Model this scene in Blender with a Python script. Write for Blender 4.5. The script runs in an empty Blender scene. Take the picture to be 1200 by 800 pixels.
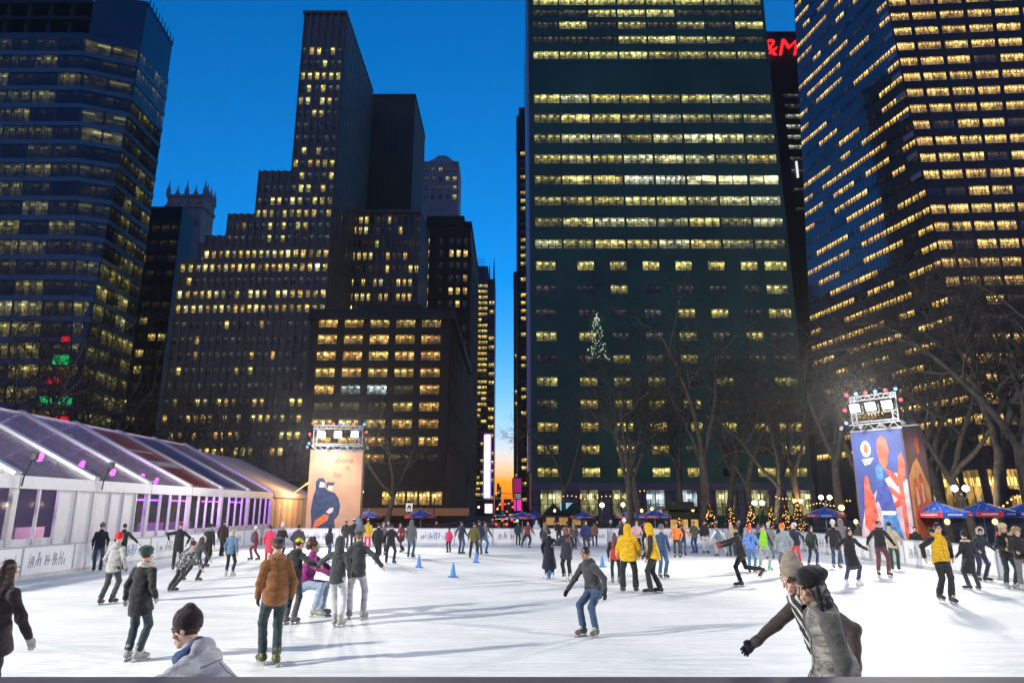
import bpy, math, random
import numpy as np
from mathutils import Vector, Matrix
S = bpy.context.scene
COL = S.collection
R = math.radians
rnd = random.Random(7)
EX = 19.7          # dusk exposure (2**4.3): lamp and window strengths are divided by it
# ---------------------------------------------------------------- camera
F = 800.0; HC = 2.15; HZ = 596.0
PIT = math.atan((HZ-400)/F)
CP, SP = math.cos(PIT), math.sin(PIT)
cam = bpy.data.objects.new("camera", bpy.data.cameras.new("camera")); COL.objects.link(cam)
cam.location = (0, 0, HC); cam.rotation_euler = (R(90)+PIT, 0, 0)
cam.data.sensor_width = 36; cam.data.lens = 36*F/1200; cam.data.clip_end = 5000; cam.data.clip_start = .05
S.camera = cam
def ray(px, py):
    cx = (px-600)/F; cy = (400-py)/F
    return (cx, CP-cy*SP, SP+cy*CP)
def at(px, py, Y):
    d = ray(px, py); t = Y/d[1]
    return Vector((d[0]*t, Y, HC+d[2]*t))
def xat(px, py, Y): return at(px, py, Y).x
def zat(py, Y): return at(600, py, Y).z
def gnd(px, py, z=0.0):
    d = ray(px, py); t = (z-HC)/d[2]
    return Vector((d[0]*t, d[1]*t, z))
# ---------------------------------------------------------------- tags and mesh builder
def tag(o, label=None, cat=None, group=None, kind=None):
    if label: o['label'] = label
    if cat: o['category'] = cat
    if group: o['group'] = group
    if kind: o['kind'] = kind
    return o
def thing(name, label, cat, loc=(0,0,0), rz=0, group=None):
    o = bpy.data.objects.new(name, None); COL.objects.link(o)
    o.empty_display_size = .2
    o.location = loc; o.rotation_euler = (0,0,rz)
    return tag(o, label, cat, group)
class MB:
    def __init__(s): s.v=[]; s.f=[]; s.uv={}; s.col={}
    def quad(s, a, b, c, d, uv=None, col=None):
        n=len(s.v); s.v += [tuple(a),tuple(b),tuple(c),tuple(d)]
        if uv: s.uv[len(s.f)] = uv
        if col: s.col[len(s.f)] = col
        s.f.append((n,n+1,n+2,n+3))
    def poly(s, pts):
        n=len(s.v); s.v += [tuple(p) for p in pts]; s.f.append(tuple(range(n,n+len(pts))))
    def box(s, lo, hi):
        x0,y0,z0=lo; x1,y1,z1=hi; n=len(s.v)
        s.v += [(x0,y0,z0),(x1,y0,z0),(x1,y1,z0),(x0,y1,z0),(x0,y0,z1),(x1,y0,z1),(x1,y1,z1),(x0,y1,z1)]
        for q in ((3,2,1,0),(4,5,6,7),(0,1,5,4),(1,2,6,5),(2,3,7,6),(3,0,4,7)): s.f.append(tuple(n+i for i in q))
    def obox(s, c, ax, ay, az):
        c=Vector(c); ax=Vector(ax); ay=Vector(ay); az=Vector(az); n=len(s.v)
        for k in ((-1,-1,-1),(1,-1,-1),(1,1,-1),(-1,1,-1),(-1,-1,1),(1,-1,1),(1,1,1),(-1,1,1)):
            s.v.append(tuple(c+ax*k[0]+ay*k[1]+az*k[2]))
        for q in ((3,2,1,0),(4,5,6,7),(0,1,5,4),(1,2,6,5),(2,3,7,6),(3,0,4,7)): s.f.append(tuple(n+i for i in q))
    def bar(s, a, b, w, h=None):
        a=Vector(a); b=Vector(b); d=(b-a); L=d.length
        if L<1e-6: return
        d/=L; h=h or w
        up=Vector((0,0,1)) if abs(d.z)<.95 else Vector((1,0,0))
        x=d.cross(up).normalized(); y=x.cross(d)
        s.obox((a+b)/2, d*(L/2), x*(w/2), y*(h/2))
    def tube(s, pts, rad, n=8, cap=True):
        m=len(pts); pts=[Vector(p) for p in pts]
        if not hasattr(rad,'__len__'): rad=[rad]*m
        b=len(s.v); px=None
        for i in range(m):
            d=(pts[min(i+1,m-1)]-pts[max(i-1,0)])
            d = d.normalized() if d.length>1e-9 else Vector((0,0,1))
            if px is None:
                up=Vector((0,0,1)) if abs(d.z)<.9 else Vector((1,0,0)); px=d.cross(up).normalized()
            else:
                px=(px-d*px.dot(d)); px = px.normalized() if px.length>1e-6 else d.orthogonal().normalized()
            py=d.cross(px)
            for k in range(n):
                a=2*math.pi*k/n; s.v.append(tuple(pts[i]+(px*math.cos(a)+py*math.sin(a))*rad[i]))
        for i in range(m-1):
            for k in range(n):
                k2=(k+1)%n; s.f.append((b+i*n+k,b+i*n+k2,b+(i+1)*n+k2,b+(i+1)*n+k))
        if cap:
            s.f.append(tuple(b+k for k in reversed(range(n)))); s.f.append(tuple(b+(m-1)*n+k for k in range(n)))
    def lathe(s, prof, n=16, c=(0,0,0), sx=1, sy=1):
        b=len(s.v)
        for r,z in prof:
            for k in range(n):
                a=2*math.pi*k/n; s.v.append((c[0]+r*math.cos(a)*sx,c[1]+r*math.sin(a)*sy,c[2]+z))
        for i in range(len(prof)-1):
            for k in range(n):
                k2=(k+1)%n; s.f.append((b+i*n+k,b+i*n+k2,b+(i+1)*n+k2,b+(i+1)*n+k))
        s.f.append(tuple(b+k for k in reversed(range(n)))); s.f.append(tuple(b+(len(prof)-1)*n+k for k in range(n)))
    def ball(s, c, r, n=10, m=6, sz=1):
        s.lathe([(r*max(.02,math.sin(math.pi*i/m)),-r*sz*math.cos(math.pi*i/m)) for i in range(m+1)], n, c)
    def prism(s, poly, a, b):
        """poly: list of 3D points (front), extruded by vector b-a"""
        d=Vector(b)-Vector(a); n=len(s.v); k=len(poly)
        s.v += [tuple(Vector(p)) for p in poly]+[tuple(Vector(p)+d) for p in poly]
        s.f.append(tuple(range(n,n+k))); s.f.append(tuple(reversed(range(n+k,n+2*k))))
        for i in range(k):
            j=(i+1)%k; s.f.append((n+j,n+i,n+k+i,n+k+j))
    def mesh(s, name, off=None):
        me=bpy.data.meshes.new(name)
        v=s.v
        if off is not None: v=[(p[0]-off[0],p[1]-off[1],p[2]-off[2]) for p in v]
        me.from_pydata(v,[],s.f)
        if s.uv:
            l=me.uv_layers.new(name='UVMap').data
            for fi,uv in s.uv.items():
                p=me.polygons[fi]
                for k,li in enumerate(p.loop_indices): l[li].uv=uv[k]
        if s.col:
            ca=me.color_attributes.new('lit','FLOAT_COLOR','CORNER').data
            for fi,c in s.col.items():
                for li in me.polygons[fi].loop_indices: ca[li].color=c
        return me
    def build(s, name, mat, parent=None, off=None, smooth=False, bevel=0):
        me=s.mesh(name,off)
        if smooth: me.shade_smooth()
        return link(name,me,mat,parent,bevel)
def link(name, me, mat, parent=None, bevel=0):
    o=bpy.data.objects.new(name,me); COL.objects.link(o)
    if mat is not None: me.materials.append(mat)
    if parent is not None: o.parent=parent
    if bevel:
        m=o.modifiers.new('bev','BEVEL'); m.width=bevel; m.segments=2; m.limit_method='ANGLE'
    return o
def copy_tree(o, parent=None):
    c=o.copy(); COL.objects.link(c)
    if parent is not None: c.parent=parent
    for ch in list(o.children): copy_tree(ch,c)
    return c
# ---------------------------------------------------------------- materials
MC={}
def nt(name):
    m=bpy.data.materials.new(name); m.use_nodes=True
    t=m.node_tree; return m,t,t.nodes['Principled BSDF']
def N(t, ty, **kw):
    n=t.nodes.new(ty)
    for k,v in kw.items():
        if k[0]=='i' and k[1:].isdigit(): n.inputs[int(k[1:])].default_value=v
        else: setattr(n,k,v)
    return n
def math_(t, op, a, b=None, clamp=False):
    n=t.nodes.new('ShaderNodeMath'); n.operation=op; n.use_clamp=clamp
    for i,x in enumerate((a,b)):
        if x is None: continue
        if isinstance(x,(int,float)): n.inputs[i].default_value=x
        else: t.links.new(x,n.inputs[i])
    return n.outputs[0]
def mat(name, c, rough=.6, metal=0, var=.15, scale=6, bump=0, bscale=60, spec=.4, emit=0, ecol=None, alpha=1, coat=0):
    key=(name,tuple(c),rough,metal,var,scale,bump,bscale,emit,alpha)
    if key in MC: return MC[key]
    m,t,b=nt(name)
    b.inputs['Roughness'].default_value=rough; b.inputs['Metallic'].default_value=metal
    b.inputs['Specular IOR Level'].default_value=spec
    b.inputs['Alpha'].default_value=alpha; b.inputs['Coat Weight'].default_value=coat
    tc=N(t,'ShaderNodeTexCoord')
    if var:
        n=N(t,'ShaderNodeTexNoise'); n.inputs['Scale'].default_value=scale; n.inputs['Detail'].default_value=4
        t.links.new(tc.outputs['Object'],n.inputs['Vector'])
        r=N(t,'ShaderNodeMapRange'); r.inputs[1].default_value=.3; r.inputs[2].default_value=.7; r.inputs[3].default_value=1-var; r.inputs[4].default_value=1+var
        t.links.new(n.outputs[0],r.inputs[0])
        mx=N(t,'ShaderNodeMix',data_type='RGBA',blend_type='MULTIPLY'); mx.inputs[0].default_value=1
        mx.inputs[6].default_value=(*c,1); t.links.new(r.outputs[0],mx.inputs[7])
        t.links.new(mx.outputs[2],b.inputs['Base Color'])
    else: b.inputs['Base Color'].default_value=(*c,1)
    if bump:
        n2=N(t,'ShaderNodeTexNoise'); n2.inputs['Scale'].default_value=bscale; n2.inputs['Detail'].default_value=3
        t.links.new(tc.outputs['Object'],n2.inputs['Vector'])
        bp=N(t,'ShaderNodeBump'); bp.inputs['Strength'].default_value=bump; bp.inputs['Distance'].default_value=.02
        t.links.new(n2.outputs[0],bp.inputs['Height']); t.links.new(bp.outputs[0],b.inputs['Normal'])
    if emit:
        b.inputs['Emission Color'].default_value=(*(ecol or c),1); b.inputs['Emission Strength'].default_value=emit/EX
        m.cycles.emission_sampling='NONE'
    MC[key]=m; return m
def glow(name, c, s):
    return mat(name,c,.5,var=0,emit=s)
def cloth(c):
    key=('cloth',tuple(c))
    if key in MC: return MC[key]
    m,t,b=nt('cloth'); b.inputs['Roughness'].default_value=.82; b.inputs['Specular IOR Level'].default_value=.22; b.inputs['Sheen Weight'].default_value=.25
    tc=N(t,'ShaderNodeTexCoord'); mp=N(t,'ShaderNodeMapping'); mp.inputs['Scale'].default_value=(1,1,1.9); t.links.new(tc.outputs['Object'],mp.inputs[0])
    n=N(t,'ShaderNodeTexNoise'); n.inputs['Scale'].default_value=7; n.inputs['Detail'].default_value=5; n.inputs['Distortion'].default_value=1.2; t.links.new(mp.outputs[0],n.inputs[0])
    r=N(t,'ShaderNodeMapRange'); r.inputs[1].default_value=.3; r.inputs[2].default_value=.7; r.inputs[3].default_value=.72; r.inputs[4].default_value=1.25; t.links.new(n.outputs[0],r.inputs[0])
    mx=N(t,'ShaderNodeMix',data_type='RGBA',blend_type='MULTIPLY'); mx.inputs[0].default_value=1; mx.inputs[6].default_value=(*c,1); t.links.new(r.outputs[0],mx.inputs[7]); t.links.new(mx.outputs[2],b.inputs['Base Color'])
    n2=N(t,'ShaderNodeTexNoise'); n2.inputs['Scale'].default_value=240; t.links.new(tc.outputs['Object'],n2.inputs[0])
    hgt=math_(t,'ADD',n.outputs[0],math_(t,'MULTIPLY',n2.outputs[0],.08))
    bp=N(t,'ShaderNodeBump'); bp.inputs['Strength'].default_value=.7; bp.inputs['Distance'].default_value=.03; t.links.new(hgt,bp.inputs['Height']); t.links.new(bp.outputs[0],b.inputs['Normal'])
    MC[key]=m; return m
def window_mat(name, glass=(.012,.02,.024), rough=.08, gain=1.0, spec=.5, bands=.7):
    m,t,b=nt(name)
    b.inputs['Base Color'].default_value=(*glass,1); b.inputs['Roughness'].default_value=rough; b.inputs['Specular IOR Level'].default_value=spec
    uv=N(t,'ShaderNodeUVMap',uv_map='UVMap'); sx=N(t,'ShaderNodeSeparateXYZ'); t.links.new(uv.outputs[0],sx.inputs[0])
    u,v=sx.outputs[0],sx.outputs[1]
    at_=N(t,'ShaderNodeAttribute',attribute_name='lit'); sc=N(t,'ShaderNodeSeparateColor'); t.links.new(at_.outputs['Color'],sc.inputs[0])
    br,hue,seed=sc.outputs[0],sc.outputs[1],sc.outputs[2]
    sd=math_(t,'MULTIPLY',seed,97.0)
    def vec(x,y,z):
        n=N(t,'ShaderNodeCombineXYZ')
        for i,q in enumerate((x,y,z)):
            if isinstance(q,(int,float)): n.inputs[i].default_value=q
            else: t.links.new(q,n.inputs[i])
        return n.outputs[0]
    n1=N(t,'ShaderNodeTexNoise'); n1.inputs['Scale'].default_value=1.4; n1.inputs['Detail'].default_value=3
    t.links.new(vec(math_(t,'ADD',u,sd),math_(t,'MULTIPLY',v,1.6),sd),n1.inputs['Vector'])
    body=N(t,'ShaderNodeMapRange'); 
    for i,q in ((1,.36),(2,.64),(3,.16),(4,1.0)): body.inputs[i].default_value=q
    t.links.new(n1.outputs[0],body.inputs[0])
    # furniture along the sill
    n2=N(t,'ShaderNodeTexNoise'); n2.inputs['Scale'].default_value=3.1; n2.inputs['Detail'].default_value=1
    t.links.new(vec(math_(t,'ADD',u,sd),sd,0.0),n2.inputs['Vector'])
    furn=math_(t,'GREATER_THAN',math_(t,'ADD',v,math_(t,'MULTIPLY',n2.outputs[0],-.75)),0.0)
    furn=math_(t,'ADD',math_(t,'MULTIPLY',furn,.62),.38)
    # ceiling lamps
    uo=math_(t,'FRACT',math_(t,'ADD',math_(t,'MULTIPLY',u,bands),seed))
    lamp=math_(t,'MULTIPLY',math_(t,'LESS_THAN',uo,.5),math_(t,'MULTIPLY',math_(t,'GREATER_THAN',v,.66),math_(t,'LESS_THAN',v,.84)))
    fu=math_(t,'FRACT',u)
    mull=math_(t,'MULTIPLY',math_(t,'GREATER_THAN',fu,.07),math_(t,'LESS_THAN',fu,.95))
    mull=math_(t,'ADD',math_(t,'MULTIPLY',mull,.85),.15)
    tot=math_(t,'ADD',math_(t,'MULTIPLY',body.outputs[0],furn),math_(t,'MULTIPLY',lamp,2.1))
    wn=N(t,'ShaderNodeTexWhiteNoise',noise_dimensions='2D'); t.links.new(vec(math_(t,'FLOOR',u),sd,0.0),wn.inputs['Vector'])
    pane=math_(t,'ADD',math_(t,'MULTIPLY',wn.outputs['Value'],.85),.4)
    blind=math_(t,'GREATER_THAN',math_(t,'ADD',v,math_(t,'MULTIPLY',math_(t,'FRACT',math_(t,'MULTIPLY',wn.outputs['Value'],7.3)),.55)),1.28)
    tot=math_(t,'MULTIPLY',math_(t,'MULTIPLY',tot,pane),math_(t,'ADD',math_(t,'MULTIPLY',blind,-.55),1.0))
    tot=math_(t,'MULTIPLY',math_(t,'MULTIPLY',tot,mull),math_(t,'MULTIPLY',br,gain*1.25/EX))
    cr=N(t,'ShaderNodeValToRGB'); e=cr.color_ramp.elements
    e[0].position=0; e[0].color=(.7,.9,1,1); e[1].position=1; e[1].color=(1,.42,.12,1)
    x=e.new(.25); x.color=(.93,.84,.24,1); x=e.new(.55); x.color=(1,.6,.15,1)
    t.links.new(hue,cr.inputs[0]); t.links.new(cr.outputs[0],b.inputs['Emission Color']); t.links.new(tot,b.inputs['Emission Strength'])
    m.cycles.emission_sampling='NONE'
    return m
# ---------------------------------------------------------------- world, render settings
W=bpy.data.worlds.new("World"); S.world=W; W.use_nodes=True
t=W.node_tree; bg=t.nodes['Background']
sky=N(t,'ShaderNodeTexSky',sky_type='NISHITA'); sky.sun_disc=False
SUN_EL=R(-2.1); SUN_ROT=R(2)
sky.sun_elevation=SUN_EL; sky.sun_rotation=SUN_ROT; sky.altitude=0; sky.air_density=1.0; sky.dust_density=.4; sky.ozone_density=3.0
hs=N(t,'ShaderNodeHueSaturation'); hs.inputs['Saturation'].default_value=1.28; hs.inputs['Hue'].default_value=.483; hs.inputs['Value'].default_value=1.06
t.links.new(sky.outputs[0],hs.inputs['Color']); t.links.new(hs.outputs[0],bg.inputs['Color'])
bg.inputs['Strength'].default_value=.15
S.view_settings.view_transform='Standard'; S.view_settings.look='None'; S.view_settings.gamma=1; S.view_settings.use_curve_mapping=False
S.view_settings.exposure=4.3
S.render.engine='CYCLES'
S.cycles.use_denoising=True
try: S.cycles.denoiser='OPENIMAGEDENOISE'
except Exception: pass
S.cycles.max_bounces=6; S.cycles.diffuse_bounces=2; S.cycles.glossy_bounces=3; S.cycles.transparent_max_bounces=12; S.cycles.transmission_bounces=3
S.cycles.sample_clamp_indirect=4; S.cycles.caustics_reflective=False; S.cycles.caustics_refractive=False
# ================================================================ buildings
class Patch:
    """a facade: left and right edge lines, linear in z"""
    def __init__(s, l0, l1, r0, r1):
        s.l0,s.l1,s.r0,s.r1=[Vector(q) for q in (l0,l1,r0,r1)]
        n=(s.r0-s.l0).cross(s.l1-s.l0).normalized()
        c=(s.l0+s.r1)/2
        if n.dot(Vector((0,0,HC))-c)<0: n=-n
        s.n=n
    def P(s,u,z,d=0):
        a=s.l0+(s.l1-s.l0)*((z-s.l0.z)/(s.l1.z-s.l0.z)); b=s.r0+(s.r1-s.r0)*((z-s.r0.z)/(s.r1.z-s.r0.z))
        return a+(b-a)*u+s.n*d
    def strip(s, mb, u0,u1,z0,z1,d,back=-.05):
        f=[s.P(u0,z0,d),s.P(u1,z0,d),s.P(u1,z1,d),s.P(u0,z1,d)]
        b=[s.P(u0,z0,back),s.P(u1,z0,back),s.P(u1,z1,back),s.P(u0,z1,back)]
        n=len(mb.v); mb.v+=[tuple(q) for q in f+b]
        for q in ((0,1,2,3),(1,0,4,5),(2,1,5,6),(3,2,6,7),(0,3,7,4)): mb.f.append(tuple(n+i for i in q))
def flat(x0,x1,y,z1): return Patch((x0,y,0),(x0,y,z1),(x1,y,0),(x1,y,z1))
def side(x,y0,y1,z1): return Patch((x,y0,0),(x,y0,z1),(x,y1,0),(x,y1,z1))
class Building:
    def __init__(s, name, label, base, wall, glass, group=None, cat='building'):
        s.t=thing(name,label,cat,base,0,group); s.base=Vector(base); s.wall=wall; s.glass=glass
        s.w=MB(); s.g=MB(); s.panes=[]
    def core(s, x0,x1,y0,y1,z1,z0=-.7): s.w.box((x0,y0,z0),(x1,y1,z1))
    def loft(s, rings):
        """closed skin through rings of equal point count"""
        n=len(rings[0]); b=len(s.w.v)
        for r in rings: s.w.v += [tuple(p) for p in r]
        for i in range(len(rings)-1):
            for k in range(n):
                k2=(k+1)%n; s.w.f.append((b+i*n+k,b+i*n+k2,b+(i+1)*n+k2,b+(i+1)*n+k))
        s.w.f.append(tuple(b+(len(rings)-1)*n+k for k in range(n)))
    def grid(s, p, rows, cols, lit, nsub=3, spd=.18, prd=.3, zlim=None, ulim=(0,1), pier=True, span=True):
        """rows: (z0,z1) of each window; cols: (u0,u1); lit(r,c) -> (bright, hue)"""
        z0,z1=zlim or (rows[0][0]-1, rows[-1][1]+1)
        if span:
            e=[z0]+[q for r in rows for q in r]+[z1]
            for i in range(0,len(e),2):
                if e[i+1]-e[i]>.05: p.strip(s.g,ulim[0],ulim[1],e[i],e[i+1],spd)
        if pier:
            e=[ulim[0]]+[q for c in cols for q in c]+[ulim[1]]
            for i in range(0,len(e),2):
                if e[i+1]-e[i]>1e-4: p.strip(s.g,e[i],e[i+1],z0,z1,prd)
        for i,(a,b) in enumerate(rows):
            for j,(u0,u1) in enumerate(cols):
                q=lit(i,j)
                if q is None: continue
                n=q[2] if len(q)>2 else nsub
                pts=[p.P(u0,a,.03),p.P(u1,a,.03),p.P(u1,b,.03),p.P(u0,b,.03)]
                s.panes.append((pts,n,q[0],q[1],rnd.random()))
    def finish(s, keep=100, extra=None):
        off=s.base
        s.w.build('wall',s.wall,s.t,off)
        if s.g.f: s.g.build('facade_cladding',s.clad if hasattr(s,'clad') else s.wall,s.t,off)
        def size(pn):
            q=pn[0]; pr=[]
            for v in q:
                fw=v.y*CP+(v.z-HC)*SP
                X=600+F*v.x/fw; Yy=400-F*(-v.y*SP+(v.z-HC)*CP)/fw
                pr.append((X,Yy))
            a=abs(sum(pr[i][0]*pr[(i+1)%4][1]-pr[(i+1)%4][0]*pr[i][1] for i in range(4)))/2
            c=(sum(x for x,_ in pr)/4,sum(y for _,y in pr)/4)
            vis = -5<c[0]<1205 and -5<c[1]<600
            return a*(1 if vis else .001)*(1+.8*min(pn[2],1.2))
        ps=sorted(s.panes,key=size,reverse=True)
        def put(mb,pn):
            pts,n,br,hue,sd=pn
            mb.quad(*pts,uv=((0,0),(n,0),(n,1),(0,1)),col=(br,hue,sd,1))
        for pn in ps[:keep]:
            mb=MB(); put(mb,pn); mb.build('window',s.glass,s.t,off)
        if len(ps)>keep:
            mb=MB()
            for pn in ps[keep:]: put(mb,pn)
            tag(mb.build('window_field',s.glass,s.t,off),'far and small windows of the upper and hidden floors',kind='stuff')
        return s.t
def cols_even(n,gap,u0=0,u1=1):
    w=(u1-u0)/n; return [(u0+w*i+w*gap/2,u0+w*(i+1)-w*gap/2) for i in range(n)]
def part(b,mb,name,m,label=None,smooth=False):
    o=mb.build(name,m,b.t,b.base,smooth)
    if label: o['label']=label
    return o
def lit_rand(prob,b0=.5,b1=1.1,hue=.3,hv=.1,dark=.0):
    def f(i,j):
        p=prob(i,j) if callable(prob) else prob
        if rnd.random()<p: return (rnd.uniform(b0,b1),max(0,min(1,hue+rnd.uniform(-hv,hv))))
        return (dark*rnd.random(),hue)
    return f
gl_dark=window_mat('window_glass')
# ---- A: wide green glass office tower
Y=130.0; x0=xat(621,300,Y); x1=xat(925,300,Y); Zt=128
A=Building('office_tower','wide dark green glass office tower with pale yellow lit floors right of the street',((x0+x1)/2,Y,0),
    mat('green_spandrel',(.07,.19,.095),.35,var=.25,scale=.08,spec=.3),window_mat('green_glass',(.01,.03,.03),.07,1.0,bands=.9))
A.core(x0,x1,Y,Y+48,Zt)
p=flat(x0,x1,Y,Zt)
rowpx=[553,526.5,500,473.5,447,420.5,394,367,339,311.5,286,260.5,235.5,211,186.5,162.5,139,116]
rows=[(zat(py+5.3,Y),zat(py-5.0,Y)) for py in rowpx]
W8=(925-621)
bay=[(0.022,.098)]+[(.022+.1255*k+.034,.022+.1255*k+.098) for k in range(1,7)]+[(.90,.985)]
lowp=[.95,.75,.9,.55,.45,.7,.55,.3,.45,.85]
def litA(i,j):
    pr=lowp[i]
    if i>=8:  pr=1 if i==9 else .35
    b=rnd.random()
    if b<pr: return (rnd.uniform(.3,.85) if i not in (0,2,9) else rnd.uniform(.55,1.0), rnd.uniform(.22,.34) if i>3 else rnd.uniform(.28,.42), 3)
    return (rnd.uniform(.0,.09),.15,3)
A.grid(p,rows[:10],bay,litA,zlim=(zat(566,Y),zat(298,Y)),spd=.12,prd=.2)
wide=[(.02,.125)]+[(.13+.1235*k,.13+.1235*k+.117) for k in range(7)]
def litB(i,j):
    if i==3 and j>=5: return (1.9,.2,2)
    if i==3 and j in(3,4): return (1.0,.14,6)
    if j==0 and rnd.random()<.6: return (.25,.25,4)
    if j>=6 and rnd.random()<.45: return (rnd.uniform(.15,.45),.22,4)
    return (rnd.choice([.35,.6,.75,.9,1.1])*rnd.uniform(.8,1.1),rnd.uniform(.17,.33),4)
A.grid(p,rows[10:],wide,litB,zlim=(zat(298,Y),zat(106,Y)),spd=.12,prd=.16)
rows2=[(zat(py+4.5,Y),zat(py-4.3,Y)) for py in (65,47,30,16,2)]
pat=["11112222","00011220","01020201","00111000","11111111"]
A.grid(p,rows2,wide,lambda i,j:(({'0':.05,'1':rnd.uniform(.6,1.0),'2':.4})[pat[i][j]],.24,5),zlim=(zat(74,Y),Zt),spd=.12,prd=.16)
p.strip(A.g,0,1,zat(106,Y),zat(74,Y),.05)
# left flank: pale strip painted in for sky reflected by the glass
ps=side(x0,Y,Y+48,Zt)
A.clad=mat('green_cladding',(.08,.22,.105),.35,var=.3,scale=.08,spec=.3)
mb=MB(); ps.strip(mb,0,.13,9,Zt,.6); part(A,mb,'flank_sky_strip',mat('pale_sky_reflection',(.55,.58,.62),.25,.3,var=.05))
# stone ground floor with tall windows
st=MB(); zg=zat(566,Y)
p.strip(st,-.002,1.0,zg-1.3,zg,.8); 
u=0
gw=[(.03,.115),(.17,.235),(.285,.345),(.405,.47),(.52,.585),(.65,.715),(.775,.84),(.9,.985)]
e=[0]+[q for c in gw for q in c]+[1]
for i in range(0,len(e),2): p.strip(st,e[i],e[i+1],-.7,zg-1.3,.7)
part(A,st,'stone_base',mat('pink_stone',(.28,.22,.2),.5,var=.1,scale=.5))
for k,(u0,u1) in enumerate(gw):
    mb=MB(); q=[p.P(u0,1,.2),p.P(u1,1,.2),p.P(u1,zg-1.3,.2),p.P(u0,zg-1.3,.2)]
    hue=.02 if k in (3,4) else .2
    mb.quad(*q,uv=((0,0),(2,0),(2,1),(0,1)),col=(.75 if k not in(2,6) else .5,hue,rnd.random(),1)); part(A,mb,'shop_window',A.glass)
mb=MB()
for k in range(37): mb.bar(p.P(k/36,0.3,.86),p.P(k/36,zg-1.4,.86),.1)
for z in (3,5.2): mb.bar(p.P(0,z,.86),p.P(1,z,.86),.1)
part(A,mb,'glazing_grid',mat('mullion',(.05,.05,.05),.5))
A.finish()
# lit tree mirrored in the glass, put in as glowing dots
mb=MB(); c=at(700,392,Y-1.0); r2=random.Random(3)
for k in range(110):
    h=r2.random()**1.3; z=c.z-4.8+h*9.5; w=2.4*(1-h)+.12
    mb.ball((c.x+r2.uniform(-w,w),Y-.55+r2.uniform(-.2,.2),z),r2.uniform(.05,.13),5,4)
tl=mb.build('reflected_tree',glow('reflected_tree_glow',(.95,.9,.7),.8)); tag(tl,'reflection of a lit tree in the dark green tower glass, built as glowing dots','reflection')
# ---- B: faceted glass tower on the right, warm windows
pw_dark=mat('blue_glass_wall',(.2,.225,.27),.09,.5,var=.12,scale=.1,spec=.6)
C0=at(1163,596,138); C1=at(1039,0,142); 
dirl=Vector((-math.sin(R(12)),math.cos(R(12)),0))
def onray(px,py,c,d):
    dd=ray(px,py); k=dd[0]/dd[1]      # X=k*Y
    s_=(k*c.y-c.x)/(d.x-k*d.y); return Vector((c.x+d.x*s_,c.y+d.y*s_,0))
L0=onray(960,596,C0,dirl); L1=onray(931,0,C1,dirl); 
def ext(a,b,z): return a+(b-a)*((z-a.z)/(b.z-a.z))
Lt=Vector((L1.x,L1.y,zat(0,L1.y)))
Lb=Vector((L0.x,L0.y,HC))
Rb=at(1290,596,137); Rt=at(1262,0,139)
ZB=185
cz,ct=ext(C0,C1,0),ext(C0,C1,ZB); lz,lt=ext(Lb,Lt,0),ext(Lb,Lt,ZB); rz_,rt=ext(Rb,Rt,0),ext(Rb,Rt,ZB)
B=Building('glass_skyscraper','faceted glass skyscraper with warm amber windows filling the right edge',(cz.x,cz.y+5,0),pw_dark,window_mat('amber_glass',(.016,.02,.03),.06,1.05,.8,bands=1.3))
B.clad=mat('bronze_spandrel',(.035,.036,.036),.35,var=.2,scale=.2,spec=.4)
bk=Vector((0,62,0))
def Bring(z):
    a,b_,c_=ext(lz,lt,z),ext(cz,ct,z),ext(rz_,rt,z); return [a,b_,c_,c_+bk,a+Vector((20,30,0))]
B.loft([Bring(-.7)]+[Bring(ZB*k/44) for k in range(1,45)])
pl=Patch(lz,lt,cz,ct); pr=Patch(cz,ct,rz_,rt)
fl=4.25
zs=[13.5+fl*k for k in range(40)]
rowsB=[(z+1.0,z+3.2) for z in zs if z+4<ZB]
def litBR(i,j):
    zz=rowsB[i][0]
    if i in(6,7,13) and rnd.random()<.75: return (rnd.uniform(0,.05),.5,4)
    pr_=.92 if zz>40 else .7
    if j>=6: pr_*=.75
    if rnd.random()<pr_: return (rnd.uniform(.75,1.35),rnd.uniform(.5,.62),5)
    return (rnd.uniform(0,.08),.5,4)
colB=[(.005,.1)]+[(.12+.148*k,.12+.148*k+.127) for k in range(6)]
B.grid(pr,rowsB,colB,litBR,spd=.16,prd=.12,zlim=(12,ZB))
colL=cols_even(20,.16)
seeds=[[rnd.random() for _ in range(21)] for _ in range(60)]
def litBL(i,j):
    run=(seeds[i][j//2]+seeds[i][j//4+10])/2
    if run<.53+(.05 if i<12 else 0): return (rnd.uniform(.7,1.6),rnd.uniform(.5,.64),2)
    return (rnd.uniform(0,.03),.5,2)
rowsL=[(z+1.5,z+2.9) for z in zs if z+4<ZB]
B.grid(pl,rowsL,colL,litBL,pier=False,span=False)
mb=MB()
for k in range(0,41): 
    u=k/40; mb.bar(pl.P(u,12,.05),pl.P(u,ZB,.05),.1,.1)
part(B,mb,'mullions_of_flank',mat('mullion_blue',(.06,.07,.09),.3,.5))
# pale corner screens near the top of the ridge
for k in range(9):
    z=zat(13+k*24,141); mb=MB(); pl.strip(mb,.925,.995,z-.5,z+.75,.25); part(B,mb,'corner_louvre',mat('pale_louvre',(.6,.62,.66),.4,var=.05))
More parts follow.
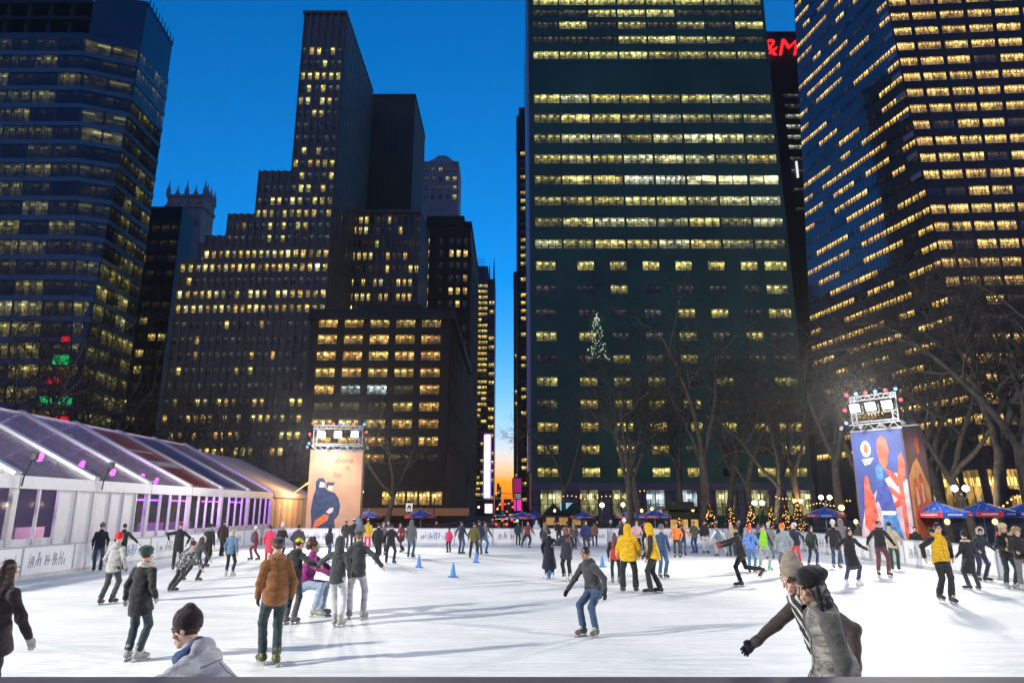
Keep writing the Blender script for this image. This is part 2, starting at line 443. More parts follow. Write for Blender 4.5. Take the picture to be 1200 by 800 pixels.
# base storey with tall lit windows
mb=MB(); pr.strip(mb,0,1,10.4,12.2,.9); part(B,mb,'base_canopy',mat('dark_bronze',(.04,.03,.025),.4))
for k in range(4):
    mb=MB(); u0=.02+k*.16; q=[pr.P(u0,.6,.1),pr.P(u0+.13,.6,.1),pr.P(u0+.13,9.8,.1),pr.P(u0,9.8,.1)]
    mb.quad(*q,uv=((0,0),(3,0),(3,1),(0,1)),col=(1.5,.62,rnd.random(),1)); part(B,mb,'lobby_window',B.glass)
for k in range(7):
    mb=MB(); u0=.30+k*.1; q=[pl.P(u0,.6,.1),pl.P(u0+.075,.6,.1),pl.P(u0+.075,9.8,.1),pl.P(u0,9.8,.1)]
    mb.quad(*q,uv=((0,0),(2,0),(2,1),(0,1)),col=(.7,.6,rnd.random(),1)); part(B,mb,'lobby_window',B.glass)
# flag-like emblem on a lit lobby window
mb=MB(); ce=at(1187,576,133.0); 
for k in range(5):
    s0=-1.7+k*.75
    mb.prism([(ce.x+s0,ce.y,ce.z-.9+.16*k),(ce.x+s0+.55,ce.y,ce.z-1.15+.16*k),(ce.x+s0+1.5,ce.y,ce.z+.55-.1*k),(ce.x+s0+.9,ce.y,ce.z+.8-.1*k)],(0,0,0),(0,.05,0))
part(B,mb,'window_emblem',mat('emblem_dark',(.02,.015,.012),.6),'dark emblem of slanted stripes')
B.finish()
# ---- C: dark tower behind with red letters
Y=205.0; x0=xat(896,60,Y); x1=xat(950,60,Y); zt=zat(37,Y)
Cb=Building('dark_tower','dark slim tower behind the green one with red rooftop letters',((x0+x1)/2,Y,0),mat('charcoal_wall',(.02,.022,.025),.4),gl_dark)
Cb.core(x0,x1,Y,Y+25,zt)
p=flat(x0,x1,Y,zt)
rws=[(zat(py+3,Y),zat(py-2,Y)) for py in (245,222,200,186,172,160,148,136,124,112)]
Cb.grid(p,rws,[(.3,.62)],lambda i,j:((.45 if i in(4,5,6,7) else .06),.12,3),pier=False,span=False)
ls=MB(); zc=zat(57,Y); 
cu=bpy.data.curves.new('letters','FONT'); cu.body='H&M'; cu.extrude=.25; cu.shear=.25; cu.size=9.2
fo=bpy.data.objects.new('tmp',cu); COL.objects.link(fo); bpy.context.view_layer.update()
me=bpy.data.meshes.new_from_object(fo.evaluated_get(bpy.context.evaluated_depsgraph_get())); COL.objects.unlink(fo)
bb=[v.co.x for v in me.vertices]; wT=max(bb)
lx=xat(936,57,Y-.8)-wT*.98
me.transform(Matrix.Translation((lx-Cb.base.x,-.8,zc-3.2))@Matrix.Rotation(R(90),4,'X')@Matrix.Scale(1.0,4))
lo=link('lettering',me,glow('red_letters',(1,.015,.02),1.6),Cb.t); lo['label']='glowing red italic letters'
# second slim sign light
q=at(934,197,Y-.5); mb=MB(); mb.box((q.x-.28,q.y-.2,q.z-3.4),(q.x+.28,q.y+.2,q.z+2.4)); part(Cb,mb,'strip_lamp',glow('strip',(.9,.9,1),1.0))
Cb.finish()
# ---- D: blue banded glass tower far left, inward tapering corner
D=Building('banded_glass_tower','blue banded glass tower with tapering corner and unfinished roof at far left',(-95,132,0),mat('navy_glass_wall',(.07,.1,.12),.12,.25,spec=.6),window_mat('pale_glass',(.012,.02,.028),.06,.9,bands=.6))
f_lo=at(90,240,130); f_hi=at(97,45,130)
XS=-84.0
def Dring(z):
    k=(z-f_lo.z)/(f_hi.z-f_lo.z); fx=f_lo.x+(f_hi.x-f_lo.x)*k
    sy=131.2+max(0,(z-45))*.055
    fx=min(fx,XS-.5)
    return [Vector((-135,130,z)),Vector((fx,130,z)),Vector((XS,sy,z)),Vector((XS,147,z)),Vector((-135,160,z))]
ZD=104
D.loft([Dring(-.7),Dring(45),Dring(75),Dring(ZD)])
fh=4.3; lev=[8+fh*k for k in range(23)]
bandm=mat('blue_band',(.12,.24,.26),.25,.1,var=.08,scale=.3,spec=.8)
bands=MB(); 
for k,z in enumerate(lev):
    if z+fh>ZD: break
    a,b=Dring(z),Dring(z+fh)
    segs=[Patch(a[0],b[0],a[1],b[1]),Patch(a[1],b[1],a[2],b[2]),Patch(a[2],b[2],a[3],b[3])]
    for si,sg in enumerate(segs):
        sg.strip(bands,0,1,z,z+1.05,.16 if si!=1 else .13)
        cs=cols_even(6,.06,.25,1) if si==0 else ([(0.02,.98)] if si==1 else cols_even(4,.06))
        def lt_(i,j,si=si,z=z):
            pr_=.6 if z<60 else (.5 if si==0 else .38)
            if rnd.random()<pr_: return (rnd.uniform(.02,.15) if z>45 else rnd.uniform(.03,.32),rnd.uniform(.18,.32),4 if si==0 else 2)
            return (rnd.uniform(0,.04),.2,3)
        D.grid(sg,[(z+1.15,z+fh-.1)],cs,lt_,pier=False,span=False)
part(D,bands,'spandrel_band',bandm)
# unfinished storeys on top
mb=MB(); 
for k,z in enumerate((ZD,ZD+4.3,ZD+8.6)): mb.box((-135,131,z),(-94.5,150,z+.9))
for k in range(9): 
    for z in (ZD+.9,ZD+5.2): mb.box((-133+k*4.8,131.5,z),(-132.2+k*4.8,132.3,z+3.4))
mb.box((-135,140,ZD),(-95,150,ZD+13))
part(D,mb,'unfinished_storey',mat('raw_concrete',(.06,.055,.045),.8))
mb=MB()
a=[Vector((-93.5,130.4,ZD)),Vector((XS,134.4,ZD)),Vector((XS,146.5,ZD))]
zt1,zt2,zt3=zat(-4,131),zat(2,134.4),zat(52,146.5)
mb.v+= [tuple(a[0]),tuple(a[1]),tuple(a[2]),(a[0].x,a[0].y,zt1),(a[1].x,a[1].y,zt2),(a[2].x,a[2].y,zt3+.5)]
n0=0; mb.f+=[(0,1,4,3),(1,2,5,4)]
part(D,mb,'roof_screen',mat('screen_glass',(.03,.05,.07),.1,spec=.8))
mb=MB(); q=at(150,14,138)
for k in range(7): mb.bar((-95+k*1.6,134,ZD+12),(-95+k*1.6,134,zt2+3),.18)
for z in (ZD+13,ZD+15.5,zt2+2.8): mb.bar((-96,134,z),(XS+.3,134,z),.16)
mb.bar((-90,135,zt2+2),(-83,135,zt2+7),.3); mb.bar((-90,135,zt2+4),(-83,135,zt2+7.2),.2); mb.bar((-83,135,zt2+7.2),(-79,136,zt2+6.5),.25)
for k in range(9): mb.bar((XS+.2,135+k*1.4,zt2-(zt2-zt3)*k/9-1),(XS+.2,135+k*1.4,zt2-(zt2-zt3)*k/9+1.6),.16)
part(D,mb,'roof_scaffold',mat('steel_dark',(.05,.05,.055),.5,.5))
for (px_,py_,w,h,colr) in ((78,117*.0+397,2,1,'r'),):
    pass
D.finish()
for (px_,py_,w,h,c,lb) in ((78,397,.9,.5,'r','small red reflection put in as the topmost glowing strip on the far left tower'),(74,421,1.9,.9,'g','upper green reflection put in as a glowing strip on the far left tower'),
      (64,445,1.6,.6,'r','middle red reflection put in as a glowing strip on the far left tower'),(66,469,3.4,.8,'g','lower green reflection put in as a glowing strip on the far left tower'),(56,492,4.6,.7,'r','long red reflection put in as the lowest glowing strip on the far left tower')):
    q=at(px_,py_,129.2); mb=MB()  # coloured reflections in the tower glass, put in as glowing boxes
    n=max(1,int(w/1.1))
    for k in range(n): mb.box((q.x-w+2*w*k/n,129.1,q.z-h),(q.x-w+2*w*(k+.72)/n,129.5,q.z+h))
    tag(mb.build('reflected_strip',glow('reflected_glow_'+c,(1,.02,.05) if c=='r' else (.02,.8,.2),.75)),lb,'coloured reflection',None)
# ---- E, F: black slab and gothic tower with finials
Y=175.0; x0=xat(150,300,Y); x1=xat(207,300,Y); zt=zat(242,Y)
E=Building('black_slab_building','black slab building squeezed behind the blue banded tower',((x0+x1)/2,Y,0),mat('black_wall',(.012,.012,.014),.4),gl_dark)
E.core(x0,x1,Y,Y+7,zt); p=flat(x0,x1,Y,zt)
E.grid(p,[(z,z+2.0) for z in np.arange(10,zt-4,4.4)],cols_even(5,.25),lit_rand(lambda i,j:.34 if i<12 else .12,.3,.8,.35,.15,.02),spd=.1,prd=.12)
E.finish()
Y=225.0; x0=xat(194,250,Y); x1=xat(237,250,Y); zt=zat(228,Y); zs_=zat(283,Y)
G=Building('gothic_tower','pale stone gothic tower with corner finials on its crown',((x0+x1)/2,Y,0),mat('pale_stone',(.5,.42,.33),.8,scale=.4),gl_dark)
G.core(x0-6,x1+12,Y+1,Y+26,zs_); G.core(x0,x1,Y,Y+9,zt)
p=flat(x0,x1,Y,zt); mb=MB()
for k in range(5):
    u=k/4; xx=x0+(x1-x0)*u; hgt=4.2 if k in(0,2,4) else 2
    mb.lathe([(.9,0),(.8,hgt*.5),(.35,hgt*.75),(.05,hgt+2)],6,(xx,Y+.2,zt))
for k in range(3): mb.lathe([(.9,0),(.8,2.2),(.35,3.2),(.05,5.5)],6,(x1,Y+2+k*3,zt))
mb.box((x0-.5,Y-.5,zt-5.0),(x1+.5,Y+9.4,zt-4.0)); mb.box((x0-.4,Y-.4,zt-1),(x1+.4,Y+9.2,zt))
part(G,mb,'crown',G.wall)
G.grid(p,[(zt-12,zt-8),(zt-4,zt-2)],cols_even(4,.5),lambda i,j:(.02,.4,2),span=False,pier=False)
p2=Patch((x0-6,Y+1,0),(x0-6,Y+1,zs_),(x1+12,Y+1,0),(x1+12,Y+1,zs_))
G.grid(p2,[(zat(py+4,Y),zat(py-4,Y)) for py in (400,380,360,340,318,304)],cols_even(8,.5),lit_rand(.7,.6,1.1,.48,.1),spd=.1,prd=.2,zlim=(20,zs_))
G.finish()
# ---- H: stepped slab tower with vertical ribs
Y=150.0
xr=-42.5; xl=xat(198,400,Y)
mrib=mat('rib_stone',(.3,.27,.17),.5,scale=.3)
T=Building('stepped_ribbed_tower','stepped office tower with vertical ribs and rows of yellow windows',((xl+xr)/2,Y,0),mat('ribbed_wall',(.05,.046,.03),.5,spec=.2),window_mat('yellow_glass',(.02,.026,.03),.1,1.0,bands=.5))
T.clad=mrib
xA,xB,xC=xat(342,200,Y),xat(301,228,Y),xat(266,262,Y); xD=xat(239,285,Y)
zA,zB,zC,zD_,zE=zat(18,Y),zat(200,Y),zat(250,Y),zat(275,Y),zat(304,Y)
T.core(xA,xr,Y,Y+33,zA); T.core(xB,xA-.01,Y+.2,Y+33,zB); T.core(xC,xB-.01,Y+.4,Y+33,zC); T.core(xD,xC-.01,Y+.6,Y+33,zD_); T.core(xl,xD-.01,Y+.8,Y+33,zE)
pitch=(xr-xl)/21
pxr=[297,313,328.5,344,361,380,398,416,434,452.5,471,490,510,529]
rwz=[(zat(py+4.6,Y),zat(py-4.4,Y)) for py in pxr][::-1]
prob={297:1,313:1,344:.75,361:1,416:.3,471:.45,490:.6,510:.75,529:.6}
lp=[prob.get(q,.06) for q in pxr][::-1]
def cols_for(p,x0,x1):
    n=max(1,round((x1-x0)/pitch)); return cols_even(n,.36)
def seg(x0,x1,z1,dy,rws,lit,z0):
    p=Patch((x0,Y+dy,0),(x0,Y+dy,z1),(x1,Y+dy,0),(x1,Y+dy,z1))
    T.grid(p,rws,cols_for(p,x0,x1),lit,spd=.05,prd=.55,zlim=(z0,z1))
def lt1(i,j):
    if rnd.random()<lp[i]: return (rnd.choice([.3,.55,.8,1.0,1.3]),rnd.choice([.2,.3,.38,.45,.52,.6]),1)
    return (rnd.uniform(.02,.05),.1,1)
# right part of the base under the upper tower is one facade from xD to xr
rows_base=[r for r in rwz if r[1]<zE-.2]
def seg2(x0,x1,dy,z1,lits):
    seg(x0,x1,z1,dy,lits[0],lits[1],lits[2])
for (a,b,dy,zt_) in ((xl,xD-.01,.8,zE),(xD,xC-.01,.6,zD_),(xC,xB-.01,.4,zC),(xB,xA-.01,.2,zB),(xA,xr,0,zA)):
    ok=[r for r in rwz if r[1]<zt_-.3]
    seg(a,b,zt_,dy,ok,lt1,8) if zt_<=zE else None
    if zt_>zE:
        up=[]; py=279
        while True:
            z0_,z1_=zat(py+4.4,Y),zat(py-4.2,Y)
            if z1_>zt_-(9 if a==xA else .8): break
            up.append((z0_,z1_)); py-=14.6
        upl={0:.15,1:.35,2:.9,3:.75,4:.4,5:.3,6:.75,7:.5,8:.1,9:.2,10:.45,11:.5,12:.6,13:.8}
        nb=len(ok)
        def lt2(i,j,nb=nb,a=a):
            if i<nb: return lt1(i,j)
            if rnd.random()<upl.get(i-nb,.2)*(1 if a==xA else .8): return (rnd.uniform(.5,1.1),rnd.uniform(.2,.5),1)
            return (rnd.uniform(.02,.06),.08,1)
        seg(a,b,zt_,dy,ok+up,lt2,8)
ps=side(xr,Y,Y+33,zA)
T.grid(ps,[(z,z+2.0) for z in np.arange(40,zA-10,3.9)],cols_even(16,.5),lit_rand(.03,.2,.5,.4),spd=.03,prd=.3,zlim=(30,zA))
mb=MB(); mb.box((xA-.3,Y-.8,zA),(xr+.4,Y+33.3,zA+.8)); mb.box((xA+3,Y+5,zA+.8),(xr-2,Y+20,zA+2.2)); part(T,mb,'roof',mrib)
T.finish()
# dark slab behind it
Y=192.0; x0=xat(425,180,Y); x1=xat(484,180,Y); zt=zat(113,Y)
K=Building('windowless_slab_tower','tall brown slab tower without windows behind the stepped tower',((x0+x1)/2,Y,0),mat('brown_slab',(.16,.12,.06),.7,scale=.1,spec=.2),gl_dark)
K.core(x0,x1,Y,Y+25,zt); p=flat(x0,x1,Y,zt)
for k in range(9): p.strip(K.g,k/9+.01,(k+1)/9-.01,10,zt-.6,.12)
mb=MB(); mb.box((x0-.2,Y-.3,zt),(x1+.2,Y+25.2,zt+.7)); part(K,mb,'roof',K.wall)
K.finish()
# ---- I: ribbed mid block behind the brown block
Y=172.0; x0=xat(404,300,Y); x1=xat(492,300,Y); zt=zat(250,Y)
I=Building('ribbed_block','dark office block with pale vertical ribs between the two taller towers',((x0+x1)/2,Y,0),mat('dark_block_wall',(.03,.03,.03),.5),T.glass)
I.clad=mrib
I.core(x0,x1,Y,Y+18,zt); p=flat(x0,x1,Y,zt)
I.grid(p,[(zat(py+4.4,Y),zat(py-4.2,Y)) for py in (362,348,331,315,300,286,270,258)],cols_even(13,.4),
   lit_rand(lambda i,j:(.7 if i in(0,1) else .4) if j<4 or i<3 else .2,.6,1.2,.4,.2,.04),spd=.06,prd=.5,zlim=(zat(372,Y),zt))
mb=MB(); mb.box((x0-.2,Y-.7,zt),(x1+.2,Y+18.2,zt+.8)); part(I,mb,'roof',mrib); I.finish()
# ---- J: dark masonry tower
Y=205.0; x0=xat(481,330,Y); x1=xat(551,330,Y); zt=zat(262,Y)
J=Building('dark_masonry_tower','dark masonry tower with few lit windows left of the street gap',((x0+x1)/2,Y,0),mat('dark_brick',(.12,.085,.04),.8,scale=.5),gl_dark)
J.core(x0,x1,Y,Y+50,zt); J.core(x0+4,x1-2.5,Y+4,Y+40,zt+4.5); p=flat(x0,x1,Y,zt)
cj=[(.04,.08),(.24,.3),(.47,.53),(.64,.71),(.76,.83),(.88,.95)]
J.grid(p,[(zat(py+4,Y),zat(py-4,Y)) for py in (560,540,520,500,480,460,440,420,402,385,356,341,326,311,297,283)],cj,
  lambda i,j:(1.1,.5,1) if (j==1 and i>9) or (j>2 and i in(11,14)) else ((rnd.uniform(.3,.9),.5,1) if rnd.random()<.12 else (.02,.4,1)),spd=.1,prd=.3)
pj=side(x1,Y,Y+50,zt)
J.grid(pj,[(zat(py+4,Y),zat(py-4,Y)) for py in range(560,280,-19)],cols_even(8,.5),lit_rand(.1,.4,.9,.5),spd=.1,prd=.2)
mb=MB(); mb.box((x0-.3,Y-.6,zt-1),(x1+.3,Y+50.3,zt+.5)); part(J,mb,'cornice',J.wall); J.finish()
# ---- K: round-shouldered pale tower far behind
Y=330.0; x0=xat(495,220,Y); x1=xat(537,220,Y); zt=zat(189,Y)
Q=Building('round_topped_tower','pale stone tower with rounded top rising above the dark masonry tower',((x0+x1)/2,Y,0),mat('weathered_stone',(.46,.4,.33),.8,scale=.2),gl_dark)
Q.core(x0,x1,Y,Y+18,zt)
mb=MB(); m_=(x0+x1)/2; hw=(x1-x0)/2
mb.lathe([(hw*.98,-.1),(hw*.9,2.6),(hw*.62,4.6),(hw*.5,5.0),(hw*.45,6.5),(.3,7.2)],16,(m_,Y+hw,zt),1,.95); part(Q,mb,'crown',Q.wall,smooth=False)
p=flat(x0,x1,Y,zt)
Q.grid(p,[(zt-22+k*5.2,zt-19.2+k*5.2) for k in range(4)],cols_even(5,.5),lit_rand(.45,.3,.7,.35,.1,.08),spd=.15,prd=.5,zlim=(20,zt-.4)); Q.finish()
# ---- L: bright banded far tower, with mast
Y=270.0; x0=xat(550,420,Y); xm=xat(571,420,Y); x1=xat(579.5,420,Y); zt=zat(312,Y)
L_=Building('bright_banded_tower','narrow far tower with bright yellow floors and a thin mast beside the street gap',((x0+x1)/2,Y,0),mat('grey_tower_wall',(.05,.055,.065),.4),T.glass)
L_.core(x0,xm,Y,Y+20,zt); L_.core(xm+.01,x1,Y+1,Y+20,zat(326,Y))
p=flat(x0,xm,Y,zt); rws=[(zat(py+1.9,Y),zat(py-1.9,Y)) for py in np.arange(586,330,-6.6)]
L_.grid(p,rws,cols_even(3,.12),lit_rand(lambda i,j:.9 if i>16 else .4,.6,1.2,.4,.1,.03),nsub=4,pier=False,spd=.1)
p=Patch((xm+.3,Y+1,0),(xm+.3,Y+1,zt),(x1,Y+1,0),(x1,Y+1,zt))
L_.grid(p,[(zat(py+2.2,Y),zat(py-2.2,Y)) for py in np.arange(583,345,-10.4)],[(.1,.9)],lit_rand(.75,.6,1.1,.45),nsub=3,pier=False,spd=.1)
mb=MB()
for k in range(7): mb.bar((x0+.6+k*.8,Y+3,zt),(x0+.6+k*.8,Y+3,zt+4.5),.12)
for k in range(3): mb.bar((x0+.4,Y+3,zt+1.3+k*1.5),(x0+5.8,Y+3,zt+1.3+k*1.5),.12)
zz=zat(326,Y); mb.tube([(x1-.5,Y+2,zz),(x1-.5,Y+2,zz+5),(x1-.4,Y+2,zz+10)],[.5,.35,.06],6); mb.tube([(xm+.5,Y+2,zz),(xm+.5,Y+2,zz+7)],[.5,.05],6)
part(L_,mb,'mast',mat('steel_dark',(.05,.05,.055),.5,.5)); L_.finish()
# ---- M: slender towers right of the gap
for (pl_,pr_,pt,Y,nm,lb) in ((606,617.5,138,178,'slender_dark_tower','slender dark tower with a thin column of yellow windows beside the green tower'),(602,612,320,240,'narrow_brick_tower','narrow dark building lower than the slender tower right of the street gap')):
    x0,x1=xat(pl_,400,Y),xat(pr_,400,Y); zt=zat(pt,Y)
    M_=Building(nm,lb,((x0+x1)/2,Y,0),mat('dark_green_wall',(.02,.03,.03),.4),T.glass); M_.core(x0,x1,Y,Y+20,zt)
    p=flat(x0,x1,Y,zt)
    if pt<200:
        M_.core(x0+.6,x1-.2,Y+1,Y+6,zt+4)
        M_.grid(p,[(zat(py+2.2,Y),zat(py-2.2,Y)) for py in np.arange(585,172,-9.2)],[(.4,.98)],lit_rand(.45,.5,1.1,.42,.1,.02),nsub=2,pier=False,spd=.08)
    else: M_.grid(p,[(zat(py+2,Y),zat(py-2,Y)) for py in np.arange(585,330,-14)],cols_even(2,.5),lit_rand(.2,.4,.8,.5),nsub=1,spd=.05,prd=.1)
    mb=MB(); mb.box((x0-.1,Y-.2,zt),(x1+.1,Y+20.1,zt+.5)); part(M_,mb,'roof',M_.wall); M_.finish()
# ---- N: brown loft block with triple windows
Y=140.0; x0=xat(358,470,Y); x1=xat(526,470,Y); zt=zat(368,Y)
Nb=Building('brick_loft_building','brown loft building with triple amber windows behind the left light tower',((x0+x1)/2,Y,0),mat('brown_brick',(.12,.085,.045),.85,scale=.6),window_mat('orange_glass',(.02,.02,.02),.15,1.0,bands=.9))
Nb.core(x0,x1,Y,Y+60,zt); Nb.core(x0+9,x1-7,Y+5,Y+30,zt+3.6)
p=flat(x0,x1,Y,zt)
cx=[(q-358)/(526-358) for q in (379,410,441,472,503)]; hw=11.6/168
cn=[(c-hw,c+hw) for c in cx]
def litN(i,j):
    pr_=[.25,.8,.55,.7,.75,.85,.6,1,1][i] if i<9 else 1
    if j>=3: pr_=min(1,pr_+.2)
    if rnd.random()<pr_: return (rnd.uniform(.45,1.15),rnd.choice([.5,.6,.62,.7,.42]) if not(i==4 and j in(1,2)) else .05,3)
    return (rnd.uniform(.02,.08),.2,3)
Nb.grid(p,[(zat(py+5.2,Y),zat(py-5.2,Y)) for py in (537,517,496.5,476.5,456.5,436.5,417,397.8,378.6)],cn,litN,spd=.2,prd=.45,zlim=(zat(548,Y),zt))
pn=side(x1,Y,Y+60,zt)
Nb.grid(pn,[(zat(py+5,Y),zat(py-5,Y)) for py in (517,476,436,398)],cols_even(7,.6),lit_rand(.12,.4,.9,.5),spd=.2,prd=.3)
mb=MB(); mb.box((x0-.4,Y-1.0,zt-1.4),(x1+1.0,Y+60.4,zt-.2)); mb.box((x0-.3,Y-.8,zt),(x1+.8,Y+60.2,zt+.9)); part(Nb,mb,'cornice',mat('cornice_stone',(.09,.08,.07),.7))
for k in range(5):
    q0=zat(591,Y); q1=zat(576,Y); xa=xat(448+k*14.5,585,Y); xb=xat(460+k*14.5,585,Y); mb=MB()
    mb.quad((xa,Y-.25,q0),(xb,Y-.25,q0),(xb,Y-.25,q1),(xa,Y-.25,q1),uv=((0,0),(3,0),(3,1),(0,1)),col=(1.15,.5,rnd.random(),1)); part(Nb,mb,'shop_window',Nb.glass)
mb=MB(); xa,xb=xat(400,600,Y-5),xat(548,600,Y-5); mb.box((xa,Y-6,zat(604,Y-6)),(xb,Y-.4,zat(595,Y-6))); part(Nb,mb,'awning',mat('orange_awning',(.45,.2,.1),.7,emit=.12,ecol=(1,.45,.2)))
Nb.finish()
# ---- street signs and screens in the gap
Y=150.0
def slab_sign(name,label,cat,x0,x1,z0,z1,y,m,fm=None):
    o=thing(name,label,cat,((x0+x1)/2,y,z0)); mb=MB(); mb.box((x0,y,z0),(x1,y+.4,z1)); mb.build('screen_face' ,m,o,o.location)
    mb=MB()
    for a,b in (((x0,z0),(x1,z0)),((x0,z1),(x1,z1)),((x0,z0),(x0,z1)),((x1,z0),(x1,z1))): mb.bar((a[0],y+.2,a[1]),(b[0],y+.2,b[1]),.3,.5)
    mb.build('frame',fm or mat('sign_frame',(.05,.05,.06),.5),o,o.location); return o
slab_sign('led_screen','tall glowing white and violet screen on the corner left of the street','screen',xat(567.5,545,Y),xat(574.5,545,Y),zat(583,Y),zat(509,Y),Y,glow('led_white',(.95,.85,1),1.7),glow('led_violet',(.25,.1,.9),1.0))
slab_sign('small_screen','small square white screen under the tall violet one','screen',xat(568,598,Y),xat(577,598,Y),zat(601,Y),zat(590,Y),Y,glow('led_pink',(1,.8,.85),1.2))
slab_sign('pink_sign','dark pink sign panel topmost of the stack right of the street','sign',xat(601.5,565,Y),xat(611,565,Y),zat(577,Y),zat(560,Y),Y,glow('maroon_panel',(.35,.02,.16),.8))
slab_sign('dark_sign','dark sign panel with white dashes between two pink panels','sign',xat(602,580,Y),xat(611,580,Y),zat(584,Y),zat(577.5,Y),Y,mat('black_panel',(.02,.02,.02),.4))
mb=MB()
for k in range(3):
    for j in range(4): mb.box((xat(602.8+j*2,580,Y),Y-.06,zat(579.6+k*2,Y)),(xat(604+j*2,580,Y),Y-.01,zat(578.7+k*2,Y)))
o=[x for x in COL.objects if x.name.startswith('dark_sign')][0]
mb.build('dash_marks',glow('dash',(.9,.9,.9),.8),o,o.location)
slab_sign('pink_sign','bright magenta sign panel lowest of the stack right of the street','sign',xat(602,590,Y),xat(611,590,Y),zat(598,Y),zat(585,Y),Y,glow('magenta_panel',(.9,.05,.4),1.0))
# distant silhouettes closing the street
for (a,b,tp,Y,lb) in ((582,587,570,420,'tiny dark high-rise silhouette against the orange horizon'),(575,584,583,430,'low dark block left of the tiny high-rise on the horizon'),(590,606,588,450,'low dark block along the orange horizon below the gap')):
    x0,x1=xat(a,590,Y),xat(b,590,Y); zt=zat(tp,Y)
    b_=Building('distant_building',lb,((x0+x1)/2,Y,0),mat('far_wall',(.04,.04,.045),.8),gl_dark); b_.core(x0,x1,Y,Y+20,zt)
    b_.grid(flat(x0,x1,Y,zt),[(z,z+1.4) for z in np.arange(3,zt-1,4.5)],cols_even(3,.5),lit_rand(.3,.3,.8,.5),nsub=1,spd=.05,prd=.05); 
    mb=MB(); mb.box((x0,Y+2,zt),(x0+(x1-x0)*.6,Y+12,zt+2)); part(b_,mb,'roof',b_.wall); b_.finish()
# ================================================================ ground, rink, lights
GZ=-.6
mb=MB(); mb.quad((-900,-60,GZ),(900,-60,GZ),(900,1500,GZ),(-900,1500,GZ))
tag(mb.build('ground',mat('park_gravel',(.09,.085,.075),.9,scale=1.5,bump=.3,bscale=30)),kind='structure')
mb=MB(); mb.quad((-300,105,GZ+.004),(300,105,GZ+.004),(300,122,GZ+.004),(-300,122,GZ+.004)); mb.quad((-11,122,GZ+.004),(2.5,122,GZ+.004),(2.5,700,GZ+.004),(-11,700,GZ+.004))
tag(mb.build('road',mat('asphalt',(.05,.05,.052),.75,scale=.8)),kind='structure')
mb=MB()
for k in range(16): mb.quad((-4.4,128+k*9,GZ+.008),(-4.2,128+k*9,GZ+.008),(-4.2,131+k*9,GZ+.008),(-4.4,131+k*9,GZ+.008))
tag(mb.build('road_markings',mat('road_paint',(.7,.7,.68),.7)),kind='structure')
mb=MB(); mb.box((-300,99.5,GZ-.1),(300,105,GZ+.13)); mb.box((2.5,122,GZ-.1),(3.5,300,GZ+.13)); mb.box((-13,122,GZ-.1),(-11,300,GZ+.13))
tag(mb.build('pavement',mat('pavement_slab',(.2,.19,.18),.85,scale=2)),kind='structure')
mb=MB(); mb.box((-16.6,2.5,GZ-.1),(16.6,44.6,-.03)); tag(mb.build('rink_deck',mat('deck_board',(.22,.21,.2),.8)),kind='structure')
# ice: white, worn by blades
m,t_,b_=nt('ice'); tc=N(t_,'ShaderNodeTexCoord')
n1=N(t_,'ShaderNodeTexNoise'); n1.inputs['Scale'].default_value=.35; n1.inputs['Detail'].default_value=6; t_.links.new(tc.outputs['Object'],n1.inputs[0])
cr=N(t_,'ShaderNodeValToRGB'); cr.color_ramp.elements[0].position=.3; cr.color_ramp.elements[0].color=(.64,.68,.65,1); cr.color_ramp.elements[1].position=.7; cr.color_ramp.elements[1].color=(.89,.895,.855,1)
t_.links.new(n1.outputs[0],cr.inputs[0])
def scratch(rot,sx,sy,th):
    mp=N(t_,'ShaderNodeMapping'); mp.inputs['Rotation'].default_value=(0,0,rot); mp.inputs['Scale'].default_value=(sx,sy,1); t_.links.new(tc.outputs['Object'],mp.inputs[0])
    w=N(t_,'ShaderNodeTexNoise'); w.inputs['Scale'].default_value=1; w.inputs['Detail'].default_value=2; w.inputs['Distortion'].default_value=.6; t_.links.new(mp.outputs[0],w.inputs[0])
    a=math_(t_,'ABSOLUTE',math_(t_,'SUBTRACT',w.outputs[0],.5)); return math_(t_,'LESS_THAN',a,th)
s1=scratch(.25,.35,7,.016); s2=scratch(-.5,.5,5,.014); s3=scratch(1.2,.6,5,.012); s4=scratch(.05,.22,3,.014)
sc=math_(t_,'ADD',math_(t_,'ADD',s1,s2),math_(t_,'ADD',s3,s4),True)
mx=N(t_,'ShaderNodeMix',data_type='RGBA'); mx.inputs[7].default_value=(.97,.97,.93,1); t_.links.new(cr.outputs[0],mx.inputs[6]); t_.links.new(math_(t_,'MULTIPLY',sc,.6),mx.inputs[0])
n9=N(t_,'ShaderNodeTexNoise'); n9.inputs['Scale'].default_value=9; n9.inputs['Detail'].default_value=4; t_.links.new(tc.outputs['Object'],n9.inputs[0])
s5=scratch(.9,.3,4,.016); s6=scratch(-.2,.18,2.4,.014); dk=math_(t_,'MULTIPLY',math_(t_,'ADD',s5,s6,True),.3)
mx2=N(t_,'ShaderNodeMix',data_type='RGBA'); mx2.inputs[7].default_value=(.5,.57,.58,1); t_.links.new(mx.outputs[2],mx2.inputs[6]); t_.links.new(dk,mx2.inputs[0]); t_.links.new(mx2.outputs[2],b_.inputs['Base Color'])
rg=N(t_,'ShaderNodeMapRange'); rg.inputs[3].default_value=.55; rg.inputs[4].default_value=.8; t_.links.new(n1.outputs[0],rg.inputs[0]); t_.links.new(rg.outputs[0],b_.inputs['Roughness'])
b_.inputs['Specular IOR Level'].default_value=.22
bp=N(t_,'ShaderNodeBump'); bp.inputs['Strength'].default_value=.25; bp.inputs['Distance'].default_value=.01
t_.links.new(math_(t_,'ADD',math_(t_,'MULTIPLY',sc,-.6),n9.outputs[0]),bp.inputs['Height']); t_.links.new(bp.outputs[0],b_.inputs['Normal'])
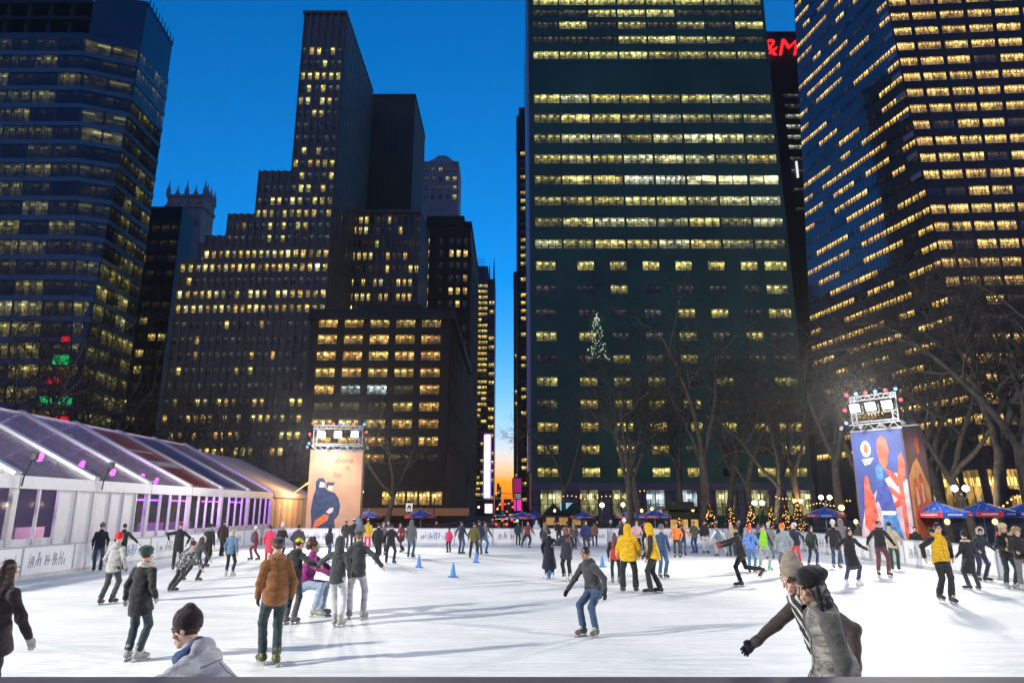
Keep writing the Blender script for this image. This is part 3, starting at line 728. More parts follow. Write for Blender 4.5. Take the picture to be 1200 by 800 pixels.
mb=MB(); mb.quad((-15.6,3.2,0),(15.6,3.2,0),(15.6,43.6,0),(-15.6,43.6,0)); tag(mb.build('ice',m),kind='structure')
# ---------------- boards round the rink
mw=mat('board_white',(.82,.83,.84),.35,var=.04); mfr=mat('board_frame',(.5,.52,.55),.4,.5); mkick=mat('kick_plate',(.55,.56,.55),.5)
inks=[mat('ink_navy',(.2,.22,.34),.5,var=.4,scale=9),mat('ink_grey',(.34,.35,.4),.5,var=.4,scale=9),mat('ink_blue',(.25,.33,.5),.5,var=.4,scale=9)]
def board(x0,y0,x1,y1,label,k,group,blank=False,h=1.0):
    a=Vector((x0,y0,0)); b=Vector((x1,y1,0)); L=(b-a).length; d=(b-a)/L
    o=thing('rink_board',label,'barrier',a,math.atan2(d.y,d.x),group)
    mb=MB(); mb.box((.03,.0,.12),(L-.03,.05,h-.05)); mb.build('panel',mw,o)
    mb=MB(); mb.box((0,-.012,.0),(L,.07,.12)); mb.build('kick_plate',mkick,o)
    mb=MB(); mb.box((0,-.02,h-.05),(L,.08,h)); mb.box((0,-.015,.12),(.03,.07,h-.05)); mb.box((L-.03,-.015,.12),(L,.07,h-.05)); mb.build('frame',mfr,o)
    if not blank:
        r=random.Random(k*13+5); mb=MB(); x=L*.12
        if k%3==0:
            mb.prism([(L*.5+.26*math.cos(q*math.pi/10),-.004,.52+.3*math.sin(q*math.pi/10)) for q in range(20)],(0,0,0),(0,.006,0))
            for q in range(5): mb.box((L*.72+q*.1,-.004,.42),(L*.72+q*.1+.055,.0,.42+r.uniform(.12,.26)))
        else:
            while x<L*.88:
                w=r.uniform(.03,.07); hh=r.uniform(.2,.46); z=.3+r.uniform(0,.08)
                mb.prism([(x,-.004,z),(x+w,-.004,z),(x+w+.05*r.random(),-.004,z+hh),(x+.05*r.random(),-.004,z+hh)],(0,0,0),(0,.006,0))
                if r.random()<.5: mb.box((x,-.0035,z+hh*.4),(x+w+.08,.001,z+hh*.4+.06))
                x+=w+r.choice([.05,.06,.08,.2])
        mb.build('printed_mark',inks[k%3],o)
    return o
ordn=['first','second','third','fourth','fifth','sixth','seventh','eighth','ninth','tenth','eleventh','twelfth','thirteenth','fourteenth']
n=12; ys=[12+31.4*k/n for k in range(n+1)]
for k in range(n):   # left boards run away from the camera: rink side faces +X
    board(-15.4,ys[n-k-1]+.01,-15.4,ys[n-k],f'{ordn[k]} white advertising board from the far corner on the tent side',k,'boards on the tent side')
n=13; xs=[-15.3+30.6*k/n for k in range(n+1)]
for k in range(n):
    board(xs[k],43.5,xs[k+1]-.01,43.5,f'{ordn[k]} white board from the tent corner along the far side',k+1,'boards along the far side',blank=k in(7,))
n=12; ys=[12+31.3*k/n for k in range(n+1)]
for k in range(n):
    board(15.2,ys[k+1]-.01,15.2,ys[k],f'{ordn[n-1-k]} white advertising board from the far corner on the umbrella side',k+2,'boards on the umbrella side',blank=k%4==3)
# near rail at the bottom edge of the view
o=thing('near_rail','dark grey rail of the near rink board along the bottom edge','rail',(0,4.35,0))
mb=MB(); RZ=zat(792,4.48); mb.box((-7,4.3,-.05),(7,4.44,RZ-.03)); mb.build('panel',mw,o,o.location)
mb=MB(); mb.box((-7,4.26,RZ-.03),(7,4.48,RZ)); mb.build('top_rail',mat('rail_grey',(.06,.055,.07),.7,0),o,o.location,bevel=.01)
# ---------------- flood lights
def spot(x,y,z,tx,ty,tz,P,size=.35,ang=110,c=(1,.95,.86)):
    l=bpy.data.lights.new('flood_lamp','SPOT'); l.energy=P; l.spot_size=R(ang); l.spot_blend=.7; l.shadow_soft_size=size; l.color=c
    o=bpy.data.objects.new('flood_lamp',l); COL.objects.link(o); o.location=(x,y,z)
    o.rotation_euler=(Vector((tx,ty,tz))-Vector((x,y,z))).to_track_quat('-Z','Y').to_euler(); return o
def tmesh(body,size,ext=.004,shear=0):
    cu=bpy.data.curves.new('lettering','FONT'); cu.body=body; cu.size=size; cu.extrude=ext; cu.shear=shear; cu.align_x='CENTER'
    fo=bpy.data.objects.new('tmp',cu); COL.objects.link(fo); bpy.context.view_layer.update()
    me=bpy.data.meshes.new_from_object(fo.evaluated_get(bpy.context.evaluated_depsgraph_get())); COL.objects.unlink(fo); bpy.data.objects.remove(fo); return me
steel=mat('truss_steel',(.3,.31,.33),.5,.5); black=mat('black_metal',(.02,.02,.022),.45,.3)
flood=glow('flood_face',(1,.98,.95),14.0); redb=glow('red_bulb',(1,.06,.08),2.2); blueb=glow('blue_bulb',(.12,.25,1),2.6)
def sil(mb,pts,W,H,y,dy=.004,cx=0):
    mb.prism([((q[0]-.5)*W+cx,y,q[1]*H) for q in pts],(0,0,0),(0,-dy,0))
def light_tower(loc,rz,W,Hb,label,kind):
    o=thing('light_tower',label,'light tower',loc,rz); D_=W*.95; y0=-W/2
    mb=MB()
    for sx in(-1,1):
        for sy in(-1,1): 
            mb.bar((sx*(W/2-.1),sy*(D_/2-.1),0),(sx*(W/2-.1),sy*(D_/2-.1),Hb),.09)
    for k in range(5):
        z=Hb*k/4+.02
        for a,b in (((-1,-1),(1,-1)),((1,-1),(1,1)),((1,1),(-1,1)),((-1,1),(-1,-1))):
            mb.bar((a[0]*(W/2-.1),a[1]*(D_/2-.1),z),(b[0]*(W/2-.1),b[1]*(D_/2-.1),z),.06)
    mb.build('scaffold',steel,o)
    mb=MB()
    for z in(Hb+.06,Hb+.36):
        for y in(y0,D_/2): mb.bar((-W/2-.05,y,z),(W/2+.05,y,z),.05)
        for x in(-W/2,W/2): mb.bar((x,y0,z),(x,D_/2,z),.05)
    for k in range(8):
        x=-W/2+W*k/8; mb.bar((x,y0,Hb+.06+.3*(k%2)),(x+W/8,y0,Hb+.36-.3*(k%2)),.03)
    mb.build('platform_truss',steel,o)
    Hf=1.28; mb=MB(); f0=Hb+.38
    for x in(-W/2+.08,-W/2+.3,W/2-.3,W/2-.08): mb.bar((x,y0+.1,f0),(x,y0+.1,f0+Hf),.045)
    for z in(f0+.1,f0+Hf-.2,f0+Hf): mb.bar((-W/2+.08,y0+.1,z),(W/2-.08,y0+.1,z),.045)
    for k in range(10):
        x=-W/2+.08+(W-.16)*k/10; mb.bar((x,y0+.1,f0+Hf-.2*(k%2)),(x+(W-.16)/10,y0+.1,f0+Hf-.2+.2*(k%2)),.025)
    for sx in(-1,1):
        for k in range(6):
            z=f0+Hf*k/6; mb.bar((sx*(W/2-.08),y0+.1,z),(sx*(W/2-.3),y0+.1,z+Hf/6),.02)
    mb.build('lamp_frame',steel,o)
    for k in range(3):
        x=(-.62+.62*k)*W/2*1.05; z=f0+Hf*.6
        mb=MB(); mb.obox((x,y0-.02,z),(.24,0,0),(0,.12,.04),(0,-.06,.2)); h=mb.build('flood_head',black,o,bevel=.02)
        mb=MB(); mb.obox((x,y0-.165,z-.05),(.21,0,0),(0,.012,.004),(0,-.05,.17)); mb.build('lens',flood,h)
        mb=MB(); mb.bar((x-.26,y0+.06,z-.3),(x-.26,y0+.02,z+.05),.03); mb.bar((x+.26,y0+.06,z-.3),(x+.26,y0+.02,z+.05),.03); mb.bar((x-.26,y0+.06,z-.3),(x+.26,y0+.06,z-.3),.03); mb.build('bracket',steel,h)
    pts=[(-W/2+W*k/5,f0+Hf+.12) for k in range(6)]+[(-W/2-.16,f0+Hf*.55),(-W/2-.16,f0+.1),(W/2+.16,f0+Hf*.7)]
    for k,(x,z) in enumerate(pts):
        mb=MB(); mb.ball((x,y0,z),.085,10,6); mb.build('bulb',(redb,blueb)[k%2],o,smooth=True)
    # small spot lamps hung along the platform
    for k in range(4):
        x=-W/2-.25+(W+.5)*k/3; mb=MB(); mb.tube([(x,y0-.25,Hb+.3),(x+.06,y0-.5,Hb+.2)],[.05,.09],8); h=mb.build('spot_can',steel,o)
    # banners
    bz=.35; BH=Hb-bz
    if kind=='peach':
        mb=MB(); mb.box((-W/2,y0-.03,bz),(W/2,y0,Hb)); bn=mb.build('front_banner',mat('peach_vinyl',(.55,.3,.185),.55,var=.12,scale=.8),o); bn['label']='peach banner with a dark blue couple'
        y=y0-.034
        navy=mat('print_navy',(.03,.05,.11),.5,var=.4,scale=5); org=mat('print_orange',(.7,.16,.05),.5); pale=mat('print_pale',(.8,.6,.5),.5); sb=mat('print_steel',(.12,.22,.4),.5,var=.3,scale=4)
        mb=MB(); P=lambda pts: [(a,bz/Hb+b*BH/Hb) for a,b in pts]
        sil(mb,P([(.06,.03),(.1,.2),(.07,.35),(.1,.5),(.14,.58),(.13,.66),(.18,.7),(.27,.7),(.32,.66),(.31,.6),(.38,.56),(.5,.54),(.58,.48),(.62,.4),(.6,.3),(.52,.24),(.56,.12),(.55,.03)]),W,Hb,y)
        sil(mb,P([(.34,.6),(.33,.645),(.37,.66),(.5,.65),(.47,.625),(.46,.585),(.4,.56)]),W,Hb,y-.001)
        f=mb.build('printed_couple',navy,bn)
        mb=MB(); sil(mb,P([(.36,.575),(.38,.62),(.46,.615),(.47,.59),(.44,.56)]),W,Hb,y-.006); sil(mb,P([(.36,.33),(.42,.37),(.5,.38),(.48,.33),(.42,.31)]),W,Hb,y-.006); sil(mb,P([(.2,.6),(.22,.66),(.3,.65),(.3,.6)]),W,Hb,y-.006); mb.build('printed_skin',pale,bn)
        mb=MB(); sil(mb,P([(.12,.14),(.16,.24),(.34,.31),(.42,.29),(.4,.24),(.24,.18)]),W,Hb,y-.007); sil(mb,P([(.42,.03),(.44,.1),(.78,.11),(.84,.03)]),W,Hb,y-.007); sil(mb,P([(.1,.02),(.12,.05),(.36,.06),(.36,.02)]),W,Hb,y-.008); mb.build('printed_skis',org,bn)
        mb=MB(); sil(mb,P([(0,0),(.02,.09),(.12,.14),(.26,.16),(.36,.1),(.36,.0)]),W,Hb,y-.005); sil(mb,P([(.84,0),(.86,.14),(.93,.26),(1,.3),(1,0)]),W,Hb,y-.005); mb.build('printed_snow',sb,bn)
        for txt,x,z in (('above',.14,.87),('it',.22,.79),('be',.04,.71)):
            me=tmesh(txt,.5,.002); me.transform(Matrix.Translation((x*W,y-.004,bz+z*BH))@Matrix.Rotation(R(90),4,'X')); link('printed_text',me,mat('print_brown',(.2,.09,.05),.5),bn)
        mb=MB(); mb.box((W/2,y0,bz),(W/2+.03,D_/2,Hb)); mb.build('side_banner',mat('peach_vinyl',(.55,.3,.185),.55,var=.12,scale=.8),o)
        mb=MB(); mb.box((-W/2-.03,y0,bz),(-W/2,D_/2,Hb)); mb.build('side_banner',mat('peach_vinyl',(.55,.3,.185),.55,var=.12,scale=.8),o)
    else:
        mb=MB(); mb.box((-W/2,y0-.03,bz),(W/2,y0,Hb)); bn=mb.build('front_banner',mat('blue_vinyl',(.05,.08,.26),.5,var=.25,scale=1.2),o); bn['label']='blue banner with red and blue figures'
        y=y0-.034; P=lambda pts: [(a,bz/Hb+b*BH/Hb) for a,b in pts]
        red=mat('print_red',(.62,.1,.06),.5,var=.55,scale=3.2); blu=mat('print_denim',(.06,.2,.45),.5,var=.6,scale=3.5); pnk=mat('print_pink',(.55,.42,.47),.5,var=.35,scale=1.6); wht=mat('print_white',(.85,.82,.82),.5); nav=mat('print_navy2',(.05,.08,.3),.5,var=.3,scale=5)
        mb=MB(); sil(mb,P([(0,0),(.0,.2),(.14,.42),(.35,.5),(.52,.6),(.8,.66),(1,.6),(1,0)]),W,Hb,y); mb.build('printed_ground',pnk,bn)
        mb=MB(); sil(mb,P([(.14,.03),(.16,.2),(.08,.24),(.12,.42),(.15,.52),(.17,.62),(.22,.65),(.26,.62),(.27,.54),(.33,.46),(.36,.3),(.38,.2),(.3,.19),(.28,.03)]),W,Hb,y-.005)
        sil(mb,P([(.52,.74),(.49,.84),(.52,.93),(.6,.96),(.69,.93),(.72,.84),(.67,.74),(.62,.7),(.75,.66),(.85,.6),(.86,.56),(.8,.55),(.6,.68)]),W,Hb,y-.006)
        sil(mb,P([(.62,.36),(.63,.4),(.78,.45),(.62,.52),(.64,.56),(.9,.46),(.9,.42)]),W,Hb,y-.006)
        sil(mb,P([(.84,.0),(.83,.62),(.88,.78),(.95,.82),(.99,.74),(.97,.6),(.91,.58),(.92,0)]),W,Hb,y-.0055)
        mb.build('printed_red_figure',red,bn)
        mb=MB(); sil(mb,P([(.46,.02),(.45,.22),(.46,.34),(.72,.34),(.78,.18),(.92,.03),(.8,.02),(.62,.22),(.58,.02)]),W,Hb,y-.007); sil(mb,P([(.42,.6),(.42,.7),(.48,.74),(.56,.7),(.55,.6)]),W,Hb,y-.007); mb.build('printed_jeans',blu,bn)
        mb=MB(); sil(mb,P([(.45,.35),(.4,.44),(.33,.42),(.42,.56),(.56,.62),(.66,.52),(.72,.36)]),W,Hb,y-.008); mb.build('printed_jacket',nav,bn)
        mb=MB(); sil(mb,[(.27+.1*math.cos(q*math.pi/10),bz/Hb+(.86+.05*math.sin(q*math.pi/10)*1.3)*BH/Hb) for q in range(20)],W,Hb,y-.004)
        for k in range(3): sil(mb,P([(.17+.02*k,.765-.018*k),(.17+.02*k,.775-.018*k),(.4-.03*k,.785-.018*k),(.4-.03*k,.775-.018*k)]),W,Hb,y-.004)
        sil(mb,P([(.44,.33),(.44,.36),(.7,.36),(.7,.33)]),W,Hb,y-.012)
        mb.build('printed_badge',wht,bn)
        mb=MB(); sil(mb,[(.27+.05*math.cos(q*math.pi/5),bz/Hb+(.86+.03*math.sin(q*math.pi/5)*1.3)*BH/Hb) for q in range(10)],W,Hb,y-.009); mb.build('printed_badge_centre',red,bn)
        mb=MB(); mb.box((W/2,y0,bz),(W/2+.03,D_/2,Hb)); sd=mb.build('side_banner',mat('rust_vinyl',(.2,.11,.1),.5,var=.3,scale=1),o); sd['label']='rust brown banner with an orange flame shape'
        def sil2(mb,pts,dx): mb.prism([(W/2+.033+dx,(q[0]-.5)*D_,bz+q[1]*BH) for q in pts],(0,0,0),(.004,0,0))
        mb=MB(); sil2(mb,[(.0,.12),(0,.62),(.3,.74),(.5,.78),(.95,.55),(1,.1),(.5,.0)],0); mb.build('printed_glow',mat('print_amber',(.8,.36,.12),.5,var=.2,scale=2),sd)
        mb=MB(); sil2(mb,[(.12,.0),(.1,.4),(.2,.6),(.35,.62),(.42,.5),(.48,.64),(.62,.66),(.72,.5),(.9,.4),(.95,.05)],.004); sil2(mb,[(.5,.84),(.5,.94),(.62,.97),(.7,.94),(.68,.84),(.6,.8)],0); mb.build('printed_flame',mat('print_flame',(.7,.14,.04),.5,var=.35,scale=4),sd)
        mb=MB(); sil2(mb,[(.24,.4),(.26,.54),(.34,.55),(.38,.42)],.008); sil2(mb,[(.52,.42),(.54,.58),(.63,.58),(.64,.44)],.008); mb.build('printed_faces',mat('print_cream',(.85,.55,.3),.5),sd)
        mb=MB(); mb.box((-W/2-.03,y0,bz),(-W/2,D_/2,Hb)); mb.build('side_banner',mat('rust_vinyl',(.2,.11,.1),.5,var=.3,scale=1),o)
    return o
pT=at(393,600,46); pT.z=GZ+.1
TL=light_tower((pT.x,46,-.25),R(10),3.25,zat(529,44.6)+.25,'floodlight tower behind the far boards wrapped in a peach banner','peach')
pT2=at(1051,600,31.5)
TR=light_tower((pT2.x,31.5,-.25),R(-52),2.2,zat(505,30.8)+.25,'big floodlight tower by the umbrellas wrapped in a blue banner','blue')
zl=zat(515,44.3)
for k in(-1,1): spot(pT.x+k*1.0,43.9,zl,k*6,15,0,300)
zl=zat(468,30.6)
spot(pT2.x-1.7,30.5,zl,2,14,0,330); spot(pT2.x-1.1,29.6,zl,-6,22,0,260)
spot(-28,1.0,12.5,2,17,0,3000,.5); spot(25,0,12.5,-4,18,0,1050,.5)
for (x_,y_,z_,e_) in ((pT.x-.2,42.6,zat(510,43),22),(pT2.x-2.9,29.4,zat(470,30),28)):
    l=bpy.data.lights.new('flood_spill','POINT'); l.energy=e_; l.color=(1,.97,.93); l.shadow_soft_size=.4; o=bpy.data.objects.new('flood_spill',l); COL.objects.link(o); o.location=(x_,y_,z_)
# wash on the banners from the cans above them
def small_spot(a,b,P): spot(a[0],a[1],a[2],b[0],b[1],b[2],P,.1,70)
small_spot((pT.x+.3,41.4,6.6),(pT.x,44.5,3.2),38)
small_spot((pT2.x-3.4,28.4,6.4),(pT2.x-1.0,30.7,3.0),42)
small_spot((pT2.x+2.0,27.4,6.2),(pT2.x+.8,30.5,2.6),24)
# sun already under the horizon: a last trace of light
sl=bpy.data.lights.new('sun','SUN'); sl.energy=.004; sl.angle=R(10); sl.color=(1,.8,.6)
so=bpy.data.objects.new('sun',sl); COL.objects.link(so); so.rotation_euler=(R(-88),0,0)
# ---------------- clear-roofed tent
XW=-17.0; XR=-23.6; ZE=3.25; ZR=6.6; ZD0=.3
raf=[14.6,19.2,23.9,28.5,32.7,36.9,41.0,45.2,49.5]
tent=thing('event_tent','long white framed tent with clear roof and purple lights beside the rink','tent',(XW-4,32,GZ))
tb=tent.location
alu=mat('tent_frame',(.72,.72,.74),.35,.3,var=.04); wfab=mat('tent_fabric',(.78,.78,.8),.6,var=.05)
m,t_,b_=nt('clear_vinyl'); b_.inputs['Base Color'].default_value=(.3,.26,.27,1); b_.inputs['Specular IOR Level'].default_value=.2; b_.inputs['Roughness'].default_value=.3; b_.inputs['Alpha'].default_value=.5
tc=N(t_,'ShaderNodeTexCoord'); nn=N(t_,'ShaderNodeTexNoise'); nn.inputs['Scale'].default_value=.9; nn.inputs['Detail'].default_value=3; t_.links.new(tc.outputs['Object'],nn.inputs[0])
mr=N(t_,'ShaderNodeMapRange'); mr.inputs[1].default_value=.35; mr.inputs[2].default_value=.7; mr.inputs[3].default_value=.35; mr.inputs[4].default_value=.65; t_.links.new(nn.outputs[0],mr.inputs[0]); t_.links.new(mr.outputs[0],b_.inputs['Alpha'])
clear=m
gl=mat('tent_glass',(.2,.2,.22),.05,var=0,alpha=.18,spec=.6)
redv=mat('red_roof_print',(.3,.04,.045),.3,var=.3,scale=.8); bluev=mat('blue_roof_print',(.03,.045,.2),.3,var=.3,scale=.8)
mb=MB(); mb.box((XR-6.6,12,GZ-.05),(XW+.25,50,ZD0)); mb.build('deck',mat('tent_deck',(.35,.34,.34),.7),tent,tb)
for i in range(len(raf)-1):
    y0,y1=raf[i],raf[i+1]
    for sgn,xe in ((1,XW),(-1,2*XR-XW)):
        mb=MB(); a=(xe,y0+.14,ZE); b=(xe,y1-.14,ZE); c=(XR,y1-.14,ZR); d=(XR,y0+.14,ZR)
        mb.prism([a,b,c,d],(0,0,0),(0,0,.02))
        rp=mb.build('roof_panel',clear,tent,tb)
        if sgn==1 and i in(5,6):
            mb=MB()
            if i==5: mb.prism([(xe-.15,y0+.2,ZE+.11),(xe-.15,y1-.2,ZE+.11),(XR+.4,y1-.2,ZR-.18),(XR+.4,y0+.2,ZR-.18)],(0,0,0),(0,0,.02))
            else: mb.prism([(xe-.15,y0+.2,ZE+.11),(xe-.15,y1-.2,ZE+.11),(XR+.4,y1-.2,ZR-.18),(XR+.4,y0+.2,ZR-.18)],(0,0,0),(0,0,.02))
            mb.build('roof_print',redv if i==5 else bluev,rp,None if False else tb)
            mb=MB(); 
            if i==5:
              for k in range(7):
                yy=y0+.7+k*.42; xm=(XW+XR)/2+1.1; zf=lambda x: ZE+(ZR-ZE)*(x-XW)/(XR-XW)+.06
                mb.prism([(xm,yy,zf(xm)),(xm,yy+.25,zf(xm)),(xm-.55,yy+.25,zf(xm-.55)),(xm-.55,yy,zf(xm-.55))],(0,0,0),(0,0,.02))
                if k<6: mb.prism([(xm-1.6,yy,zf(xm-1.6)),(xm-1.6,yy+.3,zf(xm-1.6)),(xm-1.75,yy+.3,zf(xm-1.75)),(xm-1.75,yy,zf(xm-1.75))],(0,0,0),(0,0,.02))
              mb.build('printed_letters',mat('pale_print',(.6,.58,.55),.5),rp,tb)
for y in raf:
    mb=MB()
    mb.bar((XW,y,ZE+.07),(XR,y,ZR+.09),.34,.16); mb.bar((2*XR-XW,y,ZE+.07),(XR,y,ZR+.09),.34,.16); mb.build('rafter',alu,tent,tb)
    mb=MB(); mb.box((XW-.12,y-.12,ZD0),(XW+.06,y+.12,ZE-.05)); mb.build('main_post',alu,tent,tb)
mb=MB(); mb.bar((XR,12,ZR),(XR,49.6,ZR),.2,.14); mb.build('ridge_beam',alu,tent,tb)
for i in range(len(raf)-1):
    mb=MB(); mb.box((XW-.02,raf[i]+.02,ZE-.42),(XW+.13,raf[i+1]-.02,ZE+.02)); mb.build('fascia',wfab,tent,tb,bevel=.015)
for i in range(len(raf)-1):
    y0,y1=raf[i],raf[i+1]; n=4
    for k in range(n):
        a=y0+.12+(y1-y0-.24)*k/n; b=y0+.12+(y1-y0-.24)*(k+1)/n
        solid=(a>25.2 and a<31.5) 
        mb=MB()
        if solid: mb.box((XW-.03,a,ZD0),(XW,b,ZE-.42)); mb.build('fabric_wall_panel',wfab,tent,tb)
        else:
            mb.box((XW-.02,a,ZD0+.85),(XW,b,ZE-.42)); mb.build('glass_wall_panel',gl,tent,tb)
            mb=MB(); mb.box((XW-.05,a,ZD0),(XW+.01,b,ZD0+.84)); mb.build('lower_wall_panel',wfab,tent,tb)
        if k: mb=MB(); mb.box((XW-.03,a-.045,ZD0),(XW+.07,a+.045,ZE-.42)); mb.build('mullion_post',alu,tent,tb)
# interior
mb=MB(); mb.box((2*XR-XW,12,ZD0),(2*XR-XW+.05,49.5,ZE)); mb.build('back_wall',mat('tent_dark_wall',(.12,.1,.15),.8),tent,tb)
mb=MB()
for k in range(9): mb.box((XW-5.2,16+k*3.7,ZD0),(XW-4.6,17.9+k*3.7,ZD0+1.05))
mb.build('bar_counter',mat('bar_counter_wood',(.3,.22,.2),.5),tent,tb)
pur=glow('purple_tube',(.35,.08,1),4.5); pink=glow('pink_lamp',(.75,.12,1),5)
r4=random.Random(4)
for k,(y,dx,dz) in enumerate(((29.5,-3.2,2.15),(31.8,-2.8,2.0),(34.2,-2.7,1.75),(36.0,-2.2,1.6),(38.3,-2.6,1.5))):
    mb=MB(); mb.tube([(XW+dx,y,ZE+dz-1.2),(XW+dx+.05,y+.1,ZE+dz-.95)],[.14,.08],8); mb.ball((XW+dx,y,ZE+dz-1.2),.1,8,5); mb.build('stage_lamp',pink,tent,tb)
for k,y in enumerate((31.5,34.5,38,42,46)):
    mb=MB(); mb.box((XW-1.6,y,2.55),(XW-1.52,y+2.2,2.63)); mb.build('tube_lamp',pur,tent,tb)
for y,e in ((24,28),(30.5,45),(35.5,75),(41,80),(46.5,60)):
    l=bpy.data.lights.new('tent_lamp','POINT'); l.energy=e*.36; l.color=(.42,.12,1); l.shadow_soft_size=.3
    o=bpy.data.objects.new('tent_lamp',l); COL.objects.link(o); o.location=(XW-2.6,y,2.9)
l=bpy.data.lights.new('tent_lamp','POINT'); l.energy=22; l.color=(1,.8,.6); l.shadow_soft_size=.3; o=bpy.data.objects.new('tent_lamp',l); COL.objects.link(o); o.location=(XW-3,33.2,2.4)
# small flood lamps on stalks over the fascia
for k,(y,lb) in enumerate(((23.9,'black lamp head on a stalk over the tent fascia, the nearer of the two'),(28.6,'black lamp head on a stalk over the tent fascia, the farther of the two'))):
    o=thing('stalk_lamp',lb,'lamp',(XW+.2,y,ZE-.35)); mb=MB(); mb.tube([(0,0,0),(.02,0,.3),(.16,.1,.95)],.025,6); mb.build('stalk',black,o)
    mb=MB(); mb.obox((.2,.12,1.02),(.1,0,0),(0,.07,0),(.02,0,.12)); mb.build('lamp_head',black,o,bevel=.01)
# solid fabric tent beyond
t2=thing('fabric_tent','plain grey fabric tent with striped side wall joined to the clear one','tent',(XW-4,54,GZ)); tb=t2.location
gf=mat('grey_fabric',(.5,.48,.44),.7,var=.12)
mb=MB(); y0,y1=49.75,60
mb.prism([(XW,y0,ZE),(XW,y1,ZE),(XR,y1,ZR-.3),(XR,y0,ZR-.3)],(0,0,0),(0,0,.04)); mb.prism([(2*XR-XW,y0,ZE),(2*XR-XW,y1,ZE),(XR,y1,ZR-.3),(XR,y0,ZR-.3)],(0,0,0),(0,0,.04)); mb.build('roof',gf,t2,tb)
for k in range(16):
    a=y0+(y1-y0)*k/16; mb=MB(); mb.box((XW-.03,a+.01,GZ),(XW+.02*(k%2),a+(y1-y0)/16-.01,ZE-.1)); mb.build('wall_panel',mat('tan_fabric',(.5,.38,.27),.7,var=.1) if k%2 else mat('tan_fabric_light',(.6,.5,.4),.7,var=.1),t2,tb)
mb=MB(); mb.box((XW-.05,y0,ZE-.3),(XW+.1,y1,ZE+.03)); mb.build('fascia',gf,t2,tb)
l=bpy.data.lights.new('tent_lamp','POINT'); l.energy=75; l.color=(1,.55,.25); l.shadow_soft_size=.2; o=bpy.data.objects.new('tent_lamp',l); COL.objects.link(o); o.location=(XW+1.6,53.2,4.2)
mb=MB(); mb.ball((XW+1.6,53.2,4.2),.07); mb.bar((XW+.1,53.2,3.1),(XW+1.6,53.2,4.2),.04); tag(mb.build('wall_lamp',glow('amber_lamp',(1,.5,.2),3)),'small amber lamp on the side wall of the fabric tent','lamp')
# blue bins and cones behind the near boards on the left
for k,(px_,lb) in enumerate(((8,'tall blue panel leaning by the tent doors'),)):
    mb=MB()
    for j in range(2): mb.box((XW+.35,22.0+j*.42,ZD0-.3),(XW+.42,22.38+j*.42,ZD0+1.15))
    tag(mb.build('blue_panel',mat('blue_plastic',(.03,.09,.32),.4)),lb,'panel')
def cone(loc,h,label,group):
    o=thing('safety_cone',label,'cone',loc,rnd.uniform(0,1),group); c=mat('cone_blue',(.03,.2,.6),.4,var=.06)
    mb=MB(); mb.lathe([(.155*h/.7,.03),(.05*h/.7,h*.92),(.035*h/.7,h),(.01,h)],16); mb.build('cone_body',c,o,smooth=False)
    mb=MB(); mb.box((-.2*h/.7,-.2*h/.7,0),(.2*h/.7,.2*h/.7,.035)); mb.build('cone_base',mat('cone_base',(.03,.15,.45),.5),o,bevel=.01)
for px_,py_,top,lb in ((491,664.5,652,'blue cone leftmost in the middle of the ice'),(531,676,660,'blue cone nearest the empty middle of the ice'),(558,659,647,'blue cone just behind the olive jacket skater'),(643,677,663,'blue cone seen between the boots of the dark skirted skater'),(706,664,651,'blue cone beside the girl in a red jacket')):
    q=gnd(px_,py_); cone(q,max(.45,zat(top,q.y)),lb,'blue cones on the ice')
for px_,lb in ((35,'left of two blue cones on the tent deck'),(47,'right of two blue cones on the tent deck')):
    q=at(px_,645,24.5 if px_<40 else 25.5); cone((XW+.8,24 if px_<40 else 25.3,ZD0-.25),.8,lb,'blue cones by the tent doors')
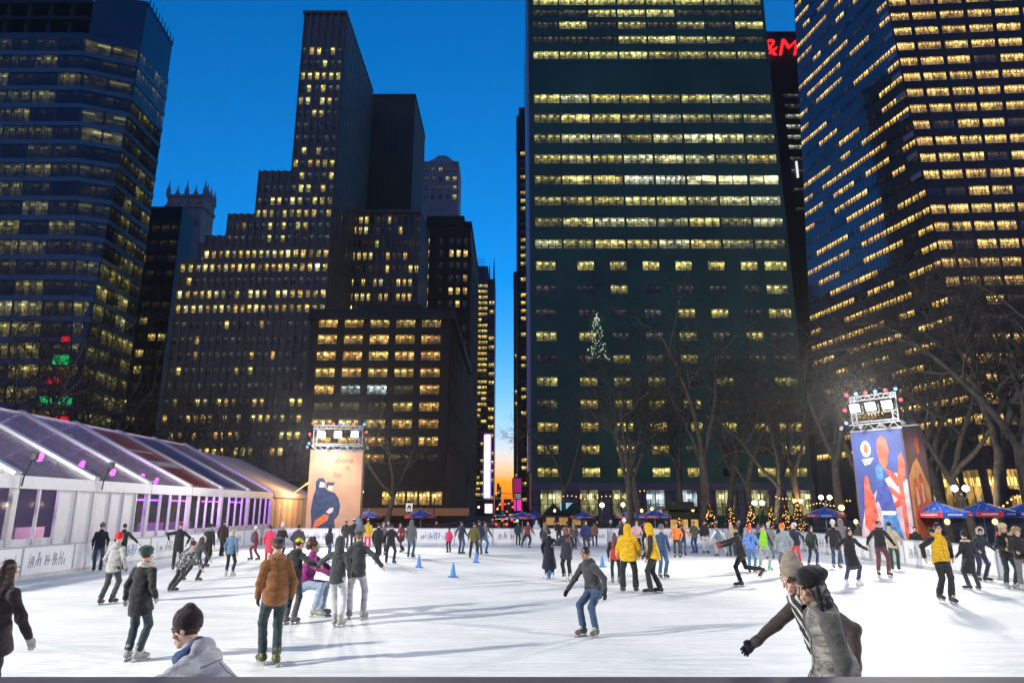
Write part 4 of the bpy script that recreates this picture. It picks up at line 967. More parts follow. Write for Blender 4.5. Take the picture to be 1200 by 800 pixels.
# ================================================================ trees
bark=mat('plane_bark',(.095,.09,.078),.85,var=.35,scale=3,bump=.4,bscale=25); twig=mat('twig_bark',(.06,.055,.046),.9,var=.2)
def grow_tree(seed,H=15,lean=0.0,spread=1.0,rt=.26,low=.3):
    r=random.Random(seed); tr=MB(); cr=MB()
    def branch(mb,p,d,L,r0,r1,nseg,nside,wob,up):
        pts=[p]; rad=[r0]; q=p.copy(); dd=d.copy(); out=[]
        for i in range(nseg):
            dd=(dd+Vector((r.gauss(0,wob),r.gauss(0,wob),r.gauss(0,wob)+up))).normalized()
            q=q+dd*(L/nseg); pts.append(q.copy()); rad.append(r0+(r1-r0)*(i+1)/nseg); out.append((q.copy(),dd.copy(),rad[-1]))
        mb.tube(pts,rad,nside,cap=False); return out
    d0=Vector((lean*r.uniform(-1,1),lean*r.uniform(-1,1),1)).normalized()
    base=Vector((0,0,-.05))
    tr.tube([base,base+Vector((0,0,.5))],[rt*1.5,rt*1.06],10,cap=False)
    trunk=branch(tr,Vector((0,0,.4)),d0,H*low,rt*1.08,rt*.8,6,10,.05,.03)
    top=trunk[-1]; l1=[]
    for k in range(r.choice([3,4,4])):
        a=2*math.pi*(k+r.random()*.6)/3.6; t_=r.uniform(.35,.75)*spread
        d=Vector((math.cos(a)*t_,math.sin(a)*t_,1)).normalized(); st=trunk[-1] if k<2 else trunk[-2 if k==2 else -3]
        l1.append((branch(tr,st[0],d,H*r.uniform(.42,.6),rt*.62,rt*.2,9,7,.13,.03),rt*.5))
    def sub(parents,n,Lf,rf,nseg,nside,wob,mb,spr,i0=.25):
        res=[]
        for segs,_ in parents:
            for k in range(n):
                i=min(len(segs)-1,int(len(segs)*(i0+(1-i0)*(k+r.random())/n)))
                p,d,rr=segs[i]; o=Vector((r.gauss(0,1),r.gauss(0,1),r.gauss(0.15,.6))); o=(o-d*o.dot(d)).normalized()
                nd=(d*r.uniform(.4,.9)+o*spr).normalized(); L=Lf*r.uniform(.6,1.25)
                res.append((branch(mb,p,nd,L,max(.006,rr*.62),rf,nseg,nside,wob,.04),rf))
        return res
    l2=sub(l1,5,H*.24,.03,6,5,.2,tr,.9)
    l3=sub(l2,5,H*.125,.014,4,4,.22,cr,1.0)
    l4=sub(l3,5,H*.075,.009,3,3,.25,cr,1.1)
    l5=sub(l4,3,H*.042,.006,2,3,.25,cr,1.1)
    return tr.mesh('trunk'),cr.mesh('crown')
protos=[grow_tree(11,15,.05,1.0,.27,.3),grow_tree(23,16,.10,.85,.3,.34),grow_tree(37,14,.14,1.15,.26,.26),grow_tree(51,17,.05,.75,.3,.36)]
for a,b in protos: 
    a.materials.append(bark); b.materials.append(twig); a.shade_smooth()
def tree(k,px_,Y,s,rz,label,group,tilt=0):
    q=at(px_,600,Y); o=thing('plane_tree',label,'tree',(q.x,Y,GZ),rz,group); o.scale=(s,s,s)
    o.rotation_euler=(0,tilt,rz)
    for n,me in zip(('trunk','crown'),protos[k]):
        c=bpy.data.objects.new(n,me); COL.objects.link(c); c.parent=o
g1='bare plane trees before the green tower'
for k,px_,Y,s,rz,lb in ((2,738,58,1.15,.3,'bare pale-limbed plane tree with a low fork just right of the reflected tree lights'),(0,660,74,1.0,1.2,'bare tree leftmost in front of the green tower'),
     (1,752,64,1.05,2.2,'slim bare tree close behind the low-forked one'),(3,800,70,1.0,.9,'tall bare tree with two close upright stems behind the lit firs'),(1,826,57,1.2,3.9,'thick bare tree with snaking limbs above the middle lit firs'),
     (3,852,68,1.1,5.0,'narrow bare tree between the thick one and the pale slim one'),(0,880,60,1.05,4.2,'bare tree with an even round crown over the right-hand firs'),(2,908,56,1.1,2.6,'pale slim bare tree forking in a Y above the twin globe lamp'),
     (1,938,62,1.1,1.0,'bare tree rightmost before the green tower, near its corner')):
    tree(k,px_,Y,s,rz,lb,g1)
g2='bare trees round the right light tower'
for k,px_,Y,s,rz,lb in ((1,985,50,1.1,.5,'bare tree close left of the blue banner tower'),(0,1012,58,1.25,3.3,'bare tree whose trunk stands behind the blue banner tower'),(3,1112,46,1.0,2.0,'bare tree rising behind the nearest blue umbrella'),
     (2,1142,42,1.15,4.4,'thick leaning tree between the twin lamp and the lobby windows'),(1,1168,39,1.15,5.6,'thick dark trunk in front of the orange lobby windows'),(0,1205,36,1.2,.1,'wide bare tree cut by the right edge'),(3,1245,44,1.2,1.4,'bare tree reaching in from beyond the right edge'),(2,1080,52,1.1,1.9,'bare tree right behind the rust side of the banner tower')):
    tree(k,px_,Y,s,rz,lb,g2)
g3='bare trees behind the tents'
for k,px_,Y,s,rz,lb in ((2,-40,44,1.2,.2,'bare tree leaning in over the tent from the left edge'),(0,22,48,1.15,1.1,'pale branched tree over the tent below the blue banded tower'),(1,70,56,1.05,2.4,'dark bare tree near the red and green reflections'),(3,118,60,1.0,3.1,'upright bare tree behind the second tent panel'),
     (0,165,66,1.0,4.0,'bare tree before the black slab building'),(1,205,70,.95,5.1,'bare tree before the left foot of the ribbed tower'),(3,262,72,.9,.7,'thin bare tree before the middle of the ribbed tower'),(2,318,76,.9,1.9,'bare tree just left of the peach banner tower')):
    tree(k,px_,Y,s,rz,lb,g3)
g4='bare trees before the brown loft building'
for k,px_,Y,s,rz,lb in ((2,452,62,.95,2.9,'bare tree with a dark split trunk right of the peach banner tower'),(0,415,80,.9,.4,'bare tree directly behind the peach banner tower')):
    tree(k,px_,Y,s,rz,lb,g4)
# ---------------- lit firs
needle=mat('fir_needle',(.02,.035,.018),.8,var=.3); warm=glow('warm_bulb',(1,.5,.14),3.0)
def fir(seed,H):
    r=random.Random(seed); f=MB(); b=MB(); tk=MB()
    tk.tube([(0,0,0),(0,0,H*.9)],[.07,.015],6)
    for k in range(420):
        h=r.random()**.8; z=.25+h*(H-.3); w=(1-h)*H*.3+.06; a=r.uniform(0,6.28); rr=w*r.uniform(.15,1)
        p=Vector((rr*math.cos(a),rr*math.sin(a),z-.12*rr)); d=Vector((math.cos(a),math.sin(a),r.uniform(-.3,.15)))*r.uniform(.14,.3); sd=Vector((-math.sin(a),math.cos(a),r.uniform(-.4,.4)))*.07
        f.poly([p-d*.4,p+sd,p+d,p-sd]); f.poly([p-d*.3+Vector((0,0,.05)),p+d*.9,p+Vector((0,0,-.08))])
    for k in range(130):
        h=r.random()**.9; z=.2+h*(H-.25); w=(1-h)*H*.31+.05; a=r.uniform(0,6.28); s_=r.uniform(.022,.042)
        b.ball((w*math.cos(a)*r.uniform(.75,1.02),w*math.sin(a)*r.uniform(.75,1.02),z),s_,5,4)
    return f.mesh('foliage'),b.mesh('string_lights'),tk.mesh('trunk')
fp=[fir(3,3.4),fir(9,3.0)]
for a,b,c in fp: a.materials.append(needle); b.materials.append(warm); c.materials.append(bark)
for k,(px_,top,Y,lb) in enumerate(((796,604,51,'short lit fir between two blue umbrellas'),(832,590,50,'lit fir leaning over the kiosk corner leftmost of the tall ones'),(856,592,50.5,'lit fir directly right of the kiosk'),(880,590,52,'lit fir under the left globe of the twin lamp'),
      (904,592,51,'lit fir just right of the twin globe lamp'),(920,591,52.5,'slim lit fir between two wider ones at the row end'),(935,587,50.5,'tallest lit fir at the right end of the row'))):
    q=at(px_,600,Y); h=zat(top,Y)-GZ; o=thing('lit_fir',lb,'fir tree',(q.x,Y,GZ),k*1.3,'firs with warm string lights'); s_=h/(3.4,3.0)[k%2]; o.scale=(s_*.85,s_*.85,s_)
    for n,me in zip(('foliage','string_lights','trunk'),fp[k%2]):
        c=bpy.data.objects.new(n,me); COL.objects.link(c); c.parent=o
# ---------------- umbrellas
m,t_,b_=nt('umbrella_blue'); tc=N(t_,'ShaderNodeTexCoord'); vo=N(t_,'ShaderNodeTexVoronoi'); vo.inputs['Scale'].default_value=4.5; t_.links.new(tc.outputs['Object'],vo.inputs[0])
cr=N(t_,'ShaderNodeValToRGB'); cr.color_ramp.elements[0].position=.17; cr.color_ramp.elements[0].color=(.5,.58,.75,1); cr.color_ramp.elements[1].position=.24; cr.color_ramp.elements[1].color=(.025,.12,.6,1)
t_.links.new(vo.outputs[0],cr.inputs[0]); t_.links.new(cr.outputs[0],b_.inputs['Base Color']); b_.inputs['Roughness'].default_value=.6
ublue=m; ubl2=mat('valance_blue',(.03,.1,.5),.6); ured=mat('valance_red',(.55,.03,.06),.6); uwht=mat('valance_white',(.85,.85,.88),.6); pole=mat('pole_grey',(.6,.6,.6),.4,.4)
def umbrella_parts():
    R_=1.35; n=8; rim=[(R_*math.cos(2*math.pi*(k+.5)/n),R_*math.sin(2*math.pi*(k+.5)/n)) for k in range(n)]
    c=MB(); N_=6
    for k in range(n):
        a,b=rim[k],rim[(k+1)%n]
        for j in range(N_):
            def pt(q,u): 
                w=u; return (q[0]*w,q[1]*w,2.42-.5*w-.10*math.sin(w*math.pi)*1.0)
            u0,u1=j/N_,(j+1)/N_
            if j==0: c.poly([pt(a,u0),pt(a,u1),pt(b,u1)])
            else: c.poly([pt(a,u0),pt(a,u1),pt(b,u1),pt(b,u0)])
    res=[('canopy',c.mesh('canopy'),ublue)]
    for k in range(n):
        a,b=Vector((*rim[k],0)),Vector((*rim[(k+1)%n],0)); v=MB(); z0,z1=1.70,1.925
        v.prism([(a.x*1.005,a.y*1.005,z0),(b.x*1.005,b.y*1.005,z0),(b.x*1.005,b.y*1.005,z1),(a.x*1.005,a.y*1.005,z1)],(0,0,0),(-a.x*.008,-a.y*.008,0))
        res.append(('valance',v.mesh('valance'),ured if k%2==0 else ubl2))
        w=MB(); r=random.Random(k)
        for j in range(9):
            u0=.2+j*.068; p0=a+(b-a)*u0; p1=a+(b-a)*(u0+.045); hh=.05+.03*r.random()
            w.prism([(p0.x*1.012,p0.y*1.012,1.79),(p1.x*1.012,p1.y*1.012,1.79),(p1.x*1.012,p1.y*1.012,1.79+hh),(p0.x*1.012,p0.y*1.012,1.79+hh)],(0,0,0),(-p0.x*.005,-p0.y*.005,0))
        res.append(('sub',w.mesh('printed_mark'),uwht))
    p=MB(); p.tube([(0,0,0),(0,0,2.5)],.026,8); p.ball((0,0,2.53),.04); res.append(('pole',p.mesh('pole'),pole))
    rb=MB()
    for k in range(n): rb.bar((0,0,2.36),(rim[k][0],rim[k][1],1.9),.018)
    res.append(('rib_frame',rb.mesh('rib_frame'),pole))
    bs=MB(); bs.lathe([(.28,0),(.28,.06),(.06,.12)],14); res.append(('base',bs.mesh('base'),black))
    for n_,me,mt in res: me.materials.append(mt)
    return res
up=umbrella_parts()
for k,(px_,vb,wpx,lb) in enumerate(((1098,606,70,'large blue umbrella with red valances nearest behind the boards on the right'),(1152,605,66,'blue umbrella second from the right, overlapping the nearest one'),(1206,605,66,'blue umbrella cut off by the right edge'),
      (967,606,46,'blue umbrella standing alone left of the blue banner tower'),(493,607,38,'blue umbrella in front of the orange lit awning'),(432,607,34,'blue umbrella close to the peach banner tower'),(612,608,34,'blue umbrella at the mouth of the street'),
      (683,607,30,'blue umbrella beside the dark market roofs'),(737,607,32,'dim blue umbrella left of the yellow hooded pair'),(767,607,38,'bright blue umbrella above the yellow hooded pair'),(797,607,36,'blue umbrella beside the kiosk and first lit fir'),(626,606,26,'small dim blue umbrella behind the one at the street mouth'))):
    Y=800*2.7/wpx; q=at(px_,600,Y); zb=zat(vb,Y); o=thing('patio_umbrella',lb,'umbrella',(q.x,Y,zb-1.70),k*.4,'blue umbrellas with red valances'); lastv=None
    zs=zb-1.70
    for n_,me,mt in up:
        c=bpy.data.objects.new('printed_mark' if n_=='sub' else n_,me); COL.objects.link(c)
        if n_=='sub': c.parent=lastv
        else: c.parent=o
        if n_=='valance': lastv=c
        if n_ in('pole','base') and zs>GZ:
            if n_=='pole': c.scale=(1,1,1); 
# ---------------- globe lamps
gm=glow('globe_white',(1,.9,.8),4.0); go_=glow('globe_orange',(1,.5,.2),3.5); iron=mat('lamp_iron',(.02,.025,.022),.5,.4)
def lamp(px_,py_,Y,label,twin=0,m_=None,r_=.2,group='globe street lamps'):
    q=at(px_,py_,Y); o=thing('street_lamp',label,'street lamp',(q.x,Y,GZ),0,group); H=q.z-GZ
    mb=MB(); mb.lathe([(.2,0),(.2,.25),(.12,.4),(.075,.7),(.06,H-.5),(.09,H-.35),(.05,H-.28)],10); mb.build('post',iron,o,smooth=False)
    xs_=[0] if not twin else [-twin/2,twin/2]
    for x in xs_:
        if twin: mb=MB(); mb.tube([(0,0,H-.5),(x*.5,0,H-.62),(x,0,H-.45),(x,0,H-.2)],.03,6); mb.build('arm',iron,o)
        mb=MB(); mb.ball((x,0,H),r_,14,8); gb=mb.build('globe',m_ or gm,o,smooth=True)
        mb=MB(); mb.lathe([(.09,0),(.06,.08),(.01,.2)],8,(x,0,H+r_*.92)); mb.build('finial',iron,gb)
        l=bpy.data.lights.new('globe_light','POINT'); l.energy=6; l.color=(1,.75,.5) if m_ is None else (1,.5,.2); l.shadow_soft_size=r_
        lo=bpy.data.objects.new('globe_light',l); COL.objects.link(lo); lo.location=(q.x+x,Y-.4,q.z)
lamp(423.5,576,64,'single globe lamp right of the peach banner tower'); lamp(705.5,591.5,58,'single globe lamp left of the dim umbrella'); lamp(730,591,66,'smaller globe lamp just right of the first single one before the tower shops')
lamp(888.5,589,56,'twin white globe lamp above the lit firs',.62); lamp(935,587,62,'twin orange globe lamp at the end of the fir row',.5,go_); lamp(967,582.5,60,'twin white globe lamp left of the blue banner tower',.75)
lamp(1125,572,40,'twin globe lamp with red tips behind the nearest umbrella',.66,None,.19); lamp(509,580.5,75,'orange globe lamp before the loft shop windows',0,go_,.16); lamp(986,594.5,48,'orange globe lamp low beside the lone umbrella',0,go_,.2)
# strings of small lamps under the umbrellas on the right
for k,(px_,py_,Y,lb) in enumerate(((1110,611,36,'amber lantern hanging under the nearest umbrella'),(1166,611,36,'amber lantern hanging under the second umbrella'),(1003,611,44,'amber lantern right of the lone umbrella'),(752,598,58,'amber lantern leftmost under the kiosk roof'),(764,596,58,'amber lantern second from the left under the kiosk roof'),(812,597,58,'amber lantern rightmost under the kiosk roof'),(650,598,70,'amber lantern in the dark market stalls'),(745,570,100,'tiny reddish lamp high on the tower shop front'))):
    q=at(px_,py_,Y); o=thing('lantern',lb,'lantern',q,0,'amber lanterns behind the boards'); mb=MB(); mb.ball((0,0,0),.13,10,6,1.2); mb.build('globe',go_,o,smooth=True); mb=MB(); mb.tube([(0,0,.15),(0,0,.6)],.015,5); mb.build('cord',iron,o)
# ---------------- kiosk and market stalls
kd=mat('kiosk_green',(.015,.03,.022),.5); 
def kiosk(x0,x1,Y,zt,label,peak):
    o=thing('kiosk',label,'kiosk',((x0+x1)/2,Y,GZ)); L=o.location; d=3
    mb=MB(); mb.box((x0,Y+.6,GZ),(x1,Y+d,zt-.4)); mb.box((x0,Y,GZ),(x1,Y+.6,GZ+1.1)); mb.build('wall',kd,o,L)
    mb=MB()
    if peak: 
        n=2
        for k in range(n):
            a=x0+(x1-x0)*k/n; b=x0+(x1-x0)*(k+1)/n; m2=(a+b)/2
            mb.poly([(a,Y-.3,zt-.4),(b,Y-.3,zt-.4),(m2,Y+d/2,zt+.7)]); mb.poly([(b,Y-.3,zt-.4),(b,Y+d,zt-.4),(m2,Y+d/2,zt+.7)]); mb.poly([(a,Y+d,zt-.4),(a,Y-.3,zt-.4),(m2,Y+d/2,zt+.7)]); mb.poly([(b,Y+d,zt-.4),(a,Y+d,zt-.4),(m2,Y+d/2,zt+.7)])
    else:
        mb.box((x0-.4,Y-.4,zt-.4),(x1+.4,Y+d+.2,zt-.1)); mb.box((x0+.5,Y+.3,zt-.1),(x1-.5,Y+d-.4,zt+.25))
    mb.build('roof',mat('kiosk_roof',(.02,.04,.03),.6),o,L)
    for k in range(3):
        a=x0+(x1-x0)*(k+.15)/3; mb=MB(); mb.box((a,Y+.55,GZ+1.15),(a+(x1-x0)*.22,Y+.59,GZ+1.9)); mb.build('opening',glow('kiosk_glow',(1,.6,.2),.35 if not peak else .12),o,L)
Yk=58; kiosk(xat(785,600,Yk),xat(822,600,Yk),Yk,zat(591,Yk),'dark green kiosk with flat roof among the lit firs',False)
Yk=72; kiosk(xat(638,600,Yk),xat(684,600,Yk),Yk,zat(597,Yk),'dark market stalls with two pointed roofs at the tower foot',True)
# low hedge behind the far boards
r5=random.Random(8); mb=MB(); 
for (xa,xb,Y) in ((-9.5,0,52),(.5,13,54)):
    for k in range(2600):
        p=Vector((r5.uniform(xa,xb),Y+r5.uniform(-.4,.4),GZ+.9*r5.random()**.7)); d=Vector((r5.gauss(0,1),r5.gauss(0,1),r5.gauss(0,1))).normalized()*.09; s_=d.orthogonal().normalized()*.045
        mb.poly([p-d,p+s_,p+d,p-s_])
tag(mb.build('hedge',mat('hedge_leaf',(.03,.045,.025),.8,var=.3)),'low clipped dark hedge behind the far boards','hedge',None,'stuff')
# ---------------- blue-lit poster stand, small sign
q=at(664,590,76); o=thing('poster_stand','small glowing pale blue poster stand at the tower foot','sign',(q.x,76,GZ)); mb=MB(); mb.box((-.7,0,1.2),(.7,.15,3.4)); mb.build('poster',glow('poster_blue',(.25,.6,.8),.8),o); mb=MB(); mb.bar((-.6,.08,0),(-.6,.08,1.2),.1); mb.bar((.6,.08,0),(.6,.08,1.2),.1); mb.build('stand',black,o)
q=at(479.5,594,60); o=thing('house_sign','white square sign with a dark house mark above an umbrella','sign',(q.x,60,GZ)); H=q.z-GZ; mb=MB(); mb.box((-.28,0,H-.34),(.28,.06,H+.34)); mb.build('sign_board',mat('sign_white',(.8,.8,.8),.5,emit=.5),o)
mb=MB(); mb.prism([(-.15,-.01,H-.2),(-.06,-.01,H-.2),(-.06,-.01,H-.02),(.06,-.01,H-.02),(.06,-.01,H-.2),(.15,-.01,H-.2),(.15,-.01,H+.05),(0,-.01,H+.2),(-.15,-.01,H+.05)],(0,0,0),(0,.005,0)); mb.build('printed_mark',black,o)
mb=MB(); mb.bar((0,.05,0),(0,.05,H-.34),.08); mb.poly([(-.3,0,H+.34),(.3,0,H+.34),(0,.03,H+.6)]); mb.build('post',black,o)
# traffic signals and cars far down the street
tail=glow('tail_lamp',(1,.05,.02),5); head=glow('head_lamp',(1,.8,.55),6); amber=glow('signal_amber',(1,.35,.08),4); grn=glow('signal_green',(.1,1,.5),3)
def car_parts():
    r=[]; b=MB()
    prof=[(-2.2,.35),(-2.25,.8),(-1.9,.98),(-1.5,1.0),(-.9,1.42),(.7,1.45),(1.35,1.0),(2.1,.88),(2.25,.6),(2.2,.35)]
    b.prism([(-.88,y,z) for y,z in prof],(0,0,0),(1.76,0,0)); r.append(('body',b.mesh('body'),'paint'))
    g=MB(); g.poly([(-.72,-1.46,1.03),(.72,-1.46,1.03),(.62,-.97,1.38),(-.62,-.97,1.38)]); g.poly([(-.89,-1.2,1.02),(-.89,1.1,1.02),(-.89,.65,1.38),(-.89,-.85,1.38)]); g.poly([(.89,-1.2,1.02),(.89,1.1,1.02),(.89,.65,1.38),(.89,-.85,1.38)]); r.append(('window',g.mesh('window'),'glass'))
    for sx in(-1,1):
        for y in(-1.4,1.4):
            w=MB(); w.tube([(sx*.7,y,.33),(sx*.9,y,.33)],.33,14); r.append(('wheel',w.mesh('wheel'),'rubber'))
        l=MB(); l.obox((sx*.68,-2.24,.78),(.16,0,0),(0,.03,0),(0,0,.09)); r.append(('tail_light',l.mesh('tail_light'),'tail'))
    return r
cp=car_parts(); cmats={'glass':mat('car_glass',(.02,.02,.03),.1),'rubber':mat('tyre',(.02,.02,.02),.8),'tail':tail}
for k,(px_,Y,c,lb) in enumerate(((588,96,(.6,.45,.03),'yellow cab waiting at the street mouth'),(598,112,(.05,.05,.06),'black car behind the cab in the street'),(594,150,(.3,.3,.32),'grey car far down the street'),(601,180,(.1,.1,.12),'dark car farthest down the street'),(582,135,(.4,.05,.05),'red car left lane of the street'))):
    q=at(px_,604,Y); o=thing('parked_car',lb,'car',(q.x,Y,GZ+.01),0,'cars in the street')
    for n_,me,mt in cp:
        c_=bpy.data.objects.new(n_,me); COL.objects.link(c_); c_.parent=o
        if not me.materials: me.materials.append(cmats.get(mt))
        if mt=='paint': c_.material_slots[0].link='OBJECT'; c_.material_slots[0].material=mat('car_paint',c,.25,.2,coat=.5)
for k,(px_,py_,Y,col,lb) in enumerate(((601,596,118,'r','red signal highest of those over the street'),(592,592,150,'r','amber signal far down the street'),(586,592,170,'a','amber signal left lane far down the street'),(596,591,190,'a','farthest amber signal over the street'),(606,607,90,'g','green white signal low at the kerb'),(594,601,130,'r','red signal low in the street'),(589,612,84,'r','red signal nearest behind the boards'),(600,611,88,'r','red signal beside the umbrella at the street mouth'),(583,598,125,'a','amber signal near the white screen'),(561,596,120,'w','white lamp beside the small white screen'))):
    q=at(px_,py_,Y); o=thing('traffic_signal',lb,'traffic light',(q.x,Y,GZ),0,'signals along the street'); H=q.z-GZ
    mb=MB(); mb.box((-.2,-.12,H-.55),(.2,.12,H+.55)); mb.build('signal_head',black,o); mb=MB(); mb.tube([(0,.1,0),(0,.1,H-.5)],.06,6); mb.build('post',black,o)
    mb=MB(); mb.ball((0,-.12,H+.3 if col!='g' else H-.3),.17,10,6); mb.build('lens',{'r':tail,'a':amber,'g':grn,'w':head}[col],o)
q=at(605,584,125); o=thing('cobra_lamp','curved street lamp arm against the orange sky','street lamp',(q.x,125,GZ)); H=zat(577,125)-GZ; mb=MB(); mb.tube([(0,0,0),(0,0,H-1),(-.5,0,H-.2),(-3.2,0,H)],[.12,.09,.07,.05],8); mb.build('post',black,o); mb=MB(); mb.obox((-3.4,0,H-.03),(.4,0,0),(0,.14,0),(0,0,.06)); mb.build('lamp_head',glow('lamp_amber',(1,.7,.4),1.2),o)

# festoons of small warm lamps at the back
r6=random.Random(12)
for (p0,p1,Y,lb) in (((640,578),(760,574),66,'sagging string of small warm lamps before the tower shop windows'),((905,578),(1000,586),54,'sagging string of small warm lamps left of the blue banner tower'),((1075,588),(1200,580),34,'sagging string of small warm lamps above the umbrellas on the right')):
    a=at(*p0,Y); b=at(*p1,Y); o=thing('festoon',lb,'string lights',a,0,'strings of warm lamps'); pts=[]
    for k in range(25):
        u=k/24; q=a.lerp(b,u)-a; q.z-=.5*math.sin(math.pi*u)+.12*math.sin(u*19); pts.append(q)
    mb=MB(); mb.tube(pts,.012,4); mb.build('wire',iron,o)
    mb=MB()
    for k in range(1,24): mb.ball((pts[k].x,pts[k].y,pts[k].z-.06),.05,6,4)
    mb.build('string_lights',warm,o)
# ================================================================ people: implicit surfaces polygonised with surface nets
def V3(*a): return np.array(a,dtype=np.float64)
def nrm(v):
    v=np.asarray(v,float); n=np.linalg.norm(v); return v/n if n>1e-9 else v
class Field:
    """signed distance samples on a grid; every primitive only touches its own neighbourhood"""
    def __init__(s,h): s.h=h; s.pr=[]
    def cap(s,a,b,ra,rb=None,k=.03,op='+'):
        rb=ra if rb is None else rb; a=np.asarray(a,float); b=np.asarray(b,float)
        s.pr.append(('c',a,b,ra,rb,k,op,np.minimum(a-ra,b-rb),np.maximum(a+ra,b+rb)))
    def flat(s,a,b,ra,rb,xd,fl,k=.03,op='+'):
        """capsule whose section is squeezed by fl (2 values) across the axis perpendicular to xd"""
        a=np.asarray(a,float); b=np.asarray(b,float); m=max(ra,rb)
        s.pr.append(('f',a,b,ra,rb,k,op,np.minimum(a,b)-m,np.maximum(a,b)+m,nrm(xd),fl))
    def ell(s,c,r,M=None,k=.02,op='+'):
        c=np.asarray(c,float); r=np.asarray(r,float); M=np.eye(3) if M is None else M
        m=max(r); s.pr.append(('e',c,r,M,None,k,op,c-m,c+m))
    def mesh(s,name,wr=0,wf=18,seed=0):
        h=s.h; add=[p for p in s.pr if p[6]=='+']
        lo=np.min([p[7] for p in add],0)-3*h-.02; hi=np.max([p[8] for p in add],0)+3*h+.02
        n=np.ceil((hi-lo)/h).astype(int)+1
        D=np.full(n,.5)
        ax=[lo[i]+h*np.arange(n[i]) for i in range(3)]
        for p in s.pr:
            k=p[5]; mg=max(2.5*h,k)+.01
            i0=np.clip(np.floor((p[7]-mg-lo)/h).astype(int),0,n-1); i1=np.clip(np.ceil((p[8]+mg-lo)/h).astype(int)+1,0,n)
            if np.any(i1<=i0): continue
            sl=tuple(slice(a,b) for a,b in zip(i0,i1))
            X=ax[0][sl[0]][:,None,None]; Y=ax[1][sl[1]][None,:,None]; Z=ax[2][sl[2]][None,None,:]
            if p[0] in 'cf':
                a,b,ra,rb=p[1:5]; d=b-a; L2=max(d@d,1e-12)
                t=np.clip(((X-a[0])*d[0]+(Y-a[1])*d[1]+(Z-a[2])*d[2])/L2,0,1)
                vx=X-a[0]-t*d[0]; vy=Y-a[1]-t*d[1]; vz=Z-a[2]-t*d[2]
                if p[0]=='c': d_=np.sqrt(vx*vx+vy*vy+vz*vz)-(ra+(rb-ra)*t)
                else:
                    xd=p[9]; u=nrm(d); yd=nrm(np.cross(u,xd)); f=p[10][0]+(p[10][1]-p[10][0])*t
                    sy=vx*yd[0]+vy*yd[1]+vz*yd[2]; q=vx*vx+vy*vy+vz*vz-sy*sy
                    rr=(ra+(rb-ra)*t); nn=np.sqrt(np.maximum(q,0)+(sy/f)**2); g=np.sqrt(np.maximum(q,0)+(sy/f/f)**2)+1e-9
                    d_=nn*(nn-rr)/g
                    d_=np.where(nn<rr,np.maximum(d_,(nn-rr)),d_)
            else:
                c,r,M=p[1],p[2],p[3]
                x,y,z=X-c[0],Y-c[1],Z-c[2]
                lx=(M[0,0]*x+M[1,0]*y+M[2,0]*z)/r[0]; ly=(M[0,1]*x+M[1,1]*y+M[2,1]*z)/r[1]; lz=(M[0,2]*x+M[1,2]*y+M[2,2]*z)/r[2]
                k0=np.sqrt(lx*lx+ly*ly+lz*lz); k1=np.sqrt((lx/r[0])**2+(ly/r[1])**2+(lz/r[2])**2)+1e-9
                d_=k0*(k0-1)/k1
                d_=np.maximum(d_,-min(r))
            o=D[sl]
            if p[6]=='+':
                if k>0: hh=np.maximum(k-np.abs(o-d_),0)/k; D[sl]=np.minimum(o,d_)-hh*hh*k*.25
                else: D[sl]=np.minimum(o,d_)
            else:
                d_=-d_
                if k>0: hh=np.maximum(k-np.abs(o-d_),0)/k; D[sl]=np.maximum(o,d_)+hh*hh*k*.25
                else: D[sl]=np.maximum(o,d_)
        if wr:
            X,Y,Z=ax[0][:,None,None],ax[1][None,:,None],ax[2][None,None,:]
            D=D+wr*(np.sin(wf*X+seed+2.1*np.sin(wf*.6*Z+seed))*np.sin(wf*1.25*Z+seed*2+1.7*np.sin(wf*.7*Y))+.5*np.sin(wf*2.1*Z+3*np.sin(wf*.9*X+seed)+seed*3)*np.cos(wf*1.1*Y+seed))
        return nets(D,lo,h,name)
